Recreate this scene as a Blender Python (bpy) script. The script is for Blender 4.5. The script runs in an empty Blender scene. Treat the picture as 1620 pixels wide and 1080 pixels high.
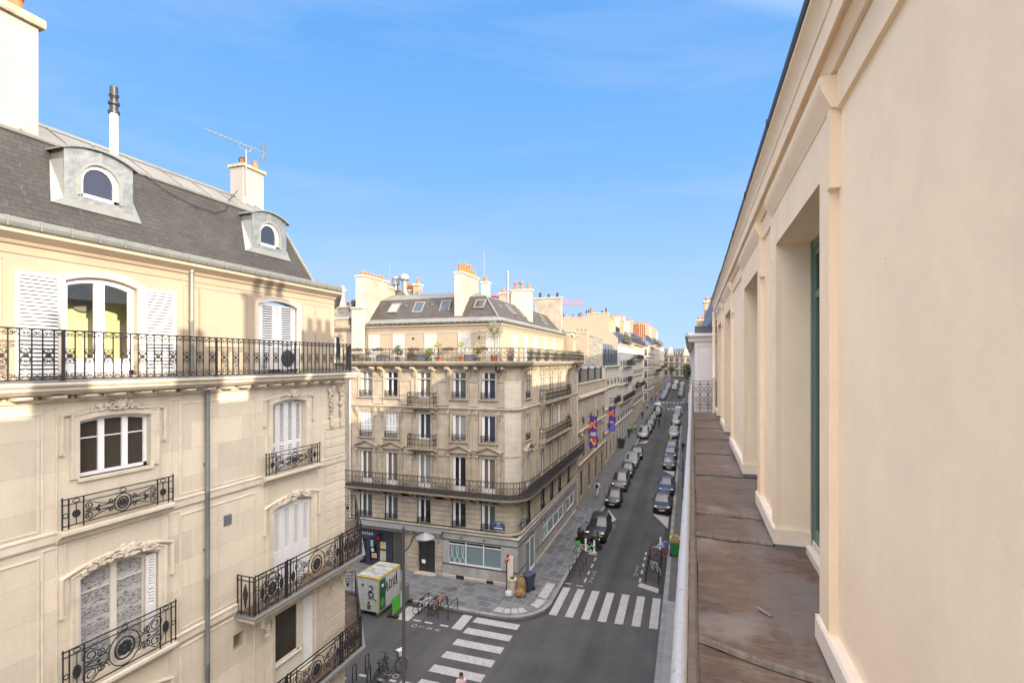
import bpy, bmesh, math, random
from mathutils import Matrix, Vector
R = math.radians
scene = bpy.context.scene
col = scene.collection
# ---------------------------------------------------------------- camera, sky, sun, exposure
cam_data = bpy.data.cameras.new("camera")
cam = bpy.data.objects.new("camera", cam_data); col.objects.link(cam)
cam.location = (0, 0, 15.0)
cam.rotation_euler = (R(90), 0, 0.334399)
cam_data.sensor_width = 36.0
cam_data.lens = 17.8445
cam_data.shift_y = 0.01944
cam_data.clip_start = 0.05
cam_data.clip_end = 2000
scene.camera = cam
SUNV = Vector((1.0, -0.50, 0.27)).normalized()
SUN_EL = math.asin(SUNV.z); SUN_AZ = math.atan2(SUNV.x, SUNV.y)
FILL_GLOW = 6.2
world = bpy.data.worlds.new("World"); scene.world = world; world.use_nodes = True
wt = world.node_tree; wt.nodes.clear()
def wn(t, **k):
    n = wt.nodes.new(t)
    for a, b in k.items(): setattr(n, a, b)
    return n
sky = wn('ShaderNodeTexSky', sky_type='NISHITA', sun_disc=False)
sky.sun_elevation = SUN_EL; sky.sun_rotation = SUN_AZ
sky.altitude = 50; sky.air_density = 1.0; sky.dust_density = 0.3; sky.ozone_density = 4.0
bg = wn('ShaderNodeBackground'); bg.inputs['Strength'].default_value = 0.15
wo = wn('ShaderNodeOutputWorld'); tc = wn('ShaderNodeTexCoord'); L = wt.links.new
def wmath(op, a, b=0., clamp=False):
    n = wn('ShaderNodeMath', operation=op, use_clamp=clamp)
    for i_, v in enumerate((a, b)):
        if hasattr(v, 'is_output'): L(v, n.inputs[i_])
        else: n.inputs[i_].default_value = v
    return n.outputs[0]
def wmix(f, a, b):
    n = wn('ShaderNodeMix', data_type='RGBA')
    for k_, v in (('Factor', f), ('A', a), ('B', b)):
        if hasattr(v, 'is_output'): L(v, n.inputs[k_])
        else: n.inputs[k_].default_value = v if k_ == 'Factor' else (*v, 1)
    return n.outputs['Result']
sep = wn('ShaderNodeSeparateXYZ'); L(tc.outputs['Generated'], sep.inputs[0])
# clear afternoon sky: pale at the horizon, blue overhead; an added warm glow high out of view fills the shade
K = 1.93
ramp = wn('ShaderNodeValToRGB'); L(wmath('MAXIMUM', sep.outputs[2], 0.), ramp.inputs[0]); el = ramp.color_ramp.elements
for p_, c_ in ((.0, (.54, .78, 1.05)), (.16, (.42, .68, 1.05)), (.34, (.245, .545, 1.0)), (.55, (.15, .44, .97)), (1., (.09, .30, .85))):
    e_ = el[0] if p_ == 0. else (el[-1] if p_ == 1. else el.new(p_)); e_.position = p_; e_.color = (*c_, 1)
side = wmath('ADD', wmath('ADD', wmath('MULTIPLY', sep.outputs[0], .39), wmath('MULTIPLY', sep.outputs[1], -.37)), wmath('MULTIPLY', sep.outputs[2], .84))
glow = wmath('MULTIPLY', wmath('POWER', wmath('MULTIPLY', wmath('ADD', side, -.165), 1.2, True), 1.0), FILL_GLOW)
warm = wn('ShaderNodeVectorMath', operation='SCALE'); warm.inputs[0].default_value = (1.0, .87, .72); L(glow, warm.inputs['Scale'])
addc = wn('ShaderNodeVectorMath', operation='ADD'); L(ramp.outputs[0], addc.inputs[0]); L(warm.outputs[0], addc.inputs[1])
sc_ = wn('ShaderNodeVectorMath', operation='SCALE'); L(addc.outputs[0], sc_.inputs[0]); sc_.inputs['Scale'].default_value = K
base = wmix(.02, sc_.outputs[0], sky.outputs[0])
# thin wisps of high cloud
mp = wn('ShaderNodeMapping'); mp.inputs['Rotation'].default_value = (R(12), R(-20), R(-35)); mp.inputs['Scale'].default_value = (.9, 1.5, 6.0)
nz = wn('ShaderNodeTexNoise'); nz.inputs['Scale'].default_value = 1.5; nz.inputs['Detail'].default_value = 7; nz.inputs['Roughness'].default_value = .6; nz.inputs['Distortion'].default_value = .4
rp = wn('ShaderNodeValToRGB'); rp.color_ramp.elements[0].position = .50; rp.color_ramp.elements[0].color = (0, 0, 0, 1); rp.color_ramp.elements[1].position = .85; rp.color_ramp.elements[1].color = (.33, .33, .33, 1)
L(tc.outputs['Generated'], mp.inputs['Vector']); L(mp.outputs[0], nz.inputs['Vector']); L(nz.outputs['Fac'], rp.inputs[0])
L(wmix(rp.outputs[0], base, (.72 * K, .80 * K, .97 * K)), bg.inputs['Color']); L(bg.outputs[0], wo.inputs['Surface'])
sun_data = bpy.data.lights.new("sun", 'SUN'); sun = bpy.data.objects.new("sun", sun_data); col.objects.link(sun)
sun_data.energy = 2.5; sun_data.angle = R(0.55); sun_data.color = (1.0, .84, .62)
sun.rotation_euler = (-SUNV).to_track_quat('-Z', 'Y').to_euler(); sun.location = (60, -30, 60)
scene.view_settings.view_transform = 'Standard'; scene.view_settings.look = 'None'
scene.view_settings.exposure = 1.78; scene.view_settings.gamma = 1
scene.cycles.max_bounces = 6; scene.cycles.diffuse_bounces = 4; scene.cycles.glossy_bounces = 2; scene.cycles.transparent_max_bounces = 8
scene.cycles.use_denoising = True

# ---------------------------------------------------------------- materials
MATS = {}
class NT:
    def __init__(s, name):
        s.m = bpy.data.materials.new(name); s.m.use_nodes = True; s.t = s.m.node_tree; s.t.nodes.clear()
        s.out = s.t.nodes.new('ShaderNodeOutputMaterial'); s.b = s.t.nodes.new('ShaderNodeBsdfPrincipled')
        s.l(s.b.outputs[0], s.out.inputs[0])
    def l(s, a, b): s.t.links.new(a, b)
    def n(s, typ, ins=None, **k):
        n = s.t.nodes.new('ShaderNode' + typ)
        for a, v in k.items(): setattr(n, a, v)
        for a, v in (ins or {}).items():
            if hasattr(v, 'is_output'): s.l(v, n.inputs[a])
            else: n.inputs[a].default_value = v
        return n
    def math(s, op, a, b=0.5, clamp=False):
        return s.n('Math', {0: a, 1: b}, operation=op, use_clamp=clamp).outputs[0]
    def obj(s): return s.n('TexCoord').outputs['Object']
    def noise(s, vec, scale, detail=4, rough=.55, sc=None):
        if sc: vec = s.n('Mapping', {'Vector': vec, 'Scale': sc}).outputs[0]
        return s.n('TexNoise', {'Vector': vec, 'Scale': scale, 'Detail': detail, 'Roughness': rough}).outputs['Fac']
    def ramp(s, fac, lo, hi, a=0., b=1.):
        return s.n('MapRange', {'Value': fac, 'From Min': lo, 'From Max': hi, 'To Min': a, 'To Max': b}).outputs[0]
    def mix(s, fac, a, b, mode='MIX'):
        n = s.n('Mix', {'Factor': fac}, data_type='RGBA', blend_type=mode)
        for k, v in (('A', a), ('B', b)):
            if hasattr(v, 'is_output'): s.l(v, n.inputs[k])
            else: n.inputs[k].default_value = tuple(v)[:3] + (1,)
        return n.outputs['Result']
    def mul(s, c, v):  # colour times a grey value
        return s.mix(1.0, c, s.n('CombineColor', {0: v, 1: v, 2: v}).outputs[0], 'MULTIPLY')
    def uv_wall(s, vec):
        x = s.n('SeparateXYZ', {0: vec})
        return s.n('CombineXYZ', {0: s.math('ADD', x.outputs[0], x.outputs[1]), 1: x.outputs[2], 2: 0.}).outputs[0]
    def bump(s, h, dist=.01, strength=.5):
        n = s.n('Bump', {'Height': h, 'Distance': dist, 'Strength': strength}); s.l(n.outputs[0], s.b.inputs['Normal'])
    def done(s, c=None, rough=.6, metal=0., spec=None, coat=None):
        if c is not None:
            if hasattr(c, 'is_output'): s.l(c, s.b.inputs['Base Color'])
            else: s.b.inputs['Base Color'].default_value = tuple(c)[:3] + (1,)
        if hasattr(rough, 'is_output'): s.l(rough, s.b.inputs['Roughness'])
        else: s.b.inputs['Roughness'].default_value = rough
        s.b.inputs['Metallic'].default_value = metal
        if spec is not None: s.b.inputs['Specular IOR Level'].default_value = spec
        if coat: s.b.inputs['Coat Weight'].default_value = coat; s.b.inputs['Coat Roughness'].default_value = .05
        MATS[s.m.name] = s.m
        return s.m
def C3(c): return (c, c, c) if isinstance(c, (int, float)) else c
def surf(name, c, rough=.6, var=.12, scale=6., bump=0., metal=0., sc=None, spec=None, coat=None, bscale=None):
    t = NT(name); v = t.obj()
    k = t.ramp(t.noise(v, scale, 5, .6, sc), .3, .7, 1 - var, 1 + var)
    if bump: t.bump(t.noise(v, bscale or scale * 6, 3), .01, bump)
    return t.done(t.mul(C3(c) , k) if var else C3(c), rough, metal, spec, coat)
def stone(name, c, bw, bh, var=.08, dirt=.25, joint=.78, mortar=.012, bump=.25, streak=1.0, dirtcol=(.10, .085, .065), offset=.5, squash=1.0):
    t = NT(name); v = t.obj(); uv = t.uv_wall(v)
    br = t.n('TexBrick', {'Vector': uv, 'Color1': (1 - var, 1 - var, 1 - var, 1), 'Color2': (1 + var * .6, 1 + var * .6, 1 + var * .6, 1), 'Mortar': (joint, joint, joint, 1), 'Scale': 1.0,
        'Mortar Size': mortar, 'Mortar Smooth': .3, 'Bias': 0., 'Brick Width': bw, 'Row Height': bh}, offset=offset, squash=squash)
    n1 = t.ramp(t.noise(v, 1.3, 6, .62), .3, .72, 1 - dirt * .45, 1 + dirt * .12)
    n2 = t.ramp(t.noise(v, 14., 4, .6), .3, .7, .965, 1.035)
    n3 = t.ramp(t.noise(v, 2.2, 5, .65, (1.6, 1.6, .16)), .52, .80, 0., dirt * streak, )
    c1 = t.mix(1.0, C3(c), br.outputs['Color'], 'MULTIPLY')
    c1 = t.mul(t.mul(c1, n1), n2)
    c1 = t.mix(n3, c1, dirtcol)
    hgt = t.math('SUBTRACT', t.noise(v, 40., 3), t.math('MULTIPLY', br.outputs['Fac'], 1.2))
    t.bump(hgt, .012, bump)
    return t.done(c1, .82, spec=.25)
# stones and renders
stone('cut_limestone', (.61, .54, .435), 1.42, .62, .12, .22, .80, .007, .12, 1.0)
stone('cut_limestone_lower', (.57, .495, .395), 1.32, .56, .10, .18, .80, .008, .12, .6)
stone('weathered_limestone', (.425, .365, .285), .9, .38, .08, .62, .80, .010, .25, .9)
stone('weathered_limestone_dark', (.39, .315, .225), 1.1, .40, .06, .55, .66, .014, .3, 1.0)
stone('pale_limestone', (.50, .455, .385), .9, .4, .05, .35, .82, .010, .2, .8)
stone('grey_limestone', (.46, .42, .35), .9, .4, .06, .4, .8, .012, .2, .9)
stone('cool_limestone', (.47, .46, .43), .9, .4, .06, .35, .8, .012, .2, .8)
stone('rubble_stone', (.40, .37, .32), .42, .22, .22, .5, .6, .03, .6, .6)
stone('red_brick', (.25, .105, .06), .24, .07, .2, .35, 1.2, .012, .3, .4)
surf('white_moulding', (.565, .50, .41), .8, .14, 3, .15)
surf('bright_render', (.32, .262, .196), .85, .07, 1.2, .12)
surf('white_render', (.30, .285, .27), .85, .12, 1.0, .12)
surf('pale_wall_paint', (.62, .60, .60), .7, .04, 2.)
surf('aged_render', (.30, .265, .21), .9, .25, 1.4, .25)
surf('shop_render', (.30, .295, .285), .85, .22, 1.2, .2, sc=(1, 1, .6))
surf('dark_frieze', (.055, .05, .05), .6, .2, 6)
surf('granite_base', (.40, .34, .29), .8, .15, 8, .1)
def plaster():
    t = NT('beige_plaster'); v = t.obj()
    k = t.ramp(t.noise(v, 1.1, 7, .64), .3, .7, .93, 1.035)
    k = t.math('MULTIPLY', k, t.ramp(t.noise(v, 9., 5, .65), .3, .7, .975, 1.02))
    st = t.ramp(t.noise(v, 1.0, 5, .6, (2.5, 2.5, .35)), .52, .80, 0., .17)
    c = t.mul((.86, .71, .535), k)
    c = t.mix(t.ramp(t.noise(v, 1.9, 3, .5), .58, .75, 0, .14), c, (.68, .46, .40))
    c = t.mix(st, c, (.50, .42, .32))
    sp = t.n('TexVoronoi', {'Vector': v, 'Scale': 3.1}).outputs['Distance']
    c = t.mix(t.ramp(sp, .012, .02, .75, 0.), c, (.22, .17, .12))
    cr = t.noise(v, 1.4, 8, .7)
    t.bump(t.math('ADD', t.noise(v, 160., 2), t.math('MULTIPLY', cr, 4.)), .004, .28)
    t.done(c, .85, spec=.25)
plaster()
surf('painted_trim', (.80, .65, .475), .75, .05, 3., .1)
surf('white_plinth', (.74, .645, .54), .6, .08, 5., .1)
def lead():
    t = NT('aged_lead_sheet'); v = t.obj()
    n1 = t.noise(v, 2.6, 8, .68, (1, .7, 1)); n2 = t.noise(v, 9., 6, .7, (.5, 3.2, 1)); n3 = t.noise(v, 1.1, 4, .6)
    c = t.mix(t.ramp(n1, .3, .7), (.075, .045, .030), (.185, .122, .085))
    c = t.mix(t.ramp(n2, .48, .70, 0, .75), c, (.24, .18, .145))
    x = t.n('SeparateXYZ', {0: v}).outputs[0]
    c = t.mix(t.math('MULTIPLY', t.ramp(x, .38, .62, 0, .75), t.ramp(n1, .42, .6)), c, (.16, .145, .135))
    c = t.mix(t.ramp(n3, .58, .68, 0, .6), c, (.27, .235, .21))
    c = t.mix(t.ramp(t.noise(v, 3.3, 6, .7, (1, .35, 1)), .60, .70, 0, .6), c, (.12, .055, .03))
    c = t.mix(t.ramp(t.noise(v, 30., 4, .7), .66, .74, 0, .5), c, (.03, .022, .018))
    t.bump(t.noise(v, 22., 5, .6), .006, .5)
    t.done(c, t.ramp(n1, .3, .7, .5, .75), 0.0, .4)
lead()
surf('lap_edge', (.17, .135, .108), .7, .4, 9., .3, sc=(3, 1, 1))
def slate(name, c, bw, bh):
    t = NT(name); v = t.obj(); x = t.n('SeparateXYZ', {0: v})
    uv = t.n('CombineXYZ', {0: x.outputs[0], 1: t.math('MULTIPLY', x.outputs[2], 1.1), 2: 0.}).outputs[0]
    br = t.n('TexBrick', {'Vector': uv, 'Color1': (.84, .84, .85, 1), 'Color2': (1.12, 1.10, 1.05, 1), 'Mortar': (.60, .60, .60, 1), 'Scale': 1., 'Mortar Size': .006, 'Mortar Smooth': .4, 'Bias': 0., 'Brick Width': bw, 'Row Height': bh}, offset=.5)
    c1 = t.mix(1., c, br.outputs['Color'], 'MULTIPLY')
    c1 = t.mul(c1, t.ramp(t.noise(v, 1.2, 6, .65), .3, .7, .72, 1.25))
    c1 = t.mix(t.ramp(t.noise(v, 7., 5, .7), .60, .78, 0, .4), c1, (.16, .15, .13))
    t.bump(t.math('SUBTRACT', t.noise(v, 12., 3), br.outputs['Fac']), .012, .6)
    t.done(c1, .6, spec=.4)
slate('roof_slate', (.036, .034, .034), .22, .105)
slate('roof_slate_small', (.050, .045, .044), .3, .16)
slate('blue_slate', (.075, .095, .135), .3, .16)
surf('zinc_sheet', (.24, .25, .25), .5, .14, 1.6, .12, .35)
surf('weathered_zinc', (.165, .165, .155), .6, .2, 1.2, .15, .15)
def zsheet():
    t = NT('crumpled_zinc'); v = t.obj()
    n = t.noise(v, 2.2, 3, .5)
    t.bump(n, .05, .8)
    t.done(t.mix(t.ramp(t.noise(v, 5., 5, .6), .35, .65), (.27, .275, .26), (.34, .345, .33)), .36, .75)
zsheet()
surf('zinc_gutter', (.185, .195, .19), .5, .12, 4., .05, .3)
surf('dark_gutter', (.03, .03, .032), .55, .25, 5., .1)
surf('wrought_iron', (.018, .018, .021), .55, .2, 20.)
surf('weathered_iron', (.020, .019, .018), .7, .3, 20.)
surf('grey_iron', (.07, .072, .07), .6, .2, 12.)
def railpaint():
    t = NT('silver_rail_paint'); v = t.obj()
    t.bump(t.noise(v, 46., 4, .6), .006, .8)
    c = t.mix(t.ramp(t.noise(v, 30., 4, .6), .60, .72, 0, .6), (.42, .42, .43), (.13, .10, .08))
    t.done(c, .42, .35)
railpaint()
surf('attic_shutter', (.44, .43, .41), .55, .05, 5.); surf('dark_pane', (.016, .017, .02), .35, .3, 2., spec=.3); surf('white_paint', (.64, .64, .64), .55, .05, 5.)
surf('cream_paint', (.62, .58, .50), .6, .06, 5.)
surf('pvc_white', (.78, .79, .80), .35, .02, 5.)
surf('green_grey_paint', (.11, .17, .15), .45, .08, 8.)
surf('dark_paint', (.02, .02, .024), .4, .1, 6., coat=.3)
surf('navy_paint', (.022, .026, .045), .45, .1, 6.)
surf('terracotta', (.46, .15, .055), .8, .3, 9., .1)
surf('sooty_terracotta', (.16, .07, .045), .8, .5, 9., .1)
surf('old_cap_stone', (.36, .30, .21), .9, .35, 7., .5)
surf('pot_stone', (.45, .40, .33), .9, .2, 7.)
surf('drain_grey', (.17, .18, .19), .5, .1, 6., metal=.2)
def glassy(name, c, rough=.04, spec=.6):
    t = NT(name); v = t.obj()
    t.bump(t.noise(v, 1.1, 2), .02, .10)
    t.done(C3(c), rough, 0, spec)
glassy('dark_glass', (.013, .014, .016)); glassy('blue_glass', (.03, .045, .07)); glassy('teal_glass', (.15, .205, .22), .12)
glassy('car_glass', (.02, .024, .03), .03, .8); glassy('porthole_glass', (.025, .03, .055), .05)
glassy('brown_glass', (.048, .040, .032), .08, .35)
def curtain(name, a, b, lace=False):
    t = NT(name); v = t.obj(); x = t.n('SeparateXYZ', {0: v})
    u = t.math('ADD', x.outputs[0], x.outputs[1])
    w = t.math('SINE', t.math('ADD', t.math('MULTIPLY', u, 70.), t.math('MULTIPLY', t.noise(v, 3.), 6.)))
    f = t.ramp(w, -1, 1)
    if lace:
        uv = t.n('CombineXYZ', {0: t.math('MULTIPLY', u, 1.0), 1: t.math('MULTIPLY', x.outputs[2], 2.4), 2: 0.}).outputs[0]
        blot = t.noise(uv, 6.5, 6, .72)
        row = t.ramp(t.math('SINE', t.math('MULTIPLY', x.outputs[2], 19.)), -.2, .8)
        f = t.math('MULTIPLY', t.ramp(blot, .50, .60, 1., .12), 1.)
        f = t.math('ADD', t.math('MULTIPLY', f, row), t.math('MULTIPLY', t.ramp(t.noise(uv, 16., 3, .7), .35, .6), t.math('SUBTRACT', 1., row)), clamp=True)
    t.done(t.mix(f, a, b), .25 if not lace else .6, 0, .5)
curtain('warm_curtain_glass', (.05, .04, .03), (.24, .20, .15)); curtain('curtained_glass', (.10, .10, .10), (.36, .36, .345)); curtain('grey_curtain_glass', (.03, .036, .04), (.12, .14, .15)); curtain('lace_curtain', (.055, .055, .055), (.42, .42, .42), True)
surf('white_door_glass', (.30, .31, .30), .1, .1, 1., spec=.6)
def asphalt():
    t = NT('asphalt'); v = t.obj(); x = t.n('SeparateXYZ', {0: v})
    n1 = t.noise(v, .35, 6, .6); n2 = t.noise(v, 90., 3, .7); n3 = t.noise(v, .5, 4, .6, (3., .22, 1))
    c = t.mix(t.ramp(n1, .3, .7), (.046, .0465, .051), (.067, .067, .070))
    c = t.mul(c, t.ramp(n2, .25, .75, .82, 1.18)); c = t.mul(c, t.ramp(n3, .3, .7, .84, 1.14))
    lane = t.math('ABSOLUTE', t.math('ADD', x.outputs[0], 4.75))
    c = t.mul(c, t.ramp(lane, .25, .7, .80, 1.0))
    br = t.n('TexBrick', {'Vector': v, 'Color1': (.86, .86, .87, 1), 'Color2': (1.1, 1.1, 1.09, 1), 'Mortar': (.6, .6, .6, 1), 'Scale': 1., 'Mortar Size': .012, 'Mortar Smooth': .3, 'Bias': .0, 'Brick Width': 7.3, 'Row Height': 5.1}, offset=.37).outputs['Color']
    c = t.mix(1., c, br, 'MULTIPLY')
    sp = t.n('TexVoronoi', {'Vector': v, 'Scale': 1.1}).outputs['Distance']
    c = t.mix(t.ramp(sp, .03, .045, .5, 0.), c, (.19, .18, .17)); c = t.mix(t.ramp(t.noise(v, 1.7, 5, .7), .62, .74, 0, .45), c, (.035, .034, .036))
    t.bump(n2, .004, .4)
    t.done(c, .85, spec=.3)
asphalt()
def paving(name, c, bw, bh, rot, var=.25, joint=(.23, .22, .205), ms=.018):
    t = NT(name); v = t.n('Mapping', {'Vector': t.obj(), 'Rotation': (0, 0, rot)}).outputs[0]
    br = t.n('TexBrick', {'Vector': v, 'Color1': tuple(a * (1 - var) for a in c) + (1,), 'Color2': tuple(a * (1 + var) for a in c) + (1,), 'Mortar': joint + (1,), 'Scale': 1., 'Mortar Size': ms, 'Mortar Smooth': .2, 'Bias': 0., 'Brick Width': bw, 'Row Height': bh}, offset=.5)
    c1 = t.mul(br.outputs['Color'], t.ramp(t.noise(v, 1.3, 6, .65), .3, .7, .8, 1.18))
    t.bump(t.math('SUBTRACT', t.noise(v, 30., 3), br.outputs['Fac']), .006, .4)
    t.done(c1, .75, spec=.35)
paving('pavement_slabs', (.105, .112, .127), .95, .62, R(90)); paving('pavement_slabs_front', (.110, .117, .130), .9, .62, R(8))
paving('kerb_granite', (.20, .205, .22), 1.1, .9, R(90), .12, (.09, .09, .09), .012)
surf('mastic_pavement', (.085, .087, .093), .85, .15, .8, .2)
surf('pale_paving', (.20, .205, .215), .8, .12, 2., .1)
def roadpaint(name, c):
    t = NT(name); v = t.obj()
    w = t.ramp(t.noise(v, 7., 7, .78), .42, .64, 0., .5)
    t.done(t.mix(w, t.mul(c, t.ramp(t.noise(v, 2.), .3, .7, .85, 1.05)), (.10, .10, .105)), .7)
surf('brown_rail', (.11, .085, .065), .7, .3, 20., .2); roadpaint('white_road_paint', (.36, .36, .365)); roadpaint('yellow_road_paint', (.55, .38, .06))
surf('gutter_dirt', (.028, .026, .026), .9, .4, 5.)

# ---------------------------------------------------------------- mesh builder
class MB:
    def __init__(s): s.v = []; s.f = []; s.mi = []; s.M = None; s.cur = 0
    def av(s, p):
        s.v.append(tuple(s.M @ Vector(p)) if s.M is not None else tuple(p)); return len(s.v) - 1
    def face(s, idx): s.f.append(tuple(idx)); s.mi.append(s.cur)
    def poly(s, pts): s.face([s.av(p) for p in pts])
    def box(s, x0, x1, y0, y1, z0, z1):
        i = [s.av(p) for p in ((x0, y0, z0), (x1, y0, z0), (x1, y1, z0), (x0, y1, z0), (x0, y0, z1), (x1, y0, z1), (x1, y1, z1), (x0, y1, z1))]
        for q in ((0, 3, 2, 1), (4, 5, 6, 7), (0, 1, 5, 4), (1, 2, 6, 5), (2, 3, 7, 6), (3, 0, 4, 7)): s.face([i[k] for k in q])
    def cbox(s, c, d): s.box(c[0] - d[0] / 2, c[0] + d[0] / 2, c[1] - d[1] / 2, c[1] + d[1] / 2, c[2] - d[2] / 2, c[2] + d[2] / 2)
    def loft(s, rings, close=True, caps=True):
        ii = [[s.av(p) for p in r] for r in rings]; n = len(ii[0])
        for a, b in zip(ii, ii[1:]):
            for k in range(n if close else n - 1):
                s.face((a[k], a[(k + 1) % n], b[(k + 1) % n], b[k]))
        if caps: s.face(ii[0][::-1]); s.face(ii[-1])
    def extr(s, prof, x0, x1, m0=0., m1=0., caps=True):  # profile (y, z) run along x; m shifts the ends with y (mitres)
        s.loft([[(x0 + m0 * y, y, z) for y, z in prof], [(x1 + m1 * y, y, z) for y, z in prof]], True, caps)
    def prism(s, pts, z0, z1): s.loft([[(x, y, z0) for x, y in pts], [(x, y, z1) for x, y in pts]])
    def plate(s, pts, y0, y1): s.loft([[(x, y0, z) for x, z in pts], [(x, y1, z) for x, z in pts]])  # outline in x, z with thickness in y
    def sweep(s, path, prof, closed=False):  # path in x, z; profile (offset to the left of travel, depth outward)
        n = len(path); rings = []
        for i, p in enumerate(path):
            a = path[i - 1] if (i > 0 or closed) else None; b = path[(i + 1) % n] if (i < n - 1 or closed) else None
            d = []
            for q, w in ((a, 1), (b, -1)):
                if q is not None:
                    dx, dz = (p[0] - q[0]) * w, (p[1] - q[1]) * w; l = math.hypot(dx, dz) or 1; d.append((dx / l, dz / l))
            if len(d) == 1: nx, nz, k = -d[0][1], d[0][0], 1
            else:
                nx, nz = -(d[0][1] + d[1][1]), d[0][0] + d[1][0]; l = math.hypot(nx, nz) or 1; nx /= l; nz /= l
                k = 1 / max(.4, nx * -d[0][1] + nz * d[0][0])
            rings.append([(p[0] + nx * o * k, -h, p[1] + nz * o * k) for o, h in prof])
        if closed: rings.append(rings[0])
        s.loft(rings, True, not closed)
    def tube(s, pts, r, n=5, closed=False, caps=True):
        P = [Vector(p) for p in pts]; m = len(P); rings = []; up = None
        for i in range(m):
            t = (P[(i + 1) % m] - P[i - 1]) if closed else (P[min(i + 1, m - 1)] - P[max(i - 1, 0)])
            if t.length < 1e-9: t = Vector((0, 0, 1))
            t.normalize()
            if up is None: up = t.orthogonal().normalized()
            else:
                up = up - t * up.dot(t)
                up = up.normalized() if up.length > 1e-6 else t.orthogonal().normalized()
            w = t.cross(up); rr = r[i] if isinstance(r, (list, tuple)) else r
            rings.append([tuple(P[i] + (up * math.cos(2 * math.pi * k / n) + w * math.sin(2 * math.pi * k / n)) * rr) for k in range(n)])
        if closed: rings.append(rings[0])
        s.loft(rings, True, caps and not closed)
    def lathe(s, prof, c=(0, 0, 0), n=12, axis='z'):
        def P(r, h, a):
            x, y = r * math.cos(a), r * math.sin(a)
            return {'z': (c[0] + x, c[1] + y, c[2] + h), 'y': (c[0] + x, c[1] + h, c[2] + y), 'x': (c[0] + h, c[1] + x, c[2] + y)}[axis]
        s.loft([[P(max(r, 1e-4), h, 2 * math.pi * k / n) for k in range(n)] for r, h in prof])
    def ball(s, c, r, nu=8, nv=6):
        rx, ry, rz = r if isinstance(r, tuple) else (r, r, r)
        s.loft([[(c[0] + rx * math.sin(math.pi * j / nv) * math.cos(2 * math.pi * k / nu), c[1] + ry * math.sin(math.pi * j / nv) * math.sin(2 * math.pi * k / nu), c[2] - rz * math.cos(math.pi * j / nv)) for k in range(nu)] for j in range(1, nv)])
    def parts(s, name, mat, parent=None, smooth=None, loc=None):  # one object for each connected piece
        par = list(range(len(s.v)))
        def root(a):
            while par[a] != a: par[a] = par[par[a]]; a = par[a]
            return a
        for f in s.f:
            for a in f[1:]: par[root(a)] = root(f[0])
        key = {}
        for f in s.f: key.setdefault(root(f[0]), []).append(f)
        out = []
        for fs in key.values():
            ids = sorted({i for f in fs for i in f}); mp_ = {a: b for b, a in enumerate(ids)}
            m_ = MB(); m_.v = [s.v[i] for i in ids]; m_.f = [tuple(mp_[i] for i in f) for f in fs]; m_.mi = [0] * len(fs)
            out.append(m_.build(name, mat, parent, smooth, loc))
        return out
    def build(s, name, mats, parent=None, smooth=None, loc=None, rot=None):
        me = bpy.data.meshes.new(name); me.from_pydata(s.v, [], s.f)
        mats = mats if isinstance(mats, (list, tuple)) else [mats]
        for m in mats: me.materials.append(MATS[m])
        if len(mats) > 1: me.polygons.foreach_set('material_index', s.mi)
        bm = bmesh.new(); bm.from_mesh(me); bmesh.ops.recalc_face_normals(bm, faces=bm.faces); bm.to_mesh(me); bm.free()
        if smooth:
            me.polygons.foreach_set('use_smooth', [True] * len(me.polygons)); me.set_sharp_from_angle(angle=R(smooth))
        return link(name, me, parent, loc, rot)
def link(name, me, parent=None, loc=None, rot=None):
    o = bpy.data.objects.new(name, me); col.objects.link(o)
    if parent: o.parent = parent
    if loc is not None: o.location = loc
    if rot is not None: o.rotation_euler = rot
    return o
def thing(name, label, cat, loc=(0, 0, 0), rz=0., group=None):
    o = link(name, None, None, loc, (0, 0, rz)); o['label'] = label; o['category'] = cat
    if group: o['group'] = group
    return o
def tag(o, label, cat, group=None):
    o['label'] = label; o['category'] = cat
    if group: o['group'] = group
    return o
def structure(o): o['kind'] = 'structure'; return o
def clone(o, loc=None, rz=None, label=None, parent=None):
    c = o.copy(); col.objects.link(c); c.parent = parent
    for ch in o.children: clone(ch, parent=c)
    if loc is not None: c.location = loc
    if rz is not None: c.rotation_euler = (0, 0, rz)
    if label: c['label'] = label
    return c
def rotm(deg, loc=(0, 0, 0)): return Matrix.Translation(loc) @ Matrix.Rotation(R(deg), 4, 'Z')
def arc(x0, x1, z, rise, n=8):  # shallow arch from (x0, z) over (mid, z + rise) to (x1, z)
    return [(x0 + (x1 - x0) * k / n, z + rise * (1 - (2 * k / n - 1) ** 2)) for k in range(n + 1)]
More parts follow.
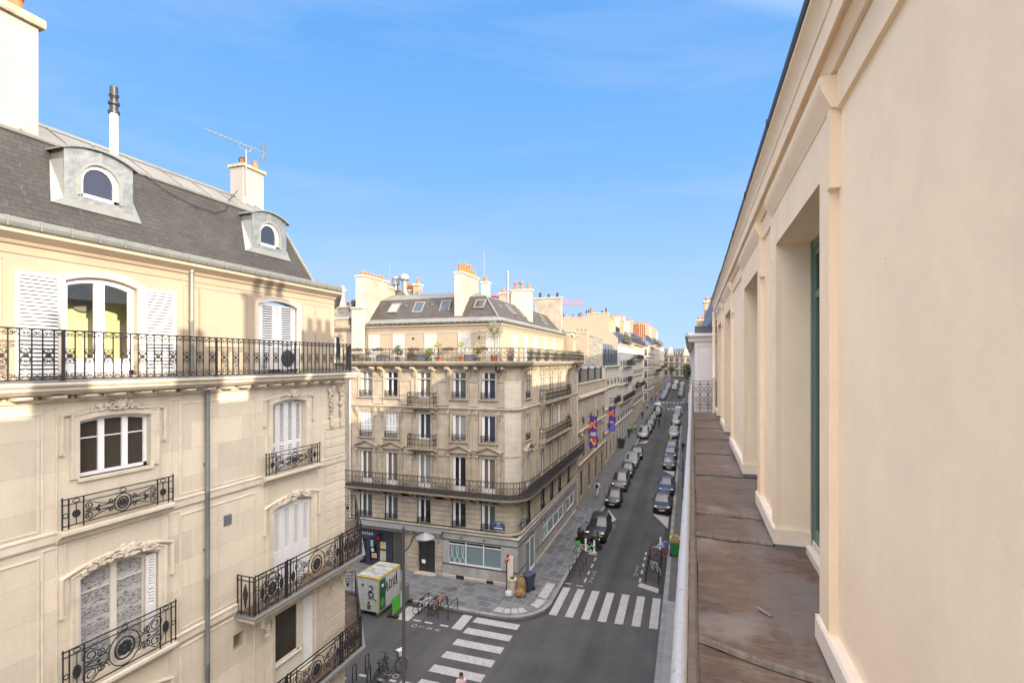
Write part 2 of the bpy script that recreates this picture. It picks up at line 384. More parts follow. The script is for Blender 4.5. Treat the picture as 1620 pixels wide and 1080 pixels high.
def wall(mb, x0, x1, z0, z1, ops, depth=.22, y=0.):  # wall face with real openings (xa, xb, za, zb[, rise]) and their reveals
    xs = sorted({x0, x1} | {v for o in ops for v in o[:2]}); zs = sorted({z0, z1} | {v for o in ops for v in (o[2], o[3] + (o[4] if len(o) > 4 else 0))})
    for a, b in zip(xs, xs[1:]):
        for c, d in zip(zs, zs[1:]):
            if b <= x0 or a >= x1: continue
            mx, mz = (a + b) / 2, (c + d) / 2
            if any(o[0] < mx < o[1] and o[2] < mz < o[3] + (o[4] if len(o) > 4 else 0) for o in ops): continue
            mb.poly([(a, y, c), (b, y, c), (b, y, d), (a, y, d)])
    for o in ops:
        xa, xb, za, zb = o[:4]; rise = o[4] if len(o) > 4 else 0
        mb.poly([(xa, y, za), (xa, y + depth, za), (xa, y + depth, zb), (xa, y, zb)])
        mb.poly([(xb, y, za), (xb, y, zb), (xb, y + depth, zb), (xb, y + depth, za)])
        mb.poly([(xa, y, za), (xb, y, za), (xb, y + depth, za), (xa, y + depth, za)])
        if not rise: mb.poly([(xa, y, zb), (xa, y + depth, zb), (xb, y + depth, zb), (xb, y, zb)])
        else:
            A = arc(xa, xb, zb, rise)
            for p, q in zip(A, A[1:]):
                mb.poly([(p[0], y, p[1]), (p[0], y + depth, p[1]), (q[0], y + depth, q[1]), (q[0], y, q[1])])
                mb.poly([(p[0], y, p[1]), (q[0], y, q[1]), (q[0], y, zb + rise), (p[0], y, zb + rise)])
def spiral(cx, cz, r, a0, turns, sgn=1, n=14, r1=.25):
    return [(cx + (r + (r * r1 - r) * k / n) * math.cos(a0 + sgn * 2 * math.pi * turns * k / n), 0, cz + (r + (r * r1 - r) * k / n) * math.sin(a0 + sgn * 2 * math.pi * turns * k / n)) for k in range(n + 1)]
def shift(pts, y): return [(p[0], y, p[2]) for p in pts]
def shutter_mesh(mb, x0, x1, z0, z1, y, t=.035, gaps=None, fr=.055, pitch=.055, cover=.95):  # louvred shutter leaf; gaps = louvred fields (za, zb)
    gaps = gaps or [(z0 + fr, z1 - fr)]
    mb.box(x0, x0 + fr, y - t, y, z0, z1); mb.box(x1 - fr, x1, y - t, y, z0, z1)
    zs = [z0] + [v for g in gaps for v in g] + [z1]
    for a, b in zip(zs[::2], zs[1::2]): mb.box(x0 + fr, x1 - fr, y - t + .003, y - .003, a, b)
    for a, b in gaps:
        n = max(2, int((b - a) / pitch)); h = (b - a) / n
        for k in range(n):
            z = a + k * h
            mb.poly([(x0 + fr, y - t + .002, z + .004), (x1 - fr, y - t + .002, z + .004), (x1 - fr, y - .002, z + h * cover), (x0 + fr, y - .002, z + h * cover)])
# ================================================================ the ground, road and pavements
def gz(Y): return 0. if Y < 46 else .035 * (min(Y, 262) - 46)
YB = [46, 262]
def sheet(mb, x0, x1, y0, y1, dz):
    ys = [y0] + [y for y in YB if y0 < y < y1] + [y1]
    for a, b in zip(ys, ys[1:]): mb.poly([(x0, a, gz(a) + dz), (x1, a, gz(a) + dz), (x1, b, gz(b) + dz), (x0, b, gz(b) + dz)])
def raised(mb, x0, x1, y0, y1, h):
    ys = [y0] + [y for y in YB if y0 < y < y1] + [y1]
    mb.loft([[(x0, y, gz(y) - .3), (x1, y, gz(y) - .3), (x1, y, gz(y) + h), (x0, y, gz(y) + h)] for y in ys])
mb = MB(); sheet(mb, -1500, 1500, -300, 1600, 0.); structure(mb.build('road', 'asphalt'))
def fillet(c, r, a0, a1, n=10): return [(c[0] + r * math.cos(R(a0 + (a1 - a0) * k / n)), c[1] + r * math.sin(R(a0 + (a1 - a0) * k / n))) for k in range(n + 1)]
# pavement of the corner building, wrapping round the corner
ARC = fillet((-10.6, 30.4), 2.4, -90, 0)
mb = MB(); mb.prism([(-60, 28.0)] + ARC + [(-8.2, 34.), (-10.0, 34.), (-10.0, 32.), (-60, 32.)], -.3, .13); structure(mb.build('pavement', 'pavement_slabs_front'))
mb = MB(); raised(mb, -10.6, -8.2, 34., 51., .13); structure(mb.build('pavement', 'pavement_slabs'))
mb = MB(); raised(mb, -10.6, -8.2, 51., 129.5, .13); raised(mb, -10.6, -8.2, 147., 258, .13); structure(mb.build('pavement', 'mastic_pavement'))
mb = MB(); raised(mb, -1.22, 1.2, -40., 129.5, .13); raised(mb, -1.22, 1.2, 146., 258, .13); structure(mb.build('pavement', 'mastic_pavement'))
mb = MB(); raised(mb, -1.5, -1.215, -40., 129.5, .135); raised(mb, -1.5, -1.215, 146., 258, .135); structure(mb.build('kerb', 'kerb_granite'))
mb = MB(); raised(mb, -8.225, -7.96, 34., 129.5, .118); raised(mb, -8.225, -7.96, 147., 258, .118); structure(mb.build('kerb', 'kerb_granite'))
mb = MB()
C2 = fillet((-10.6, 30.4), 2.64, -90, 0); outer = [(-60, 27.76)] + C2 + [(-7.96, 34.)]; inner = [(-60, 28.005)] + fillet((-10.6, 30.4), 2.395, -90, 0) + [(-8.205, 34.)]
for i in range(len(outer) - 1):
    mb.loft([[(*outer[i], -.3), (*inner[i], -.3), (*inner[i], .122), (*outer[i], .122)], [(*outer[i + 1], -.3), (*inner[i + 1], -.3), (*inner[i + 1], .122), (*outer[i + 1], .122)]])
structure(mb.build('kerb', 'kerb_granite'))
mb = MB()
o2 = [(-60, 27.4)] + fillet((-10.6, 30.4), 2.98, -90, 0) + [(-7.62, 34.)]
for i in range(len(outer) - 1): mb.poly([(*outer[i], .004), (*outer[i + 1], .004), (*o2[i + 1], .004), (*o2[i], .004)])
sheet(mb, -7.96, -7.62, 34., 129, .004); sheet(mb, -1.95, -1.5, 34., 129, .004)
structure(mb.build('gutter_channel', 'gutter_dirt'))
# pavement on our side of the crossing, in front of the near left building
mb = MB(); raised(mb, -10.9, -8.2, -40., 12., .13); mb.prism([(-10.9, 12.)] + [(-8.2, 12.)] + fillet((-11.0, 15.8), 2.8, 0, 90) + [(-60, 18.6), (-60, 15.), (-14, 15.)], -.3, .13); structure(mb.build('pavement', 'pavement_slabs'))
mb = MB(); raised(mb, -1.21, -.45, -10, 33., .138); structure(mb.build('paving_strip', 'pale_paving'))
# painted markings, each lying 4 mm or more above the road
mb = MB()
for k in range(7):
    x = -7.86 + .955 * k
    mb.poly([(x + .03, 29.15 + .06 * k, .009), (x + .51, 29.18 + .06 * k, .009), (x + .48, 33.05 + .06 * k, .009), (x, 33.02 + .06 * k, .009)])
structure(mb.build('zebra_crossing', 'white_road_paint'))
mb = MB()
for k in range(9):
    y = 26.86 - 1.235 * k
    mb.poly([(-11.76 - .04 * k, y, .009), (-9.05 - .03 * k, y + .03, .009), (-9.05 - .03 * k, y + .62, .009), (-11.72 - .04 * k, y + .6, .009)])
structure(mb.build('zebra_crossing', 'white_road_paint'))
mb = MB()
for k in range(7):
    x = -7.7 + .93 * k
    for y, l in ((132.2, 2.6), (146.5, 2.2)):
        if k in (1, 2) and y < 140: continue
        mb.poly([(x, y, gz(y) + .009), (x + .46, y, gz(y) + .009), (x + .46, y + l, gz(y + l) + .009), (x, y + l, gz(y + l) + .009)])
structure(mb.build('zebra_crossing', 'white_road_paint'))
def rect(mb, x0, x1, y0, y1, z=.009): mb.poly([(x0, y0, z + gz(y0)), (x1, y0, z + gz(y0)), (x1, y1, z + gz(y1)), (x0, y1, z + gz(y1))])
mb = MB()  # bicycle bay lines and bay ends
rect(mb, -16.2, -15.3, 25.75, 27.3); rect(mb, -12.6, -12.0, 25.85, 27.5)
for x in (-15.1, -14.35, -13.35): rect(mb, x, x + .5, 25.9, 26.05)
rect(mb, -12.75, -12.15, 19.2, 20.85); rect(mb, -14.9, -14.5, 20.5, 20.66); rect(mb, -13.9, -13.5, 20.5, 20.66); rect(mb, -13.3, -12.95, 20.62, 20.78)
for y in (34.2, 35.5, 36.8, 38.1): rect(mb, -6.74, -6.62, y, y + .7)
rect(mb, -7.87, -7.45, 33.58, 33.7); rect(mb, -7.1, -6.62, 33.5, 33.62); rect(mb, -7.4, -6.75, 39.2, 39.9)
mb.poly([(-3.2, 34.75, .009), (-1.85, 34.15, .009), (-1.85, 34.85, .009), (-3.1, 35.35, .009)])
for y in (35.5, 36.9, 38.2, 39.5, 40.6): rect(mb, -3.2, -3.06, y, y + .62)
mb.poly([(-2.8, 42.4, .009), (-1.8, 42.7, .009), (-1.8, 44.4, .009)])
structure(mb.build('bay_markings', 'white_road_paint'))
mb = MB()
for a in (((-3.3, 51.2), (-1.75, 47.5), (-1.75, 50.6)), ((-6.4, 48.4), (-7.6, 51.3), (-6.8, 47.6)), ((-3.2, 69.1), (-1.7, 66.3), (-1.7, 69.)), ((-6.6, 87.), (-8., 86.6), (-6.4, 89.6))):
    mb.poly([(x, y, gz(y) + .012) for x, y in a])
structure(mb.build('bay_markings', 'white_road_paint'))
def road_text(s, x, y, size, rz, n):
    cu = bpy.data.curves.new('lettering', 'FONT'); cu.body = s; cu.size = size; cu.space_character = 1.25; cu.align_x = 'CENTER'
    o = bpy.data.objects.new('lettering', cu); col.objects.link(o)
    dg = bpy.context.evaluated_depsgraph_get(); me = bpy.data.meshes.new_from_object(o.evaluated_get(dg)); bpy.data.objects.remove(o); bpy.data.curves.remove(cu)
    me.materials.clear(); me.materials.append(MATS[n]); return me
def flat_text(s, size, mat, space=1.0, depth=0.):
    me = road_text(s, 0, 0, size, 0, mat); return me
for s, x, y, rz in [('OLEV'[k], -14.85 + .48 * k, 25.42, -90) for k in range(4)] + [('VELO'[k], -6.3, 34.6 + .55 * k, 180) for k in range(4)] + [('VELO'[k], -3.5, 37.9 - .5 * k, 0) for k in range(4)] + [('VELO'[k], -14.3 + .42 * k, 21.05, 90) for k in range(2, 4)] + [('LIVRAISON'[k], -6.42, 43.0 + .5 * k, 180) for k in range(9)]:
    o = link('road_lettering', road_text(s, 0, 0, .44, 0, 'white_road_paint'), None, (x, y, .013 + gz(y)), (0, 0, R(rz))); structure(o)
mb = MB()
for k in range(16):
    if k % 2 == 0: rect(mb, -1.42, -1.3, 44.4 + k * .95, 45.1 + k * .95, .140)
structure(mb.build('kerb_markings', 'yellow_road_paint'))
mb = MB()  # white studded paint at the dropped kerb
rng = random.Random(3)
a0 = (-10.6, 30.4)
for k, (s, e) in enumerate(((-101, -86), (-84, -73), (-71, -60), (-58, -46), (-26, -14), (-13.4, 6))):
    p = [(a0[0] + r * math.cos(R(a)), a0[1] + r * math.sin(R(a)) + (2.2 if a > 0 else 0) * 0) for r, aa in ((1.62, (s, e)), (2.2, (e, s))) for a in (aa[0], (aa[0] + aa[1]) / 2, aa[1])]
    mb.poly([(x, y, .137) for x, y in p])
mb.poly([(-9.0, 30.9, .137), (-8.42, 30.7, .137), (-8.38, 33.0, .137), (-8.98, 33.0, .137)])
structure(mb.build('pavement_marking', 'white_road_paint'))
mb = MB(); mb.lathe([(.0, .134), (.3, .134), (.3, .14), (.0, .14)], (-9.35, 39.2, 0), 16); mb.lathe([(.0, .134), (.28, .134), (.28, .14), (.0, .14)], (-14.5, 30.1, 0), 16); structure(mb.build('manhole_cover', 'grey_iron'))

# ================================================================ our own building, whose balcony we stand on
own = thing('cream_apartment_building', 'cream rendered building close on the right with a narrow balcony along its wall', 'building', (0, 0, 0), -.00768)
MW = Matrix(((0, 1, 0, 0), (-1, 0, 0, 0), (0, 0, 1, 0), (0, 0, 0, 1)))  # facade frame: x = -along, y = into the wall
OP = [(3.66, 5.45), (6.92, 8.67), (11.73, 13.64), (15.55, 17.57)]
ZT = 16.12
ops = [(-b, -a, 13.105, ZT) for a, b in OP]
mb = MB(); mb.M = MW; wall(mb, -19.3, 4.0, 13.1, 17.0, ops, .30, .80)
mb.box(-19.298, -19.0, .80, 9.0, 13.1, 17.0)
mb.build('wall', 'beige_plaster', own)
for a, b in OP:
    mb = MB(); mb.M = MW; x0, x1 = -b, -a; e = .235
    mb.box(x0 - e, x0, .752, .80, 13.40, 16.452); mb.box(x1, x1 + e, .752, .80, 13.40, 16.452); mb.box(x0, x1, .752, .80, ZT, 16.452)
    for sx in (-1, 1):   # crossette ears
        c = x0 - e if sx < 0 else x1 + e
        mb.box(min(c - .012 * sx, c + .055 * sx), max(c - .012 * sx, c + .055 * sx), .744, .80, 16.0, 16.452)
    hood = [(.80, 16.452), (.748, 16.455), (.74, 16.475), (.728, 16.50), (.705, 16.55), (.69, 16.585), (.69, 16.64), (.80, 16.64)]
    mb.extr(hood, x0 - e - .07, x1 + e + .07)
    mb.build('window_surround', 'painted_trim', own, 30)
mb = MB(); mb.M = MW
mb.extr([(.80, 16.44), (.776, 16.445), (.776, 16.648), (.80, 16.66)], -19.298, 4.)
cor = [(.80, 16.655), (.752, 16.66), (.742, 16.70), (.728, 16.735), (.726, 16.755), (.700, 16.758), (.700, 16.742), (.686, 16.742), (.686, 16.875), (.678, 16.88), (.676, 16.91), (.664, 16.95), (.640, 16.99), (.622, 17.005), (.622, 17.05), (.80, 17.05)]
mb.extr(cor, -19.36, 4.)
mb.build('cornice', 'painted_trim', own, 35)
mb = MB(); mb.M = MW
mb.extr([(.615, 17.03), (.607, 17.05), (.607, 17.085), (.66, 17.085), (.66, 17.052), (.625, 17.052)], -19.4, 4.)
for u in (-.9, -2.9, -4.9, -6.9, -8.9, -10.9, -12.9, -14.9, -16.9): mb.box(u - .015, u + .015, .600, .664, 17.03, 17.095)
mb.build('gutter', 'dark_gutter', own)
mb = MB(); mb.M = MW
mb.extr([(.64, 17.06), (1.4, 17.24), (4.5, 17.5), (9., 17.6), (9., 16.9), (.9, 16.9)], -19.3, 24.)
mb.box(-3.3, -.4, .95, 1.15, 17.1, 17.52); mb.box(-16., -5.2, .95, 1.15, 17.1, 17.50)  # unseen low boxes, added to shade the balcony slab opposite
mb.build('roof', 'weathered_zinc', own)
for k, (ya, yb, xa, xb, zt) in enumerate(((3.25, 4.75, 3.0, 3.7, 20.45), (5.3, 6.5, 3.0, 3.7, 19.6), (-1.1, -.5, 2.6, 3.2, 19.05), (1.4, 2.3, 2.6, 3.2, 18.9), (13.6, 14.6, 3.4, 4.2, 19.2))):  # unseen roof stacks, placed to cast shadows on the top floor opposite
    mb = MB(); mb.box(xa, xb, ya, yb, 17.1, zt); mb.box(xa - .06, xb + .06, ya - .06, yb + .06, zt, zt + .12); st = mb.build('chimney_stack', 'aged_render', own)
    mb = MB()
    for i in range(max(1, int((yb - ya) / .4))): mb.lathe([(.12, 0), (.14, .05), (.11, .4), (.13, .44), (.1, .5)], ((xa + xb) / 2, ya + .25 + i * .4, zt + .1), 10)
    mb.build('shadow_stack_pots', 'terracotta', st, 40)
mb = MB(); mb.M = MW   # plinth strip, returned into the reveals
segs = [(-19.3, -OP[3][1])] + [(-OP[i + 1][0], -OP[i][1]) for i in (2, 1, 0)] + [(-OP[0][0], 4.)]
for s0, s1 in segs:
    mb.extr([(.80, 13.255), (.732, 13.255), (.732, 13.385), (.744, 13.402), (.80, 13.402)], s0, s1)
for a, b in OP:
    mb.box(-b + .002, -b + .028, .732, 1.08, 13.255, 13.40); mb.box(-a - .028, -a - .002, .732, 1.08, 13.255, 13.40)
mb.parts('plinth', 'white_plinth', own)
mb = MB(); mb.M = MW
for s0, s1 in segs: mb.box(s0 + .01, s1 - .01, .745, .80, 13.16, 13.254)
for a, b in OP: mb.box(-b - .01, -b + .02, .745, 1.08, 13.16, 13.254)
mb.parts('base_upstand', 'weathered_zinc', own)
for a, b in OP:
    mb = MB(); mb.M = MW; x0, x1 = -b, -a; y0 = 1.045
    for xa, xb in ((x0, x0 + .075), (x1 - .075, x1)): mb.box(xa, xb, y0, y0 + .06, 13.28, ZT - .002)
    mb.box(x0 + .075, x1 - .075, y0 + .002, y0 + .06, ZT - .08, ZT - .002)
    xm = (x0 + x1) / 2
    for xa, xb in ((x0 + .075, xm - .004), (xm + .004, x1 - .075)):
        for p, q in ((xa, xa + .065), (xb - .065, xb)): mb.box(p, q, y0 + .012, y0 + .055, 13.345, ZT - .081)
        for p, q in ((13.345, 13.46), (15.58, 15.645), (ZT - .15, ZT - .081)): mb.box(xa + .065, xb - .065, y0 + .014, y0 + .053, p, q)
    wf = mb.build('french_window', 'green_grey_paint', own)
    mb = MB(); mb.M = MW; mb.poly([(x0 + .07, y0 + .035, 13.35), (x1 - .07, y0 + .035, 13.35), (x1 - .07, y0 + .035, ZT - .08), (x0 + .07, y0 + .035, ZT - .08)]); mb.build('pane', 'dark_glass', wf)
    mb = MB(); mb.M = MW; mb.extr([(1.00, 13.2), (1.00, 13.27), (1.02, 13.29), (1.045, 13.29), (1.045, 13.34), (1.10, 13.345), (1.10, 13.2)], x0 + .036, x1 - .036); mb.build('sill', 'cream_paint', wf)
# balcony floor in lead sheets with lapped joints
seam = [-.6, 3.50, 5.62, 6.46, 8.62, 10.6, 12.55, 14.6, 16.6, 19.28]
skw = [0, -.30, -.12, -.1, -.05, 0, 0, 0, 0, 0]
rng = random.Random(8)
fl = None
for i in range(len(seam) - 1):
    mb = MB(); n = 14; z0 = 13.20
    a0, a1 = seam[i], seam[i + 1]; rows = []
    for j in range(9):
        t = j / 8; r = []
        for k in range(n + 1):
            x = -.045 + .80 * k / n + (.31 if k == n else 0)
            xx = min(1., max(0, x / .78)); y = a0 + skw[i] * xx + (a1 + skw[i + 1] * xx - a0 - skw[i] * xx) * t
            z = z0 + .016 * (t - .5) * -1 + rng.uniform(-.004, .004) + .012 * xx
            r.append(mb.av((x, y, z)))
        rows.append(r)
    for p, q in zip(rows, rows[1:]):
        for k in range(n): mb.face((p[k], p[k + 1], q[k + 1], q[k]))
    o = mb.build('balcony_floor_sheet', 'aged_lead_sheet', own, 60)
    if i:
        mb = MB(); pts = []
        for k in range(19):
            x = -.03 + .765 * k / 18; xx = x / .78
            pts.append((x, a0 + skw[i] * xx + .012 * math.sin(x * 9 + i), 13.207 + .012 * xx + rng.uniform(-.001, .002)))
        w = .030 if i in (1, 2, 3) else .02
        mb.loft([[(p[0], p[1] - w, p[2] - .008), (p[0], p[1] - w * .7, p[2] + .014), (p[0], p[1] + w * .5, p[2] + .017), (p[0], p[1] + w, p[2] - .008)] for p in pts])
        mb.build('lap_joint', 'lap_edge', o, 50)
mb = MB(); mb.M = MW   # balcony slab edge and the facade below
mb.extr([(-.03, 13.19), (-.06, 13.17), (-.06, 13.08), (.0, 12.98), (.06, 12.85), (1.2, 12.85), (1.2, 13.19)], -19.3, 4.)
mb.build('balcony_slab', 'white_moulding', own)
mb = MB(); mb.M = MW
lo = [(-b + .2, -a - .2, z, z + 2.1) for a, b in OP for z in (1.2, 4.6, 7.6, 10.4)]
wall(mb, -19.3, 4., 0., 12.86, lo, .25, .10); mb.box(-19.299, -19., .102, 9., 0, 12.86)
mb.build('lower_wall', 'cut_limestone', own)
for o4 in lo:
    mb = MB(); mb.M = MW; mb.box(o4[0], o4[1], .30, .34, o4[2], o4[3]); w_ = mb.build('window', 'white_paint', own)
    mb = MB(); mb.M = MW; m_ = (o4[0] + o4[1]) / 2
    for p, q in ((o4[0] + .1, m_ - .06), (m_ + .06, o4[1] - .1)): mb.poly([(p, .297, o4[2] + .1), (q, .297, o4[2] + .1), (q, .297, o4[3] - .1), (p, .297, o4[3] - .1)])
    mb.build('pane', 'dark_glass', w_)
# railing
mb = MB(); mb.M = MW
sec = [(-.034, -.008), (-.034, .006), (-.028, .018), (-.016, .024), (-.006, .020), (.001, .010), (.002, -.004), (-.004, -.012), (-.02, -.014)]
rings = []; u = -19.25; rng = random.Random(2)
while u < 3.0:
    dz = rng.uniform(-.0016, .0016); rings.append([(u, -.013 + y + rng.uniform(-.0008, .0008), 14.302 + z + dz) for y, z in sec]); u += .045 if u > -4 else .2
mb.loft(rings); rail = mb.build('handrail', 'silver_rail_paint', own, 60)
mb = MB(); mb.M = MW
for z in (14.20, 13.36): mb.box(-19.2, 3., -.002, .016, z, z + .022)
mb.box(-19.2, 3., .0, .014, 14.27, 14.286); m4 = MB(); m4.M = MW; m4.extr([(-.0115, 14.283), (-.0105, 14.312), (.006, 14.309), (.013, 14.300), (.013, 14.287)], -19.2, 3.); m4.build('rail_flat', 'brown_rail', own)  # brown strip along the inner edge of the handrail
u = -19.2
k = 0
while u < 3.:
    r = .011 if k % 8 == 0 else .0065
    mb.box(u - r, u + r, .007 - r, .007 + r, 13.2 if k % 8 == 0 else 13.37, 14.285); u += .135; k += 1
mb.build('railing', 'weathered_iron', own)
mb = MB(); mb.M = rotm(0, (0, 19.22, 0))  # the panel closing the end of the balcony
x0, x1, zb, zt = -.02, .775, 13.36, 14.30
for z in (zb, zb + .1, zt - .1, zt): mb.box(x0, x1, -.01, .01, z - .009, z + .009)
nx = 3; w = (x1 - x0) / nx; hz = (zt - zb - .2) / 2
for k in range(nx + 1): mb.box(x0 + k * w - .010, x0 + k * w + .010, -.012, .012, zb - .14, zt)
for k in range(nx):
    for j in range(2):
        cx, cz = x0 + (k + .5) * w, zb + .1 + (j + .5) * hz
        mb.tube([(cx + .10 * math.cos(a * math.pi / 8), 0, cz + .10 * math.sin(a * math.pi / 8)) for a in range(16)], .008, 4, True)
        for sx in (-1, 1): mb.tube([(cx - w / 2, 0, cz - sx * hz / 2), (cx + w / 2, 0, cz + sx * hz / 2)], .007, 4)
        mb.ball((cx, 0, cz), .028, 8, 5)
        mb.ball((cx - w / 2, 0, cz - hz / 2), .022, 6, 4)
mb.build('end_railing', 'wrought_iron', own)
mb = MB(); mb.lathe([(.052, 13.2), (.052, 14.4), (.06, 14.41), (.06, 14.46), (.052, 14.47), (.052, 16.2), (.066, 16.21), (.066, 16.3), (.05, 16.6), (.07, 16.72)], (.70, 19.05, 0), 14); mb.build('downpipe', 'painted_trim', own, 40)
mb = MB(); mb.M = Matrix.Rotation(R(6), 4, 'Y'); mb.extr([(-.011, 0), (-.007, .007), (.007, .007), (.011, 0), (0, .002)], -.06, .06)
o = mb.build('plastic_strip', 'zinc_sheet', None, None, (.51, 3.99, 13.226), (0, 0, R(-48)))
tag(o, 'small grey strip of plastic lying on the brown balcony floor', 'plastic strip')
# ================================================================ near left building: local x runs along the street, -y is outward
XA = -10.7
bA = thing('limestone_apartment_building', 'near pale limestone apartment building with dark slate mansard and zinc dormers', 'building', (XA, 0, 0), R(90))
W4L = (6.28, 7.60, 12.83, 13.88, .07); W3L = (6.28, 7.77, 8.98, 10.93, .17); W4R = (10.92, 12.20, 11.98, 13.82, .10); W3R = (10.94, 12.45, 8.75, 10.92, .14)
W2L = (6.28, 7.77, 5.95, 7.95, .15); W2R = (11.0, 12.45, 5.95, 8.04, .0)
HOLE = (9.66, 10.02, 7.75, 8.17)
low = [W4L, W3L, W4R, W3R, W2L, W2R, HOLE] + [(a, b, z, z + 2.2) for a, b in ((6.28, 7.77), (11., 12.45)) for z in (.6, 3.1)] + [(a, a + 1.4, z, z + 2.) for a in (-2.2, 1.6) for z in (3.1, 5.95, 8.98, 11.98)]
CH = 13.98
mb = MB(); wall(mb, -4., CH, 0., 14.4, low, .24)
d = (2.82, 2.3); c2 = (CH + d[0], d[1])
mb.poly([(CH, 0, 0), (c2[0], c2[1], 0), (c2[0], c2[1], 14.4), (CH, 0, 14.4)]); mb.poly([(c2[0], c2[1], 0), (c2[0], 14, 0), (c2[0], 14, 14.4), (c2[0], c2[1], 14.4)])
mb.poly([(-4, 0, 0), (-4, 0, 14.4), (-4, 14, 14.4), (-4, 14, 0)]); mb.poly([(-4, 14, 0), (c2[0], 14, 0), (c2[0], 14, 14.4), (-4, 14, 14.4)])
wA = mb.build('wall', 'cut_limestone', bA)
# upper storey, set back
U = .30
UL = (6.22, 7.54, 14.72, 16.52, .13); UR = (10.72, 12.16, 14.72, 16.56, .12)
mb = MB(); wall(mb, -4., 13.85, 14.4, 17.2, [UL, UR, (-.5, 1.0, 14.72, 16.5)], .2, U)
mb.poly([(13.85, U, 14.4), (13.85 + d[0], U + d[1], 14.4), (13.85 + d[0], U + d[1], 17.2), (13.85, U, 17.2)])
mb.poly([(-4, U, 14.4), (-4, U, 17.2), (-4, 14, 17.2), (-4, 14, 14.4)])
mb.build('upper_wall', 'bright_render', bA)
def follow(mb, prof, x0, y_at=0., off=0.):   # run a profile along the facade and round the canted corner
    n = (d[1], -d[0]); l = math.hypot(*n); n = (n[0] / l, n[1] / l)
    # outward shift of (depth) at the corner: mitre between (0,-1) and n
    mx, my = n[0], n[1] - 1; k = 1 / ((mx * 0 + my * -1) / math.hypot(mx, my)); ml = math.hypot(mx, my); mx, my = mx / ml * k, my / ml * k
    cx, cy = CH + off, y_at
    e = (cx + d[0], cy + d[1])
    mb.loft([[(x0, y_at - o, z) for o, z in prof], [(cx + mx * o, cy + my * o, z) for o, z in prof], [(e[0] + n[0] * o, e[1] + n[1] * o, z) for o, z in prof]])
# the long balcony of the fifth floor
mb = MB(); follow(mb, [(-.3, 14.40), (.16, 14.40), (.30, 14.43), (.36, 14.47), (.40, 14.50), (.40, 14.545), (.44, 14.56), (.47, 14.60), (.47, 14.64), (-.3, 14.66)], -4.); sl = mb.build('balcony', 'white_moulding', bA)
mb = MB(); follow(mb, [(-.28, 14.665), (.455, 14.645), (.475, 14.645), (.475, 14.66), (-.28, 14.68)], -4.); mb.build('lead_flashing', 'drain_grey', sl)
mb = MB()
x = -3.8
while x < 13.6:
    mb.extr([(-.30, 14.398), (-.30, 14.365), (-.27, 14.34), (.0, 14.34), (.0, 14.398)], x, x + .22); x += .50
mb.parts('modillion', 'white_moulding', sl)
mb = MB(); x = -3.9
while x < 13.8: mb.box(x, x + .055, -.06, .0, 14.33, 14.395); x += .11
mb.extr([(-.05, 14.27), (-.07, 14.33), (0, 14.33), (0, 14.27)], -4, CH); mb.build('dentils', 'white_moulding', sl)
RY = -.42; RZ0, RZ1 = 14.70, 15.53
def scroll_bar(mb, x, q, y=RY):
    r = .047; w = .0082
    for zz, s in ((RZ1 - .055, 1), (RZ0 + .055, -1)):
        for sg in (-1, 1):
            mb.tube(shift(spiral(x + sg * .040, zz, .052, R(90 * s + 0) if True else 0, 1.15, sg * s, 11), y), w, 4)
        mb.box(x - .08, x + .08, y - .006, y + .006, zz - .008, zz + .002)
    mb.box(x - w, x + w, y - w, y + w, RZ0, RZ1)
    zm = (RZ0 + RZ1) / 2 - .02
    for s in (1, -1):   # scrolls that leave the bar and curl towards the rosette
        c = (x + q * .040, zm + s * .085)
        mb.tube(shift(spiral(c[0], c[1], .052, R(180) if q > 0 else R(0), 1.2, -s * q, 11), y), w, 4)
        mb.tube([(x, y, zm + s * .09), (x + q * .02, y, zm + s * .045), (x + q * .06, y, zm + s * .02)], w, 4)
mod = MB(); P = .315
scroll_bar(mod, .075, 1); scroll_bar(mod, .24, -1)
zm = (RZ0 + RZ1) / 2 - .02
for k in range(6): a = k * math.pi / 3; mod.ball((.1575 + .030 * math.cos(a), RY, zm + .030 * math.sin(a)), (.019, .014, .019), 6, 4)
mod.ball((.1575, RY, zm), .02, 6, 4)
mb = MB(); nrep = 56; x0 = 13.60 - nrep * P
for k in range(nrep):
    b = len(mb.v); mb.v += [(v[0] + x0 + k * P, v[1], v[2]) for v in mod.v]; mb.f += [tuple(i + b for i in f) for f in mod.f]; mb.mi += mod.mi
rA = mb.build('railing', 'wrought_iron', sl, 60)
mb = MB()
mb.box(-4., 13.76, RY - .022, RY + .022, RZ1, RZ1 + .022); mb.box(-4., 13.76, RY - .012, RY + .012, RZ0 - .02, RZ0)
for x in (.4, 3.1, 5.78, 8.82, 11.3, 13.74): mb.box(x - .018, x + .018, RY - .016, RY + .016, 14.66, RZ1); mb.box(x - .04, x + .04, RY - .03, RY + .03, 14.655, 14.675)
for k in range(1, 9):   # round the canted corner
    t = k / 8; xx, yy = 13.76 + d[0] * t, RY + d[1] * t
    mb.box(xx - .012, xx + .012, yy - .012, yy + .012, RZ0, RZ1)
mb.tube([(13.76, RY, RZ1 + .01), (13.76 + d[0], RY + d[1], RZ1 + .01)], .02, 4); mb.tube([(13.76, RY, RZ0), (13.76 + d[0], RY + d[1], RZ0)], .012, 4)
mb.build('rail_bars', 'wrought_iron', sl)
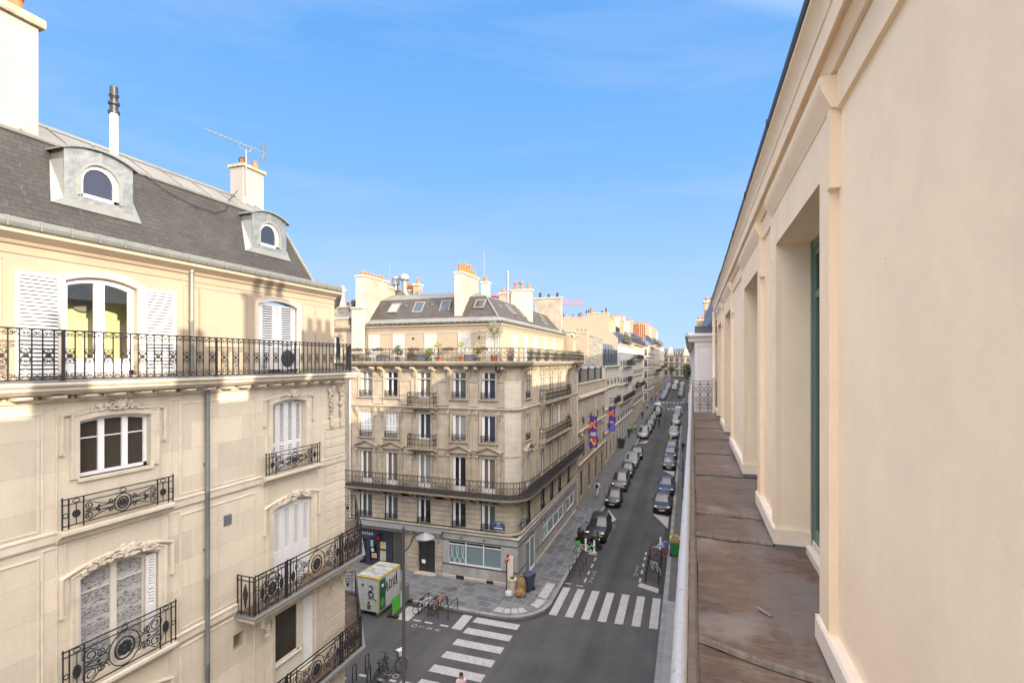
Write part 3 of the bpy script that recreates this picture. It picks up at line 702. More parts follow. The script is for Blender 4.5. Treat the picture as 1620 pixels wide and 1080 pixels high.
# mouldings: string courses, bays, quoins
mb = MB()
for z in (11.74, 8.72):
    for a, b in ((-4., 5.92), (8.06, 10.52), (12.62, CH)) if z > 10 else ((-4., 5.92), (8.06, 9.75)):
        mb.extr([(.0, z), (-.03, z + .01), (-.045, z + .04), (-.045, z + .17), (-.06, z + .19), (-.06, z + .22), (0, z + .23)], a, b)
mb.parts('string_course', 'white_moulding', bA)
mb = MB()   # slightly raised panels with sunk borders between the bays
def panel(x0, x1, z0, z1, w=.05): mb.sweep([(x0, z0), (x1, z0), (x1, z1), (x0, z1)], [(0, 0), (0, .012), (-.02, .016), (-w, .004), (-w, 0)], True)
for z0, z1 in ((12.05, 14.05), (9.05, 11.55), (6.1, 8.6)):
    for a, b in ((3.4, 5.62), (8.30, 10.3)): panel(a, b, z0, z1)
    for a, b in ((5.72, 5.90), (8.05, 8.22)): panel(a, b, z0 - .2, z1 + .1, .035)
mb.parts('panel_moulding', 'white_moulding', bA)
mb = MB(); z = 6.3
while z < 12.9: mb.extr([(0, z), (-.03, z + .015), (-.03, z + .255), (0, z + .27)], 13.02, CH - .01); z += .285
mb.parts('quoin', 'cut_limestone', bA)
def leafy(mb, cx, cz, w, h, seed, y=-.05, n=46, rise=.1):
    rg = random.Random(seed)
    for k in range(n):
        t = rg.uniform(-1, 1); e = (1 - abs(t)) ** .6
        x = cx + t * w; z = cz - rise * t * t + rg.uniform(-.5, .5) * h * (.35 + .65 * e)
        s = rg.uniform(.022, .05) * (.5 + .6 * e)
        mb.ball((x, y - rg.uniform(0, .045) * e, z), (s * rg.uniform(.8, 1.9), .03, s), 6, 4)
    for s in (-1, 1):
        mb.tube(shift(spiral(cx + s * w * .22, cz, .11, R(90), 1.4, s, 14), y - .02), .018, 5)
        mb.tube(shift(spiral(cx + s * w * .55, cz - rise * .4, .07, R(90), 1.3, -s, 12), y - .01), .014, 5)
    for k in range(7):
        a = math.pi * (k + .5) / 7; mb.tube([(cx, y - .05, cz - .08), (cx + .075 * math.cos(a), y - .065, cz - .02 + .10 * math.sin(a)), (cx + .12 * math.cos(a), y - .03, cz - .03 + .15 * math.sin(a))], [.012, .024, .012], 5)
def surround(x0, x1, z0, z1, rise, w=.16, ear=True, seed=0, orn=None, top=None):
    mb = MB(); A = arc(x0, x1, z1, rise)
    prof = [(0, 0), (0, .02), (.02, .035), (w * .7, .035), (w * .8, .055), (w, .055), (w, 0)]
    mb.sweep([(x0, z0)] + A + [(x1, z0)], prof)
    if ear:
        B = [(p[0] * 1. + (-.0 if 0 else 0), p[1]) for p in arc(x0 - w - .10, x1 + w + .10, z1 + .10, rise * 1.15)]
        mb.sweep([(B[0][0], z1 - .55)] + B + [(B[-1][0], z1 - .55)], [(0, .0), (0, .03), (.03, .06), (.055, .06), (.07, .0)])
        for x in (x0 - w - .13, x1 + w + .13): mb.box(x - .045, x + .045, -.05, 0, z1 - .58, z1 - .552)
    if top: mb.sweep([(x0 - .22, top - .5), (x0 - .22, top), (x1 + .22, top), (x1 + .22, top - .5)], [(0, 0), (.0, .02), (.03, .02), (.03, 0)])
    o = mb.build('window_surround', 'white_moulding', bA, 30)
    if orn:
        mb = MB(); leafy(mb, (x0 + x1) / 2, z1 + rise + orn[1], orn[0], orn[2], seed, -.055, orn[3], rise); mb.build('carving', 'white_moulding', o, 50)
    return o
surround(*W4L, seed=1, orn=(.52, .20, .17, 40)); surround(*W3L, seed=2, orn=(.72, .13, .26, 120), top=11.66); surround(*W4R, seed=3, orn=(.42, .18, .18, 40)); surround(*W3R, seed=4, orn=(.62, .13, .26, 110), top=11.66); surround(*W2L, seed=5, orn=(.72, .16, .26, 110), top=8.62)
surround(W2R[0], W2R[1], W2R[2], W2R[3], 0.001, .14, False)
surround(*UL, w=.13, ear=False).location = (0, U, 0); surround(*UR, w=.13, ear=False).location = (0, U, 0)
mb = MB()   # fruit swags hanging on the corner strip under the big balcony
rg = random.Random(5)
for x in (13.28, 13.74):
    for z in [14.2 - k * .055 for k in range(24)]:
        w = .13 * max(.25, 1 - ((14.2 - z) / 1.5))
        for q in range(2): mb.ball((x + rg.uniform(-w, w), -.05 - rg.uniform(0, .04), z), (rg.uniform(.03, .06), .05, rg.uniform(.03, .055)), 6, 4)
    for s in (-1, 1): mb.tube(shift(spiral(x + s * .1, 14.1, .09, R(90), 1.3, s, 12), -.08), .02, 5)
mb.build('corner_carving', 'white_moulding', bA, 50)
# sills and ornate window railings
def ornate(mb, x0, x1, z0, z1, y, split=True):
    b = .011
    mb.box(x0 - .02, x1 + .02, y - .014, y + .014, z1 - .018, z1); mb.box(x0, x1, y - b, y + b, z0 + .05, z0 + .068); mb.box(x0, x1, y - b, y + b, z1 - .12, z1 - .106)
    for x in (x0, x0 + .10, x0 + .34, x1 - .34, x1 - .10, x1): mb.box(x - .010, x + .010, y - .010, y + .010, z0, z1 + (.03 if x in (x0, x1) else 0))
    zc = (z0 + .06 + z1 - .11) / 2; hh = (z1 - z0 - .2) / 2; xc = (x0 + x1) / 2; w = .0115
    E = lambda rx, rz, n=18, cx=xc: [(cx + rx * math.cos(2 * math.pi * k / n), y, zc + rz * math.sin(2 * math.pi * k / n)) for k in range(n)]
    mb.tube(E(hh * .88, hh * .98), w, 4, True); mb.tube(E(hh * .55, hh * .62), w * 1.7, 5, True)
    for k in range(8): a = k * math.pi / 4; mb.ball((xc + hh * .27 * math.cos(a), y, zc + hh * .3 * math.sin(a)), (hh * .17, .012, hh * .17), 6, 4)
    mb.ball((xc, y, zc), (hh * .16, .02, hh * .16), 6, 4)
    for s in (-1, 1):
        L = (x1 - x0) / 2 - .34
        for q in (-1, 1):
            cx = xc + s * (L - .10)
            mb.tube(shift(spiral(cx, zc + q * hh * .52, hh * .42, R(90 * q), 1.5, -s * q, 20), y), w, 4)
            mb.tube([(cx, y, zc + q * hh * .94), (xc + s * (L * .62), y, zc + q * hh * .55), (xc + s * hh * .9, y, zc + q * hh * .12)], w, 4)
            mb.tube(shift(spiral(xc + s * (hh * 1.25), zc + q * hh * .45, hh * .24, R(-90 * q), 1.3, s * q, 14), y), w, 4)
            mb.tube([(xc + s * hh * .8, y, zc + q * hh * .6), (xc + s * hh * 1.1, y, zc + q * hh * .25), (xc + s * L * .95, y, zc + q * hh * .05)], w, 4)
            mb.ball((xc + s * (L * .62), y, zc + q * hh * .28), (.028, .012, .022), 5, 4)
        mb.ball((xc + s * (L * .66), y, zc), (.04, .014, .03), 6, 4)
        ex = (x0 + .22) if s < 0 else (x1 - .22)
        mb.plate([(ex - .055, zc), (ex, zc - hh * .42), (ex + .055, zc), (ex, zc + hh * .42)], y - .012, y + .012)
        mb.tube(E(.06, hh * .36, 12, ex), w, 4, True)
        mb.box(ex - .006, ex + .006, y - .006, y + .006, z0 + .06, z1 - .11)
        ez = (x0 + .05) if s < 0 else (x1 - .05); mb.tube([(ez + .042 * math.cos(a * math.pi / 6), y, zc + .042 * math.sin(a * math.pi / 6)) for a in range(12)], w, 4, True)
        mb.tube([(ex + .06 * math.cos(a * math.pi / 6), y, z1 - .062 + .035 * math.sin(a * math.pi / 6)) for a in range(12)], w * .8, 4, True)
    mb.tube([(xc + .06 * math.cos(a * math.pi / 6), y, z1 - .062 + .038 * math.sin(a * math.pi / 6)) for a in range(12)], w * .8, 4, True)
def sill_and_rail(x0, x1, z0, z1, tall=None):
    mb = MB(); mb.extr([(0, z0 - .26), (-.05, z0 - .25), (-.09, z0 - .17), (-.14, z0 - .14), (-.20, z0 - .10), (-.20, z0 - .04), (0, z0 - .02)], x0 - .03, x1 + .03)
    s = mb.build('sill', 'white_moulding', bA)
    mb = MB(); ornate(mb, x0, x1, z0, z1, -.15); mb.build('railing', 'wrought_iron', s, 60)
sill_and_rail(5.92, 7.98, 11.98, 12.53); sill_and_rail(5.93, 8.04, 8.93, 9.80); sill_and_rail(5.93, 8.04, 5.93, 6.80); sill_and_rail(10.55, 12.62, 11.95, 12.54)
# balconies that wrap the canted corner
for zs, zr in ((8.66, 9.66), (5.62, 6.60)):
    xs = 9.72; yo = -.60
    nx, ny = d[1] / math.hypot(*d), -d[0] / math.hypot(*d)
    kx = CH + .60 * ((nx) / (1 - ny)); e = (CH + d[0] + nx * .60, d[1] + ny * .60)
    foot = [(xs, 0.02), (xs, yo), (kx, yo), e, (CH + d[0] - .02 * nx, d[1] - .02 * ny), (CH - .01, .02)]
    def ring(o, z): return [(foot[0][0] - o, .02, z), (foot[1][0] - o, foot[1][1] - o, z), (foot[2][0] + o * .5, foot[2][1] - o, z), (e[0] + nx * o, e[1] + ny * o, z), (*foot[4], z), (*foot[5], z)]
    mb = MB(); mb.loft([ring(-.12, zs - .22), ring(-.08, zs - .16), ring(-.02, zs - .13), ring(-.02, zs - .06), ring(.0, zs - .05)]); b_ = mb.build('balcony', 'white_moulding', bA)
    mb = MB(); mb.loft([ring(.02, zs - .052), ring(.05, zs - .03), ring(.05, zs - .005), ring(-.04, zs + .01)]); mb.build('lead_cover', 'aged_lead_sheet' if 0 else 'drain_grey', b_)
    mb = MB(); mb.poly([(p[0], p[1], zs + .016) for p in ring(-.06, 0)]); mb.build('balcony_deck', 'aged_lead_sheet', b_)
    mb = MB(); zr0 = zs + .08; h = zr - zr0; y = yo + .06
    mb.box(xs + .04, kx - .03, y - .016, y + .016, zr - .02, zr); mb.box(xs + .04, kx - .03, y - .01, y + .01, zr0, zr0 + .018); mb.box(xs + .04, kx - .03, y - .009, y + .009, zr - .13, zr - .115)
    posts = [xs + .05, xs + .42 + .7, xs + .42 + .86, kx - 1.15, kx - .99, kx - .05]
    for x in posts: mb.box(x - .013, x + .013, y - .013, y + .013, zs + .02, zr)
    ornate(mb, posts[0] - .05 + .1, posts[1] + .06, zr0 - .05, zr, y)
    ornate(mb, posts[2] - .12, posts[3] + .12, zr0 - .05, zr, y); ornate(mb, posts[4] - .1, posts[5], zr0 - .05, zr, y)
    # return to the wall at the near end
    mb.M = Matrix.Translation((xs + .05, y, 0)) @ Matrix.Rotation(R(90), 4, 'Z')
    for x in (0.0, .14, .40, .52): mb.box(x - .012, x + .012, -.012, .012, zs + .02, zr)
    for z in (zr - .02, zr0, zr - .13): mb.box(0, .54, -.012, .012, z, z + .018)
    mb.plate([(.19, (zr + zr0) / 2), (.27, zr0 + .1), (.35, (zr + zr0) / 2), (.27, zr - .2)], -.012, .012)
    # canted side and its far end
    ang = math.atan2(d[1], d[0])
    mb.M = Matrix.Translation((kx - .05, y, 0)) @ Matrix.Rotation(ang, 4, 'Z'); Lc = math.hypot(e[0] - kx, e[1] - yo) + .02
    for z in (zr - .02, zr0, zr - .13): mb.box(0, Lc, -.012, .012, z, z + .018)
    for x in (Lc - .0, Lc - .16, Lc * .5, .3): mb.box(x - .013, x + .013, -.013, .013, zs + .02, zr)
    ornate(mb, .2, Lc - .1, zr0 - .05, zr, 0)
    mb.M = Matrix.Translation((kx - .05, y, 0)) @ Matrix.Rotation(ang, 4, 'Z') @ Matrix.Translation((Lc, 0, 0)) @ Matrix.Rotation(R(90), 4, 'Z')
    for z in (zr - .02, zr0, zr - .13): mb.box(0, .58, -.012, .012, z, z + .018)
    for x in (.0, .12, .46, .58): mb.box(x - .012, x + .012, -.012, .012, zs + .02, zr)
    for q in (-1, 1): mb.tube(shift(spiral(.29, (zr + zr0) / 2 - .03 + q * .2, .13, R(90 * q), 1.4, q, 16), 0), .010, 4)
    mb.tube([(.29 + .12 * math.cos(a * math.pi / 7), 0, (zr + zr0) / 2 - .03 + .14 * math.sin(a * math.pi / 7)) for a in range(14)], .010, 4, True)
    mb.ball((.29, 0, (zr + zr0) / 2 - .03), (.07, .015, .08), 8, 5)
    mb.M = None
    mb.build('railing', 'wrought_iron', b_, 60)
    mb = MB()
    rg = random.Random(9)
    for x in (10.62, 13.25, 13.75):
        mb.extr([(.0, zs - .75), (-.10, zs - .72), (-.13, zs - .5), (-.20, zs - .40), (-.40, zs - .32), (-.42, zs - .23), (0, zs - .22)], x - .10, x + .10)
        for s in (-1, 1): mb.tube([(x + s * .11, p[1], p[2]) for p in [(0, -.30 + .09 * math.cos(a * .62), zs - .32 + .09 * math.sin(a * .62)) for a in range(11)]], .02, 5)
        for k in range(10): mb.ball((x + rg.uniform(-.07, .07), -.12 - rg.uniform(0, .05), zs - .8 + rg.uniform(-.16, .2)), (.035, .03, .04), 6, 4)
    mb.build('console', 'white_moulding', b_, 40)
# windows
def casement(name, x0, x1, z0, z1, rise, y, cols, bars=(), fr=.065, paint='pvc_white', glass='dark_glass', parent=bA, inset=.0, shape=None):
    mb = MB(); A = shape or arc(x0, x1, z1, rise); ap = .05
    prof = [(0, -y), (0, -y + ap), (-fr, -y + ap), (-fr, -y)]
    mb.sweep([(x0, z0)] + A + [(x1, z0)], prof); mb.box(x0, x1, y - ap, y, z0, z0 + fr)
    wdt = (x1 - x0) / cols
    for k in range(1, cols): xm = x0 + k * wdt; mb.box(xm - .055, xm + .055, y - ap - .006, y - .001, z0 + fr, z1 + rise * .9 - fr * .6)
    for z in bars: mb.box(x0 + fr, x1 - fr, y - ap + .01, y - .012, z - .010, z + .010)
    o = mb.build(name, paint, parent)
    mb = MB(); mb.poly([(p[0], y - .018, p[1]) for p in [(x0 + .02, z0 + .02), (x1 - .02, z0 + .02)] + [(p[0], p[1] - .03) for p in A[::-1]]]); mb.build('pane', glass, o)
    return o
casement('window', *W4L, .17, 3, (13.55,), glass='brown_glass')
mb = MB(); mb.box(W4L[0] - .04, W4L[1] + .04, -.05, .14, W4L[2] - .07, W4L[2]); mb.build('window_ledge', 'white_moulding', bA)
w3 = casement('window', W3L[0] + .02, W3L[1] - .20, W3L[2], W3L[3] + .02, .13, .15, 2, (10.62,), paint='cream_paint', glass='lace_curtain')
mb = MB(); shutter_mesh(mb, W3L[1] - .24, W3L[1] - .03, W3L[2], W3L[3], .06, gaps=[(W3L[2] + .9, W3L[3] - .72 + .0), (W3L[3] - .66, W3L[3] - .05)], cover=.55); shutter_mesh(mb, W3L[0] + .01, W3L[0] + .05, W3L[2], W3L[3], .08, fr=.01); mb.build('shutter', 'white_paint', w3)
w2 = casement('window', W2L[0] + .02, W2L[1] - .05, W2L[2], W2L[3], W2L[4], .15, 2, paint='cream_paint')
def shutters(ws, leaves, y, gapf, name='shutter', parent=bA, rise=0., paint='white_paint', pitch=.045, cover=.95):
    mb = MB(); x0, x1, z0, z1 = ws[:4]; w = (x1 - x0) / leaves
    for k in range(leaves):
        zt = z1 + rise * (1 - (2 * (k + .5) / leaves - 1) ** 2)
        shutter_mesh(mb, x0 + k * w + .004, x0 + (k + 1) * w - .004, z0, zt, y, gaps=gapf(z0, zt), fr=w * .24, pitch=pitch, cover=cover)
    return mb.build(name, paint, parent)
shutters((W4R[0] + .01, W4R[1] - .01, W4R[2] + .02, W4R[3] - .03), 4, .18, lambda a, b: [(a + .08, a + .62), (a + .72, b - .07)], rise=.09, cover=.42, pitch=.062)
shutters((W3R[0] + .01, W3R[1] - .01, W3R[2] + .02, W3R[3] - .03), 4, .10, lambda a, b: [(a + .95, b - .16)], rise=.12, cover=.42, pitch=.062)
mb = MB(); mb.box(W3R[0], W3R[1], .104, .12, W3R[2], W3R[3]); mb.build('louvre_shade_sheet', 'drain_grey', bA)  # dark sheet stands in for the shade between the louvres
mb = MB(); mb.box(W4R[0], W4R[1], .19, .20, W4R[2], W4R[3]); mb.build('louvre_shade_sheet', 'drain_grey', bA)
# second floor right: window with a brown pane, apron panel and folded shutter
o = casement('window', W2R[0] + .04, W2R[0] + 1.02, W2R[2] + .62, W2R[3] - .01, 0.001, .16, 1, glass='brown_glass', paint='cream_paint')
mb = MB(); mb.box(W2R[0] + .04, W2R[0] + 1.1, .12, .17, W2R[2], W2R[2] + .58); mb.box(W2R[0] + .02, W2R[0] + 1.12, .05, .17, W2R[2] + .581, W2R[2] + .618); mb.build('apron', 'cream_paint', o)
mb = MB(); mb.M = Matrix.Translation((W2R[1] - .16, .17, 0)) @ Matrix.Rotation(R(-62), 4, 'Z'); shutter_mesh(mb, .0, .26, W2R[2], W2R[3] - .02, 0, gaps=[(W2R[2] + 1.0, W2R[3] - .12)]); mb.M = None; mb.build('shutter', 'white_paint', o)
mb = MB(); mb.box(W2R[0] + 1.06, W2R[1] - .16, .16, .2, W2R[2], W2R[3]); mb.build('side_panel', 'cream_paint', o)
for a, b, z, h in [(a, b, z, 2.2) for a, b in ((6.28, 7.77), (11., 12.45)) for z in (.6, 3.1)] + [(a, a + 1.4, z, 2.) for a in (-2.2, 1.6) for z in (3.1, 5.95, 8.98, 11.98)]:
    casement('window', a + .01, b - .01 if b else b, z, z + h, .001, .16, 2)
# fifth floor left: french window on a pale green room, shutters folded open
def thin_glass():
    t = NT('clear_glass'); g = t.n('BsdfGlossy', {'Roughness': .02}).outputs[0]; tr = t.n('BsdfTransparent').outputs[0]
    fr = t.n('Fresnel', {'IOR': 1.45}).outputs[0]
    mx_ = t.n('MixShader', {0: t.math('ADD', fr, .06)}); t.l(tr, mx_.inputs[1]); t.l(g, mx_.inputs[2]); t.l(mx_.outputs[0], t.out.inputs[0]); MATS['clear_glass'] = t.m
thin_glass()
surf('green_room_wall', (.55, .56, .30), .8, .05, 2.); surf('yellow_room_wall', (.66, .62, .32), .8, .05, 2.); surf('mirror_grey', (.24, .25, .22), .3, .1, 3.); surf('room_floor', (.30, .20, .12), .6, .2, 3.); surf('plant_green', (.05, .12, .045), .7, .4, 8.)
fw = casement('french_window', *UL[:2], UL[2], UL[3], UL[4], U + .17, 2, (), fr=.10, glass='clear_glass')
mb = MB(); y = U + .17
for xa, xb in ((UL[0] + .1, 6.82), (6.94, UL[1] - .1)): mb.box(xa, xb, y - .045, y - .003, UL[2] + .06, UL[2] + .34)
mb.box(6.80, 6.96, y - .07, y + .01, UL[2] + .06, 16.56); mb.build('door_rail', 'pvc_white', fw)
mb = MB(); ry = U + 1.5
mb.box(5.4, 8.6, ry, ry + .05, 14.6, 17.1); mb.box(5.3, 5.4, U + .25, ry, 14.6, 17.1); mb.box(8.6, 8.7, U + .25, ry, 14.6, 17.1); mb.box(5.4, 8.6, U + .25, ry, 17.1, 17.15)
rm = mb.build('room_wall', 'green_room_wall', bA)
mb = MB(); mb.box(6.35, 8.55, ry - .35, ry - .004, 14.66, 15.92); mb.build('low_partition', 'yellow_room_wall', rm)
mb = MB(); mb.box(5.4, 8.6, U + .25, ry, 14.62, 14.655); mb.build('room_floor', 'room_floor', rm)
mb = MB(); mb.lathe([(.0, 0), (.27, 0), (.27, .04), (.0, .04)], (7.35, ry - .10, 16.35), 24, 'y'); mb.build('round_mirror', 'mirror_grey', rm)
mb = MB(); rg = random.Random(1)
for k in range(70): mb.ball((7.1 + rg.gauss(0, .18), U + .55 + rg.gauss(0, .1), 14.95 + rg.gauss(0, .09)), (.05, .02, .05), 5, 3)
mb.build('potted_fern', 'plant_green', rm)
mb = MB(); shutter_mesh(mb, 5.46, 6.17, 14.74, 16.58, U - .01, gaps=[(14.80, 15.45), (15.52, 16.52)], pitch=.066, cover=.74); sh_ = mb.build('shutter', 'white_paint', bA); mb = MB(); mb.box(5.47, 6.16, U - .008, U - .004, 14.76, 16.56); mb.build('louvre_shade_sheet', 'drain_grey', sh_)  # dark sheet behind the open leaf gives its slits their shade
mb = MB(); shutter_mesh(mb, 7.66, 8.36, 14.74, 16.56, U - .01, gaps=[(14.80, 15.45), (15.52, 16.50)], pitch=.066, cover=.74); sh_ = mb.build('shutter', 'white_paint', bA); mb = MB(); mb.box(7.67, 8.35, U - .008, U - .004, 14.76, 16.54); mb.build('louvre_shade_sheet', 'drain_grey', sh_)
shutters((UR[0] + .02, UR[1] - .02, UR[2], UR[3] - .02), 2, U + .08, lambda a, b: [(a + .07, b - .07)], rise=.08, pitch=.066, cover=.62)
mb = MB(); mb.box(UR[0], UR[1], U + .1, U + .12, UR[2], UR[3]); mb.build('louvre_shade_sheet', 'drain_grey', bA)  # shade behind the closed slats put in as a dark sheet
mb = MB()   # sunk wall panels of the upper storey
for a, b in ((8.60, 8.95), (9.0, 10.35), (12.45, 12.9), (13.0, 13.6), (3.8, 5.3)): mb.sweep([(a, 14.85), (b, 14.85), (b, 16.75), (a, 16.75)], [(0, 0), (0, .014), (-.03, .014), (-.03, 0)], True)
mb.extr([(0, 16.86), (-.02, 16.87), (-.02, 16.91), (0, 16.92)], -4, 13.85)
mb.parts('panel_moulding', 'bright_render', bA, None, (0, U, 0))
# eaves cornice, gutter, roof
mb = MB(); follow(mb, [(-.3, 17.02), (.04, 17.03), (.06, 17.07), (.06, 17.09), (.20, 17.17), (.24, 17.19), (.24, 17.25), (-.3, 17.26)], -4., U, -.13); mb.build('cornice', 'bright_render', bA)
mb = MB(); follow(mb, [(.02, 17.262), (.20, 17.27), (.235, 17.30), (.255, 17.36), (.255, 17.44), (.235, 17.45), (.10, 17.46), (.02, 17.47)], -4., U, -.13)
x = -3.7
while x < 13.7: mb.extr([(U - .262, 17.28), (U - .27, 17.36), (U - .27, 17.455), (U - .18, 17.475), (U - .18, 17.45), (U - .25, 17.44)], x, x + .03); x += .47
mb.build('gutter', 'zinc_gutter', bA)
ys0, zs0, ys1, zs1, ys2, zs2 = U + .12, 17.46, 1.07, 19.28, 1.95, 19.86
xe0, xe1, xe2 = 13.02, 12.18, 11.75
mb = MB(); nx = 24
mb.poly([(-4, ys0, zs0), (xe0, ys0, zs0), (xe1, ys1, zs1), (-4, ys1, zs1)]); mb.poly([(xe0, ys0, zs0), (xe0 + d[0], ys0 + d[1], zs0), (xe1 + d[0], ys1 + d[1], zs1), (xe1, ys1, zs1)])
rf = mb.build('roof', 'roof_slate', bA)
mb = MB(); mb.poly([(-4, ys1, zs1 + .004), (xe1, ys1, zs1 + .004), (xe2, ys2, zs2), (-4, ys2, zs2)]); mb.poly([(xe1, ys1, zs1 + .004), (xe1 + d[0], ys1 + d[1], zs1 + .004), (xe2 + d[0], ys2 + d[1], zs2), (xe2, ys2, zs2)])
mb.poly([(-4, ys2, zs2), (xe2, ys2, zs2), (xe2 + d[0], ys2 + d[1], zs2), (xe2 + 2, 13., 20.1), (-4, 13., 20.1)])
mb.extr([(ys1 - .04, zs1 - .05), (ys1 - .05, zs1 - .01), (ys1 + .02, zs1 + .03), (ys1 + .06, zs1 + .04)], -4, xe1)
mb.extr([(ys2 - .06, zs2 - .02), (ys2 - .03, zs2 + .05), (ys2 + .1, zs2 + .06)], -4, xe2)
for x in [(-3.6 + k * .8) for k in range(20)]: mb.loft([[(x - .015, ys1 + .04, zs1 + .03), (x + .015, ys1 + .04, zs1 + .03), (x + .015, ys1 + .04, zs1 + .055), (x - .015, ys1 + .04, zs1 + .055)], [(x - .015, ys2, zs2 + .01), (x + .015, ys2, zs2 + .01), (x + .015, ys2, zs2 + .035), (x - .015, ys2, zs2 + .035)]])
mb.build('zinc_roof', 'weathered_zinc', rf)
mb = MB(); mb.tube([(xe0, ys0 - .01, zs0), (xe1, ys1 - .01, zs1 + .02), (xe2, ys2, zs2 + .02)], .05, 6); mb.box(-4, 13.5, ys0 - .10, ys0 + .06, 17.44, 17.475); mb.build('hip_flashing', 'weathered_zinc', rf)
mb = MB(); mb.tube([(7.9, 1.2, 19.42), (8.2, 1.03, 19.25), (8.7, .93, 19.0), (9.3, .875, 18.86), (9.9, .87, 18.84), (10.3, .95, 19.05), (10.6, 1.2, 19.42), (11.2, 1.55, 19.9)], .012, 4); mb.build('cable', 'dark_paint', rf)
def dormer(xc, w, zb, zt, wx, wz0, wz1, rise, s=1.):
    # front cheek on the slope at zb; y of the slate at a height
    sl_ = lambda z: ys0 + (z - zs0) / (zs1 - zs0) * (ys1 - ys0)
    yf = sl_(zb) - .06; yb_ = sl_(zs1) + .35
    x0, x1 = xc - w / 2, xc + w / 2; za = zt
    T = arc(x0 - .02, x1 + .02, za - .15, .15, 12)
    mb = MB(); f0 = [(x0, zb), (x1, zb)]
    EL = [(xc - wx / 2 * math.cos(math.pi * k / 10), wz1 - rise + rise * math.sin(math.pi * k / 10)) for k in range(11)]
    op = [(xc - wx / 2, wz0)] + EL + [(xc + wx / 2, wz0)]
    # front plate with an arched opening, as strips
    n = 10; A = op[1:-1]
    for i in range(n):
        p, q = A[i], A[i + 1]; top = lambda x: za - .15 + .15 * (1 - ((x - xc) / (w / 2 + .02)) ** 2)
        mb.poly([(p[0], yf, p[1]), (q[0], yf, q[1]), (q[0], yf, top(q[0])), (p[0], yf, top(p[0]))]); mb.poly([(p[0], yf, p[1]), (p[0], yf + .12, p[1]), (q[0], yf + .12, q[1]), (q[0], yf, q[1])])
    for xa, xb in ((x0, xc - wx / 2), (xc + wx / 2, x1)): mb.poly([(xa, yf, zb), (xb, yf, zb), (xb, yf, top(xb)), (xa, yf, top(xa))])
    mb.poly([(xc - wx / 2, yf, zb), (xc + wx / 2, yf, zb), (xc + wx / 2, yf, wz0), (xc - wx / 2, yf, wz0)])
    for xx in (xc - wx / 2, xc + wx / 2): mb.poly([(xx, yf, wz0), (xx, yf + .12, wz0), (xx, yf + .12, wz1 - rise), (xx, yf, wz1 - rise)])
    mb.poly([(xc - wx / 2, yf, wz0), (xc + wx / 2, yf, wz0), (xc + wx / 2, yf + .12, wz0), (xc - wx / 2, yf + .12, wz0)])
    for xx in (x0, x1):
        mb.poly([(xx, yf, zb), (xx, yf, za - .14), (xx, yb_, za - .14), (xx, sl_(zb) + .05, zb)])
    D = mb.build('dormer', 'crumpled_zinc', bA)
    mb = MB()   # flared aprons beside and below
    for sx, xx in ((-1, x0), (1, x1)):
        mb.loft([[(xx, yf, zb + .02), (xx, yf + .02, za - .34), (xx, sl_(za - .34) + .02, za - .34), (xx, sl_(zb) + .02, zb)], [(xx + sx * .20, sl_(zb - .1) - .01, zb - .10), (xx + sx * .05, sl_(za - .36) - .01, za - .36), (xx + sx * .05, sl_(za - .36) + .02, za - .36), (xx + sx * .20, sl_(zb - .1) + .02, zb - .1)]])
    mb.loft([[(x0 - .20, sl_(zb - .10) - .02, zb - .10), (x1 + .20, sl_(zb - .1) - .02, zb - .10), (x1, yf - .005, zb + .04), (x0, yf - .005, zb + .04)], [(x0 - .20, sl_(zb - .10) + .02, zb - .10), (x1 + .20, sl_(zb - .1) + .02, zb - .10), (x1, yf + .05, zb + .04), (x0, yf + .05, zb + .04)]])
    mb.build('apron', 'zinc_sheet', D)
    mb = MB(); TT = [(x0 - .08, za - .18)] + T[1:-1] + [(x1 + .08, za - .18)]
    mb.loft([[(x, yf - .07, z), (x, yf - .07, z + .035), (x, yb_ + .3, z + .035), (x, yb_ + .3, z)] for x, z in TT]); mb.build('dormer_roof', 'drain_grey', D)
    mb = MB(); mb.sweep(op, [(0, -yf + .0), (0, -yf + .035), (.05, -yf + .035), (.05, -yf)]); mb.box(xc - .018, xc + .018, yf - .02, yf, wz1 + .02, za - .02); mb.build('bead', 'zinc_sheet', D)
    f = casement('window', xc - wx / 2, xc + wx / 2, wz0, wz1 - rise, rise, yf + .10, 1, fr=.075, glass='porthole_glass', parent=D, shape=EL)
dormer(7.0, 1.28, 18.10, 19.24, .72, 18.26, 18.96, .36)
dormer(11.42, 1.26, 18.10, 19.22, .70, 18.26, 18.94, .35)
# chimneys, flue, downpipes, vents
mb = MB(); mb.box(2.2, 6.28, 1.20, 2.3, 19.2, 21.45); st = mb.build('chimney_stack', 'white_render', rf)
mb = MB(); mb.extr([(1.12, 21.45), (1.10, 21.50), (1.12, 21.62), (2.38, 21.62), (2.40, 21.5), (2.38, 21.45)], 2.1, 6.36); mb.build('stack_cap', 'old_cap_stone', st)
for x, m_ in ((5.62, 'sooty_terracotta'), (6.06, 'terracotta')):
    mb = MB(); mb.lathe([(.13, 0), (.15, .03), (.12, .06), (.115, .34), (.14, .36), (.14, .40), (.1, .42)], (x, 1.5, 21.6), 14); mb.lathe([(.17, 0.46), (.18, .48), (.05, .53), (.0, .53)], (x, 1.5, 21.6), 14)
    for a in range(4): mb.box(x - .01 + .11 * math.cos(a * 1.57), x + .01 + .11 * math.cos(a * 1.57), 1.49 + .11 * math.sin(a * 1.57), 1.51 + .11 * math.sin(a * 1.57), 22.0, 22.07)
    mb.build('chimney_pot', m_, st, 40)
mb = MB(); mb.box(11.45, 12.22, 1.62, 2.1, 19.3, 20.72); st2 = mb.build('chimney_stack', 'white_render', rf)
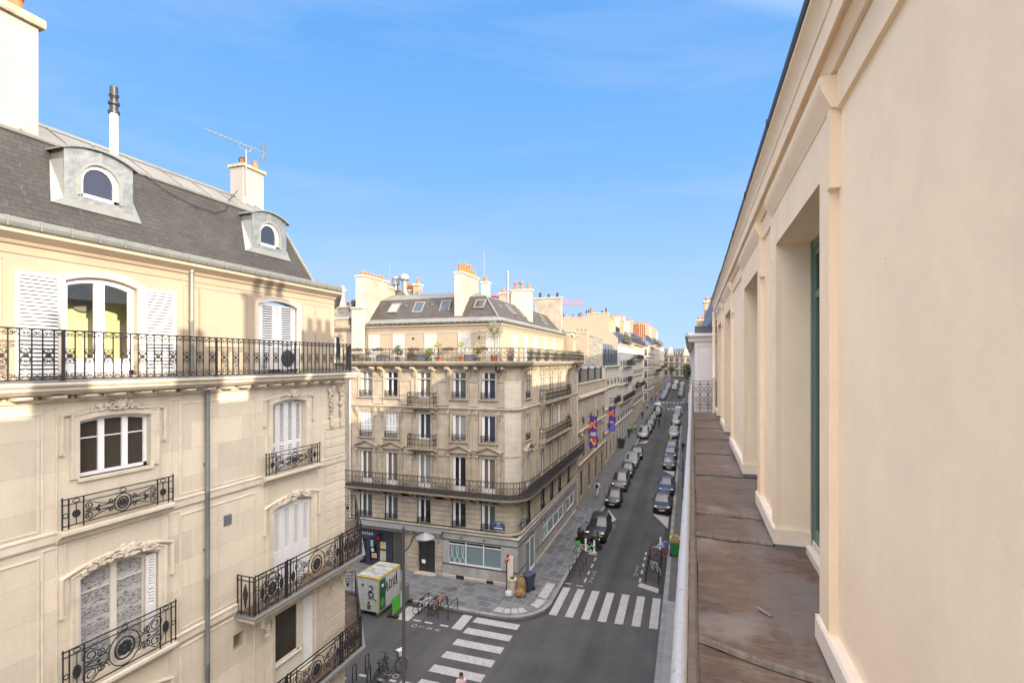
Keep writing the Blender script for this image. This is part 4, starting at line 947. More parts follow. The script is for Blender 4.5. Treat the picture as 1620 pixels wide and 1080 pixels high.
mb = MB(); mb.box(11.40, 12.27, 1.56, 2.16, 20.72, 20.80); mb.build('stack_cap', 'old_cap_stone', st2)
for x, y, m_ in ((11.72, 1.95, 'sooty_terracotta'), (12.02, 1.75, 'terracotta'), (11.62, 1.8, 'sooty_terracotta')):
    mb = MB(); mb.lathe([(.09, 0), (.10, .03), (.085, .05), (.08, .22), (.1, .24), (.08, .26)], (x, y, 20.79), 12); mb.build('chimney_pot', m_, st2, 40)
mb = MB(); mb.lathe([(.10, 19.5), (.085, 19.7), (.082, 20.72), (.082, 20.75)], (8.1, 1.9, 0), 14); fl_ = mb.build('flue_pipe', 'pvc_white', rf, 40)
mb = MB(); mb.lathe([(.115, 20.74), (.115, 20.80), (.08, 20.82), (.08, 20.92), (.115, 20.95), (.115, 21.0), (.075, 21.02), (.075, 21.10), (.10, 21.14), (.10, 21.18), (.08, 21.2), (.08, 21.36), (.05, 21.36)], (8.1, 1.9, 0), 12); mb.build('flue_cowl', 'dark_paint', fl_, 40)
mb = MB(); mb.lathe([(.05, 6.), (.05, 7.9), (.056, 7.91), (.056, 7.98), (.05, 8.), (.05, 9.9), (.056, 9.91), (.056, 9.98), (.05, 10), (.05, 11.9), (.056, 11.91), (.056, 11.98), (.05, 12), (.05, 14.4)], (8.88, -.075, 0), 12)
for z in (6.5, 8.6, 10.6, 12.6): mb.box(8.82, 8.94, -.07, 0, z, z + .03)
mb.build('downpipe', 'drain_grey', bA, 40)
mb = MB(); mb.lathe([(.05, 14.66), (.05, 15.9), (.056, 15.91), (.056, 15.98), (.05, 16), (.05, 17.05), (.065, 17.06), (.065, 17.15)], (8.72, U - .07, 0), 12); mb.build('downpipe', 'zinc_gutter', bA, 40)
mb = MB(); mb.box(9.38, 9.60, -.012, .0, 10.98, 11.24)
for k in range(6): mb.box(9.39, 9.59, -.022, -.012, 11.0 + k * .04, 11.022 + k * .04)
mb.build('vent_grille', 'drain_grey', bA)
mb = MB(); mb.box(HOLE[0], HOLE[1], .235, .25, HOLE[2], HOLE[3]); mb.build('recess_back', 'aged_render', bA)
# the tv antenna and the air conditioner
an = thing('tv_antenna', 'silver rake antenna on a mast above the slate mansard chimney', 'antenna', (XA - 1.55, 11.5, 19.9))
mb = MB(); mb.tube([(0, 0, 0), (0, 0, 1.30)], .018, 6); mb.build('mast', 'zinc_sheet', an)
mb = MB(); a = Vector((.0, -1.33, 1.32)); b = Vector((.0, .66, 1.46)); mb.tube([a, b], .014, 5)
for k in range(11):
    p = a.lerp(b, k / 12); mb.tube([p + Vector((-.06, 0, .0)), p + Vector((.06, 0, 0))], .006, 4); mb.ball(p + Vector((0, 0, .02)), .016, 5, 4)
mb.tube([(0, -.28, 1.38), (0, -.2, 1.26), (0, .1, 1.26), (0, .22, 1.42)], .012, 5); pass
for s in (-1, 1):
    for q in range(4): mb.tube([b + Vector((-.16, .02, s * (.06 + .06 * q))), b + Vector((.16, .02 - .03 * q, s * (.06 + .06 * q)))], .009, 4)
    mb.tube([b, b + Vector((0, -.07, s * .28))], .01, 4)
mb.build('boom', 'zinc_sheet', an)
ac = thing('air_conditioner', 'white outdoor air conditioning unit on the balcony before closed shutters', 'air conditioner', (XA - U + .38, 11.25, 14.72), R(90))
mb = MB(); mb.box(-.43, .43, -.14, .16, .06, .66); mb.build('casing', 'white_paint', ac)
mb = MB(); mb.lathe([(.0, .0), (.22, .0), (.24, .01), (.24, .03)], (-.02, -.16, .36), 20, 'y')
for r in (.06, .11, .16, .20): mb.tube([(-.02 + r * math.cos(k * math.pi / 9), -.165, .36 + r * math.sin(k * math.pi / 9)) for k in range(18)], .006, 4, True)
mb.build('fan_grille', 'grey_iron', ac)
mb = MB(); mb.box(-.36, -.28, -.14, .14, 0, .06); mb.box(.28, .36, -.14, .14, 0, .06); mb.build('feet', 'dark_paint', ac)
# ================================================================ corner building across the side street: local x along the side street front, y into the block
bB = thing('corner_apartment_building', 'weathered stone corner apartment building with a planted top floor balcony and slate roof', 'building', (-10.7, 31.75, 0))
RC = .85; FW = -13.15; SL = 19.3
def pathB(r=RC, o=0., x0=FW, u1=SL, n=6):
    P = [(x0, o, 0, -1), (-r - o * 0, o, 0, -1)]
    P += [(-r + r * math.cos(R(a)) , r + r * math.sin(R(a)), math.cos(R(a)), math.sin(R(a))) for a in [-90 + 90 * k / n for k in range(1, n)]] if r > 0 else []
    P += [(0, r, 1, 0), (0, u1, 1, 0)]
    return P
def run(mb, prof, P):
    mb.loft([[(x + nx * o, y + ny * o, z) for o, z in prof] for x, y, nx, ny in P])
SHARP = [(FW, 0, 0, -1), (0, 0, 1, -1), (0, SL, 1, 0)]
S90 = Matrix.Rotation(R(90), 4, 'Z')
FXc = [-11.68, -9.53, -6.88, -4.18, -2.02]      # bay centres of the front
SXc = [2.45, 6.25, 8.95, 11.7, 15.2]             # bay centres along the street side
def rows(cs, z, h, w=1.0): return [(c - w / 2, c + w / 2, z, z + h) for c in cs]
fl = [(3.55, 1.95), (6.12, 2.32), (9.50, 1.83), (12.42, 1.84)]
opF = [o for z, h in fl for o in rows(FXc, z, h)]; opS = [o for z, h in fl for o in rows(SXc, z, h)]
mb = MB(); wall(mb, FW, -RC, 5.7, 14.9, opF, .2); mb.M = S90; wall(mb, RC, SL, 5.7, 14.9, opS, .2); mb.M = None
P = pathB(); run(mb, [(0, 5.7), (0, 14.9)], [(-RC, 0, 0, -1)] + P[2:-1]) if 0 else None
q = [(-RC, 0)] + [(p[0], p[1]) for p in P[2:-1]]
for a, b in zip(q, q[1:]): mb.poly([(*a, 5.7), (*b, 5.7), (*b, 14.9), (*a, 14.9)])
m3 = MB(); run(m3, [(-.02, 6.1), (.03, 6.1), (.03, 8.5), (-.02, 8.5)], P[1:-1]); run(m3, [(-.02, 8.65), (.03, 8.65), (.03, 11.55), (-.02, 11.55)], P[1:-1]); run(m3, [(-.02, 11.9), (.03, 11.9), (.03, 13.7), (-.02, 13.7)], P[1:-1])
mb.poly([(FW, 0, 0), (FW, 14, 0), (FW, 14, 15), (FW, 0, 15)]); mb.poly([(0, SL, 0), (-14, SL, 0), (-14, SL, 15), (0, SL, 15)])
mb.build('wall', 'weathered_limestone', bB); m3.parts('corner_pier', 'pale_limestone', bB)
mb = MB(); wall(mb, FW, -RC, 3.3, 5.7, rows(FXc, *fl[0]), .2); mb.M = S90; wall(mb, RC, SL, 3.3, 5.7, rows(SXc, *fl[0]), .2); mb.M = None
for a, b in zip(q, q[1:]): mb.poly([(*a, 3.3), (*b, 3.3), (*b, 5.7), (*a, 5.7)])
mb.build('first_floor_wall', 'weathered_limestone_dark' if 0 else 'weathered_limestone', bB)
mb = MB(); z = 3.62   # horizontal rustication of the first floor
prev = None
def holes(cs): return [(c - .52, c + .52) for c in cs]
while z < 5.2:
    for M_, lo_, hi_, cs in ((None, FW, -RC, FXc), (S90, RC, SL, SXc)):
        mb.M = M_; e = lo_
        for a, b in holes(cs) + [(hi_, hi_)]:
            if a > e: mb.extr([(0, z), (-.035, z + .02), (-.035, z + .30), (0, z + .32)], e, a)
            e = b
    mb.M = None; run(mb, [(0, z), (.035, z + .02), (.035, z + .30), (0, z + .32)], P[1:-1])
    z += .34
mb.parts('rusticated_course', 'weathered_limestone', bB)
# string courses and cornices
mb = MB()
run(mb, [(-.05, 3.30), (.06, 3.32), (.10, 3.40), (.16, 3.46), (.16, 3.52), (-.05, 3.55)], P); run(mb, [(-.02, 5.28), (.06, 5.30), (.06, 5.40), (-.02, 5.42)], P)
mb.build('string_course', 'weathered_limestone', bB)
mb = MB(); run(mb, [(-.02, 11.60), (.05, 11.62), (.06, 11.70), (.14, 11.76), (.14, 11.82), (-.02, 11.86)], P)
run(mb, [(-.02, 13.72), (.03, 13.74), (.03, 13.80), (-.02, 13.82)], P); run(mb, [(-.02, 8.55), (.02, 8.56), (.02, 8.60), (-.02, 8.62)], P)
mb.build('string_course', 'weathered_limestone', bB)
mb = MB(); run(mb, [(-.6, 14.62), (.10, 14.62), (.12, 14.68), (.50, 14.70), (.55, 14.76), (.66, 14.80), (.70, 14.88), (.76, 14.92), (.76, 14.99), (-.8, 15.01)], P); s5 = mb.build('balcony', 'weathered_limestone', bB)
def corbel(mb, x, zt, w=.22, d_=.55, h=.7, M_=None):
    mb.M = M_
    mb.extr([(0, zt - h), (-.08, zt - h), (-.12, zt - h * .7), (-.16, zt - h * .45), (-d_ * .8, zt - h * .32), (-d_, zt - h * .18), (-d_, zt), (0, zt)], x - w / 2, x + w / 2); mb.M = None
for nm, zt, hh, dd in (('corbels', 14.62, .72, .56), ('corbels', 5.74, .38, .62)):
    mb = MB()
    for M_, cs in ((None, FXc), (S90, SXc)):
        for c in cs:
            for s in (-1, 1): corbel(mb, c + s * .74, zt, .24, dd, hh, M_)
    for x in (-1.35, -.95): corbel(mb, x + .1, zt, .22, dd, hh)
    corbel(mb, -12.9, zt, .22, dd, hh); corbel(mb, 1.2, zt, .22, dd, hh, S90); corbel(mb, 18.9, zt, .22, dd, hh, S90)
    mb.parts('corbel', 'weathered_limestone', s5 if zt > 10 else bB)
mb = MB(); run(mb, [(-.05, 5.74), (.70, 5.76), (.76, 5.82), (.82, 5.86), (.84, 5.98), (-.05, 6.06)], P); s2 = mb.build('balcony', 'weathered_limestone_dark', bB)
mb = MB(); run(mb, [(.0, 6.062), (.80, 5.995), (.86, 5.99), (.86, 6.0), (.0, 6.075)], P); mb.build('balcony_deck', 'gutter_dirt', s2)
# railings: one pattern cell repeated along a path
def cell(w, h, kind=0):
    mb = MB(); r = .008
    mb.box(-r, r, -r, r, 0, h); b = h - .10
    for s in (1, -1):
        mb.tube(shift(spiral(w * .5 + s * w * .22, b * .72, w * .22, R(90), 1.2, s, 9), 0), .009, 3); mb.tube(shift(spiral(w * .5 + s * w * .22, b * .28, w * .22, R(-90), 1.2, -s, 9), 0), .009, 3)
    mb.tube([(w * .5 + w * .40 * math.cos(k * math.pi / 4), 0, b * .5 + b * .2 * math.sin(k * math.pi / 4)) for k in range(8)], .009, 3, True)
    mb.tube([(0, 0, .06), (w, 0, b)], .006, 3); mb.tube([(0, 0, b), (w, 0, .06)], .006, 3)
    if kind: mb.tube([(w * .5 + w * .45 * math.cos(k * math.pi / 4), 0, h - .07 + .04 * math.sin(k * math.pi / 4)) for k in range(8)], .007, 3, True)
    return mb
def rail_path(mb, pts, z0, h, w0, kind=0, post=6):
    for a, b in zip(pts, pts[1:]):
        l = math.hypot(b[0] - a[0], b[1] - a[1]); n = max(1, round(l / w0)); w = l / n; c = cell(w, h, kind); ang = math.atan2(b[1] - a[1], b[0] - a[0])
        for k in range(n):
            M_ = Matrix.Translation((a[0] + (b[0] - a[0]) * k / n, a[1] + (b[1] - a[1]) * k / n, z0)) @ Matrix.Rotation(ang, 4, 'Z')
            i0 = len(mb.v); mb.v += [tuple(M_ @ Vector(v)) for v in c.v]; mb.f += [tuple(i + i0 for i in f) for f in c.f]; mb.mi += c.mi
            if k % post == 0: mb.M = M_; mb.box(-.015, .015, -.015, .015, -.05, h); mb.M = None
        mb.M = Matrix.Translation((a[0], a[1], z0)) @ Matrix.Rotation(ang, 4, 'Z')
        mb.box(0, l, -.018, .018, h - .02, h + .012); mb.box(0, l, -.01, .01, .03, .05); mb.box(0, l, -.008, .008, h - .11, h - .095); mb.M = None
def offset(P, o): return [(x + nx * o, y + ny * o) for x, y, nx, ny in P]
mb = MB(); rail_path(mb, offset(P, .68), 15.01, .88, .32, 1); mb.build('railing', 'weathered_iron', s5)
mb = MB(); rail_path(mb, offset(P, .76), 6.02, 1.08, .28, 1); mb.build('railing', 'weathered_iron', s2)
# windows
WM = {}
rgw = random.Random(11)
def wmesh(key, fn, mat, smooth=None):
    if key not in WM:
        mb = MB(); fn(mb); o = mb.build(key[0], mat, None, smooth); WM[key] = o.data; bpy.data.objects.remove(o)
    return WM[key]
def fr_mesh(mb, w, h, y=.12, sh=.13, trans=None):
    f = .06
    for a, b in ((-w / 2, -w / 2 + f), (w / 2 - f, w / 2), (-.055, .055)): mb.box(a, b, y, y + .05, 0, h)
    mb.box(-w / 2 + f, w / 2 - f, y + .002, y + .048, 0, .30 if h > 2.2 else .10); mb.box(-w / 2 + f, w / 2 - f, y + .002, y + .048, h - f, h)
    pass
def window(root, x, z, w, h, side=False, glass=None, shut=1, rail=.0, ped=False, sill=False, jamb=True, closed=False, stone_='weathered_limestone', frame='white_paint', y=.12, iron='weathered_iron', detail=True, ro=.05):
    loc = (x, 0, z) if not side else (0, x, z); rot = (0, 0, R(90)) if side else None
    o = link('window', wmesh(('window', w, h, y, frame), lambda mb: fr_mesh(mb, w, h, y), frame), root, loc, rot)
    g = glass or rgw.choice(['dark_glass', 'dark_glass', 'grey_curtain_glass', 'curtained_glass', 'warm_curtain_glass', 'blue_glass'])
    def pane(mb): mb.poly([(-w / 2, y + .03, 0), (w / 2, y + .03, 0), (w / 2, y + .03, h), (-w / 2, y + .03, h)])
    link('pane', wmesh(('pane', w, h, y, g), pane, g), o)
    if closed:
        def cs(mb):
            lw = w / 4
            for k in range(4): shutter_mesh(mb, -w / 2 + k * lw + .006, -w / 2 + (k + 1) * lw - .006, .02, h - .02, y - .02, fr=.055, gaps=[(.08, h * .42), (h * .47, h - .08)], pitch=.13, cover=.5)
        link('shutter', wmesh(('shutter', w, h), cs, 'white_paint'), o)
    elif shut:
        def ss(mb):
            for s in (-1, 1):
                if shut == 1 and s > 0: continue
                mb.M = Matrix.Translation((s * (w / 2 - .02), .02, 0)) @ Matrix.Rotation(R(90 - s * 28), 4, 'Z') if 0 else Matrix.Translation((s * (w / 2 - .01), .0, 0))
                shutter_mesh(mb, -.20 if s > 0 else .0, .0 if s > 0 else .20, .02, h - .02, y - .035, fr=.03, pitch=.09)
        link('shutter', wmesh(('shutter', w, h, shut), ss, 'white_paint'), o)
    if jamb:
        def jb(mb):
            mb.sweep([(-w / 2, 0), (-w / 2, h), (w / 2, h), (w / 2, 0)], [(0, 0), (0, .02), (.10, .03), (.13, .06), (.16, .06), (.16, 0)])
            if ped:
                zt = h + .22
                mb.extr([(0, zt), (-.12, zt + .02), (-.2, zt + .08), (-.2, zt + .12), (0, zt + .12)], -w / 2 - .45, w / 2 + .45)
                mb.sweep([(-w / 2 - .47, zt + .12), (0, zt + .50), (w / 2 + .47, zt + .12)], [(0, 0), (0, .18), (.10, .23), (.10, 0)])
                mb.plate([(-w / 2 - .4, zt + .12), (w / 2 + .4, zt + .12), (0, zt + .47)], -.05, 0.0)
                for s in (-1, 1):
                    mb.extr([(0, h - .3), (-.06, h - .28), (-.10, h - .05), (-.16, h + .08), (-.16, zt), (0, zt)], s * (w / 2 + .28) - .10, s * (w / 2 + .28) + .10)
                    mb.box(s * (w / 2 + .28) - .16, s * (w / 2 + .28) + .16, -.03, 0, 0.02, h - .31)
            else:
                for s in (-1, 1): mb.extr([(0, h - .34), (-.05, h - .32), (-.09, h - .1), (-.17, h + .12), (-.17, h + .3), (0, h + .3)], s * (w / 2 + .29) - .09, s * (w / 2 + .29) + .09)
            if sill: mb.extr([(0, -.14), (-.10, -.12), (-.15, -.05), (-.15, -.01), (0, 0)], -w / 2 - .22, w / 2 + .22)
        link('surround', wmesh(('surround', w, h, ped, sill, stone_), jb, stone_), o)
    if rail:
        def rl(mb):
            rail_path(mb, [(-w / 2 - .02, 0), (w / 2 + .02, 0)], .02, rail, .25)
            mb.v = [(v[0], v[1] - ro, v[2]) for v in mb.v]
            if ro > .1:
                for x in (-w / 2 - .02, w / 2 + .02): mb.box(x - .01, x + .01, -ro, 0, rail - .03, rail)
        link('railing', wmesh(('railing', w, rail, ro), rl, iron), o)
    return o
for side, cs in ((False, FXc), (True, SXc)):
    for i, c in enumerate(cs):
        mid = (not side and i == 2) or (side and i in (1, 2, 3))
        window(bB, c, 3.55, 1.0, 1.95, side, 'grey_curtain_glass' if rgw.random() < .7 else 'dark_glass', 1, .48, jamb=False)
        window(bB, c, 6.12, 1.0, 2.32, side, None, 1, 0, ped=not mid)
        window(bB, c, 9.50, 1.0, 1.83, side, None, 1, 0 if mid else .46, sill=not mid, closed=(not side and i < 2) or (side and i == 3))
        window(bB, c, 12.42, 1.0, 1.84, side, None, 1, 0 if mid else .46, sill=not mid)
def small_balcony(x0, x1, zs, side, h=.95):
    M_ = S90 if side else None
    mb = MB(); mb.M = M_; mb.extr([(0, zs - .26), (-.34, zs - .24), (-.5, zs - .16), (-.55, zs - .08), (-.60, zs - .06), (-.60, zs), (0, zs + .01)], x0, x1)
    for x in ((x0 + .25, x1 - .25) if x1 - x0 < 3 else (x0 + .3, x0 + 2.6, x0 + 5.3, x1 - .3)): mb.extr([(0, zs - .85), (-.08, zs - .83), (-.14, zs - .6), (-.40, zs - .42), (-.42, zs - .24), (0, zs - .24)], x - .12, x + .12)
    b = mb.build('balcony', 'weathered_limestone', bB)
    mb = MB(); pts = [(x0 + .05, 0), (x0 + .05, -.54), (x1 - .05, -.54), (x1 - .05, 0)]
    rail_path(mb, pts, zs + .01, h, .3, 1)
    if side: mb.v = [tuple(S90 @ Vector(v)) for v in mb.v]
    mb.build('railing', 'weathered_iron', b)
small_balcony(-7.95, -5.82, 11.88, False); small_balcony(-7.95, -5.82, 8.95, False); small_balcony(5.3, 14.1, 11.88, True); small_balcony(5.3, 14.1, 8.95, True)
mb = MB()   # sunk wall panels and corner strips
for z0, z1 in ((12.0, 13.6), (9.0, 11.4), (6.4, 8.45)):
    for a, b in ((-11.0, -10.2), (-8.75, -7.9), (-5.8, -5.0), (-3.4, -2.8), (-1.42, -.9)): mb.sweep([(a, z0), (b, z0), (b, z1), (a, z1)], [(0, 0), (0, .07), (-.06, .07), (-.06, 0)], True)
    mb.M = S90
    for a, b in ((.9, 1.4), (3.4, 4.6), (17., 18.2)): mb.sweep([(a, z0), (b, z0), (b, z1), (a, z1)], [(0, 0), (0, .05), (-.05, .05), (-.05, 0)], True)
    mb.M = None
mb.parts('panel_moulding', 'weathered_limestone', bB)
# ---- ground floor: grey corner shop, doorway, dark shop
mb = MB(); SH = .10
shF = (-4.95, -1.05, 1.12, 2.70); shS = [(1.72, 3.95, .12, 2.62), (5.95, 12.95, 1.12, 2.42), (14.2, 17.3, 1.12, 2.42)]
wall(mb, -5.42, -0., 0., 3.3, [shF], .14, -SH); mb.M = S90; wall(mb, 0., SL - 1.0, 0., 3.3, shS, .14, -SH); mb.M = None
mb.poly([(-5.42, -SH, 0), (-5.42, 0, 0), (-5.42, 0, 3.3), (-5.42, -SH, 3.3)])
mb.M = None; mb.poly([(0, -SH, 0), (SH, -SH, 0), (SH, -SH, 3.3), (0, -SH, 3.3)]); mb.poly([(SH, -SH, 0), (SH, 0, 0), (SH, 0, 3.3), (SH, -SH, 3.3)])
mb.poly([(0, -SH, 3.3), (SH, -SH, 3.3), (SH, 0, 3.3), (-RC, 0, 3.3), (-5.42, 0, 3.3), (-5.42, -SH, 3.3)])
shp = mb.build('shop_wall', 'shop_render', bB)
mb = MB(); PS = [(-5.42, 0, 0, -1), (0, 0, 1, -1), (0, SL - 1, 1, 0)]
def frieze(z0, z1, o0, o1, P_): run(mb, [(o0 - .02, z0), (o1, z0), (o1, z1), (o0 - .02, z1)], P_)
frieze(2.72, 2.79, SH, SH + .025, PS)
frieze(1.03, 1.10, SH, SH + .02, [(-5.42, 0, 0, -1), (0, 0, 1, -1), (0, 1.7, 1, 0)]); frieze(1.03, 1.10, SH, SH + .02, [(0, 3.97, 1, 0), (0, SL - 1, 1, 0)])
mb.parts('dark_band', 'dark_frieze', shp)
mb = MB(); run(mb, [(.0, 3.18), (SH + .03, 3.2), (SH + .12, 3.27), (SH + .12, 3.30), (.0, 3.34)], PS); mb.build('shop_cornice', 'shop_render', shp)
mb = MB(); run(mb, [(0, 0), (SH + .05, 0), (SH + .05, .30), (SH, .34), (0, .34)], [(-5.42, 0, 0, -1), (0, 0, 1, -1), (0, 1.7, 1, 0)]); run(mb, [(0, 0), (SH + .05, 0), (SH + .05, .30), (SH, .34), (0, .34)], [(0, 3.97, 1, 0), (0, SL - 1, 1, 0)]); mb.build('plinth', 'granite_base', shp)
mb = MB(); mb.box(-4.35, -3.75, -SH - .062, -SH - .04, .12, .38); mb.box(-2.1, -1.6, -SH - .062, -SH - .04, .12, .34); mb.parts('cellar_vent', 'dark_paint', shp)
def shopwin(x0, x1, z0, z1, n, side, logo=()):
    M_ = S90 if side else None; y = -SH + .10
    mb = MB(); mb.M = M_; f = .07
    for k in range(n + 1): x = x0 + (x1 - x0) * k / n; mb.box(max(x0, x - f / 2), min(x1, x + f / 2), y - .05, y + .02, z0, z1)
    for a, b in ((z0, z0 + f), (z1 - f, z1), (z1 - .28, z1 - .22)): mb.box(x0, x1, y - .048, y + .018, a, b)
    o = mb.build('shop_window', 'white_paint', shp)
    mb = MB(); mb.M = M_; mb.poly([(x0, y, z0), (x1, y, z0), (x1, y, z1 - .25), (x0, y, z1 - .25)]); mb.build('pane', 'teal_glass', o)
    mb = MB(); mb.M = M_; mb.poly([(x0, y, z1 - .25), (x1, y, z1 - .25), (x1, y, z1), (x0, y, z1)]); mb.build('transom_pane', 'dark_glass', o)
    for k in logo:
        w = (x1 - x0) / n; a = x0 + k * w + .06; mb = MB(); mb.M = M_; q = (w - .12) / 3; zt = z1 - .42; zb = z0 + .10
        for j in range(3):
            c = a + (j + .5) * q
            mb.tube([(c - q * .62, y - .012, zb), (c + q * .1, y - .012, (zb + zt) / 2), (c - q * .0 + q * .25, y - .012, zt), (c, y - .012, zt + .06), (c - q * .25, y - .012, zt), (c - q * .1, y - .012, (zb + zt) / 2), (c + q * .62, y - .012, zb)], .035, 4)
            mb.ball((c, y - .012, zt + .16), (.05, .01, .05), 6, 4)
        mb.build('glass_lettering', 'pale_film', o)
surf('pale_film', (.34, .47, .47), .5, .05, 4.)
shopwin(-4.95, -1.05, 1.12, 2.70, 3, False, (0,)); shopwin(1.72, 3.95, .12, 2.62, 2, True); shopwin(5.95, 12.95, 1.12, 2.42, 4, True, (0,)); shopwin(14.2, 17.3, 1.12, 2.42, 2, True)
mb = MB()
for x in (-3.9, -2.2): mb.tube([(x, -SH, 3.0), (x, -SH - .25, 3.08)], .02, 5); mb.lathe([(.02, .06), (.07, .02), (.07, -.06), (.02, -.08)], (x, -SH - .27, 3.06), 8)
mb.M = S90
for x in (2.6, 5.6, 9.4, 13.4): mb.tube([(x, -SH, 2.9), (x, -SH - .25, 2.98)], .02, 5); mb.lathe([(.02, .06), (.07, .02), (.07, -.06), (.02, -.08)], (x, -SH - .27, 2.96), 8)
mb.build('spot_lamps', 'grey_iron', shp, 40)
# doorway bay
mb = MB(); wall(mb, -8.6, -5.42, 0., 3.3, [(-7.35, -6.0, 0.12, 2.48, .10)], .3, -.06)
z = .5
while z < 2.5:
    for a, b in ((-8.1, -7.42), (-5.93, -5.44)): mb.extr([(-.06, z), (-.11, z + .02), (-.11, z + .26), (-.06, z + .28)], a, b)
    z += .31
for x in (-7.75, -5.65): mb.extr([(-.06, 2.5), (-.16, 2.52), (-.2, 2.75), (-.36, 2.95), (-.36, 3.08), (-.06, 3.08)], x - .14, x + .14)
mb.box(-8.6, -8.3, -.10, -.06, 0, 2.9)
dw = mb.build('doorway', 'weathered_limestone', bB)
mb = MB(); mb.box(-7.35, -6.0, .16, .2, .12, 2.6); mb.box(-7.3, -6.7, .14, .16, .2, 2.4); mb.box(-6.65, -6.05, .14, .16, .2, 2.4); dr = mb.build('door', 'dark_paint', dw)
mb = MB(); mb.box(-7.15, -6.85, .128, .138, .75, 1.0); mb.build('notice', 'pvc_white', dr)
mb = MB(); mb.box(-7.5, -5.85, -.4, .1, .1, .2); mb.build('doorstep', 'granite_base', dw)
mb = MB(); mb.extr([(0, 3.02), (-.42, 3.08), (-.46, 3.12), (-.46, 3.16), (-.05, 3.42), (0, 3.42)], FW, -5.35); mb.build('lead_canopy', 'drain_grey', bB)
mb = MB(); mb.extr([(0, 2.78), (-.14, 2.80), (-.20, 2.9), (-.30, 3.0), (-.30, 3.03), (0, 3.03)], FW, -5.45); mb.build('shop_cornice', 'weathered_limestone', bB)
mb = MB(); mb.box(-9.42, -8.62, -.02, .02, .12, 2.8)
for k in range(9): mb.box(-9.40 + k * .088, -9.36 + k * .088, -.035, -.02, .14, 2.6)
mb.build('metal_panel', 'grey_iron', bB)
mb = MB(); mb.box(-8.55, -8.32, -.16, -.1, .0, 2.75); mb.build('white_pier', 'cream_paint', bB)
mb = MB(); wall(mb, FW, -9.42, 0, 2.8, [(-12.9, -11.6, .12, 2.0), (-11.3, -10.6, .5, 2.1)], .15, -.08); nv = mb.build('dark_shopfront', 'navy_paint', bB)
mb = MB(); mb.box(-12.9, -11.6, .06, .08, .12, 2.); mb.box(-11.3, -10.6, .06, .08, .5, 2.1); mb.build('pane', 'dark_glass', nv)
rg = random.Random(4)
for i, (a, b, c, d2) in enumerate(((-10.42, -9.95, 1.45, 1.95), (-10.42, -9.95, .6, 1.3), (-11.25, -11.0, 1.5, 2.0), (-11.15, -10.7, .7, 1.05), (-11.2, -10.95, 1.15, 1.4))):
    surf('poster_%d' % i, ((.42, .38, .18), (.38, .35, .28), (.18, .36, .30), (.40, .26, .16), (.40, .44, .46))[i], .6, .5, 9.)
    mb = MB(); mb.box(a, b, -.10, -.085, c, d2); mb.build('poster', 'poster_%d' % i, nv)
surf('sign_white', (.72, .72, .70), .5, .0); surf('sign_blue', (.045, .05, .22), .4, .05); surf('sign_green', (.05, .17, .09), .4, .05); surf('signal_red', (.50, .02, .025), .4, .05)
def text3(s, size, mat, parent, loc, rot, name='lettering'): return link(name, road_text(s, 0, 0, size, 0, mat), parent, loc, rot)
text3('Shozian', .38, 'sign_white', nv, (-11.75, -.095, 2.33), (R(90), 0, 0))
mb = MB(); mb.box(-10.45, -10.40, -.75, -.08, 2.0, 2.62); bl = mb.build('blade_sign', 'navy_paint', nv)
mb = MB(); mb.lathe([(.0, 0), (.15, 0), (.15, .02), (.0, .02)], (-10.40, -.42, 2.28), 16, 'x'); mb.build('red_disc', 'signal_red', bl)
# street name plates
for loc, rot, l1, l2 in (((-1.25, -.06, 3.98), (0, 0, 0), '8e Arrt', 'RUE'), ((.06, .98, 3.98), (0, 0, R(90)), '8e Arrt', 'RUE')):
    mb = MB(); mb.box(-.42, .42, -.02, .0, -.19, .19); pl = mb.build('name_plate', 'sign_blue', bB, None, loc, rot)
    mb = MB(); mb.plate([(-.36, .19)] + [(.36 * math.cos(R(180 - 15 * k)) , .19 + .16 * math.sin(R(180 - 15 * k))) for k in range(1, 12)] + [(.36, .19)], -.022, .0); mb.sweep([(-.42, -.19), (.42, -.19), (.42, .19), (-.42, .19)], [(0, 0), (0, .026), (-.025, .026), (-.025, 0)], True); mb.build('plate_border', 'sign_green', pl)
    text3(l2, .13, 'sign_white', pl, (0, -.026, .03), (R(90), 0, 0)); mb = MB(); mb.box(-.28, .28, -.026, -.022, -.12, -.06); mb.box(-.12, .12, -.026, -.0225, .21, .26); mb.build('lettering', 'sign_white', pl)
# ---- top storey set back, eaves, roof
ax, ay = -1.4, .60
PA = [(FW, ay, 0, -1), (ax, ay, 1, -1), (ax, SL, 1, 0)]
AF = [-11.43, -9.33, -6.71, -4.05, -1.97]; AS = [2.0 + 1.6, 6.3, 8.9, 11.9, 15.2]
mb = MB()
wall(mb, FW, ax, 15., 17.5, [], .1, ay); mb.poly([(ax, ay, 15), (ax, SL, 15), (ax, SL, 17.5), (ax, ay, 17.5)]); mb.poly([(FW, ay, 15), (FW, 14, 15), (FW, 14, 17.5), (FW, ay, 17.5)]); mb.poly([(FW, 0, 14.99), (0, 0, 14.99), (0, SL, 14.99), (-14, SL, 14.99), (FW, 14, 14.99)])
run(mb, [(0, 17.28), (.05, 17.30), (.06, 17.40), (.16, 17.48), (.20, 17.55), (.20, 17.60), (-.2, 17.62)], PA)
run(mb, [(0, 16.98), (.02, 16.99), (.02, 17.03), (0, 17.04)], PA)
at = mb.build('attic_wall', 'bright_render', bB)
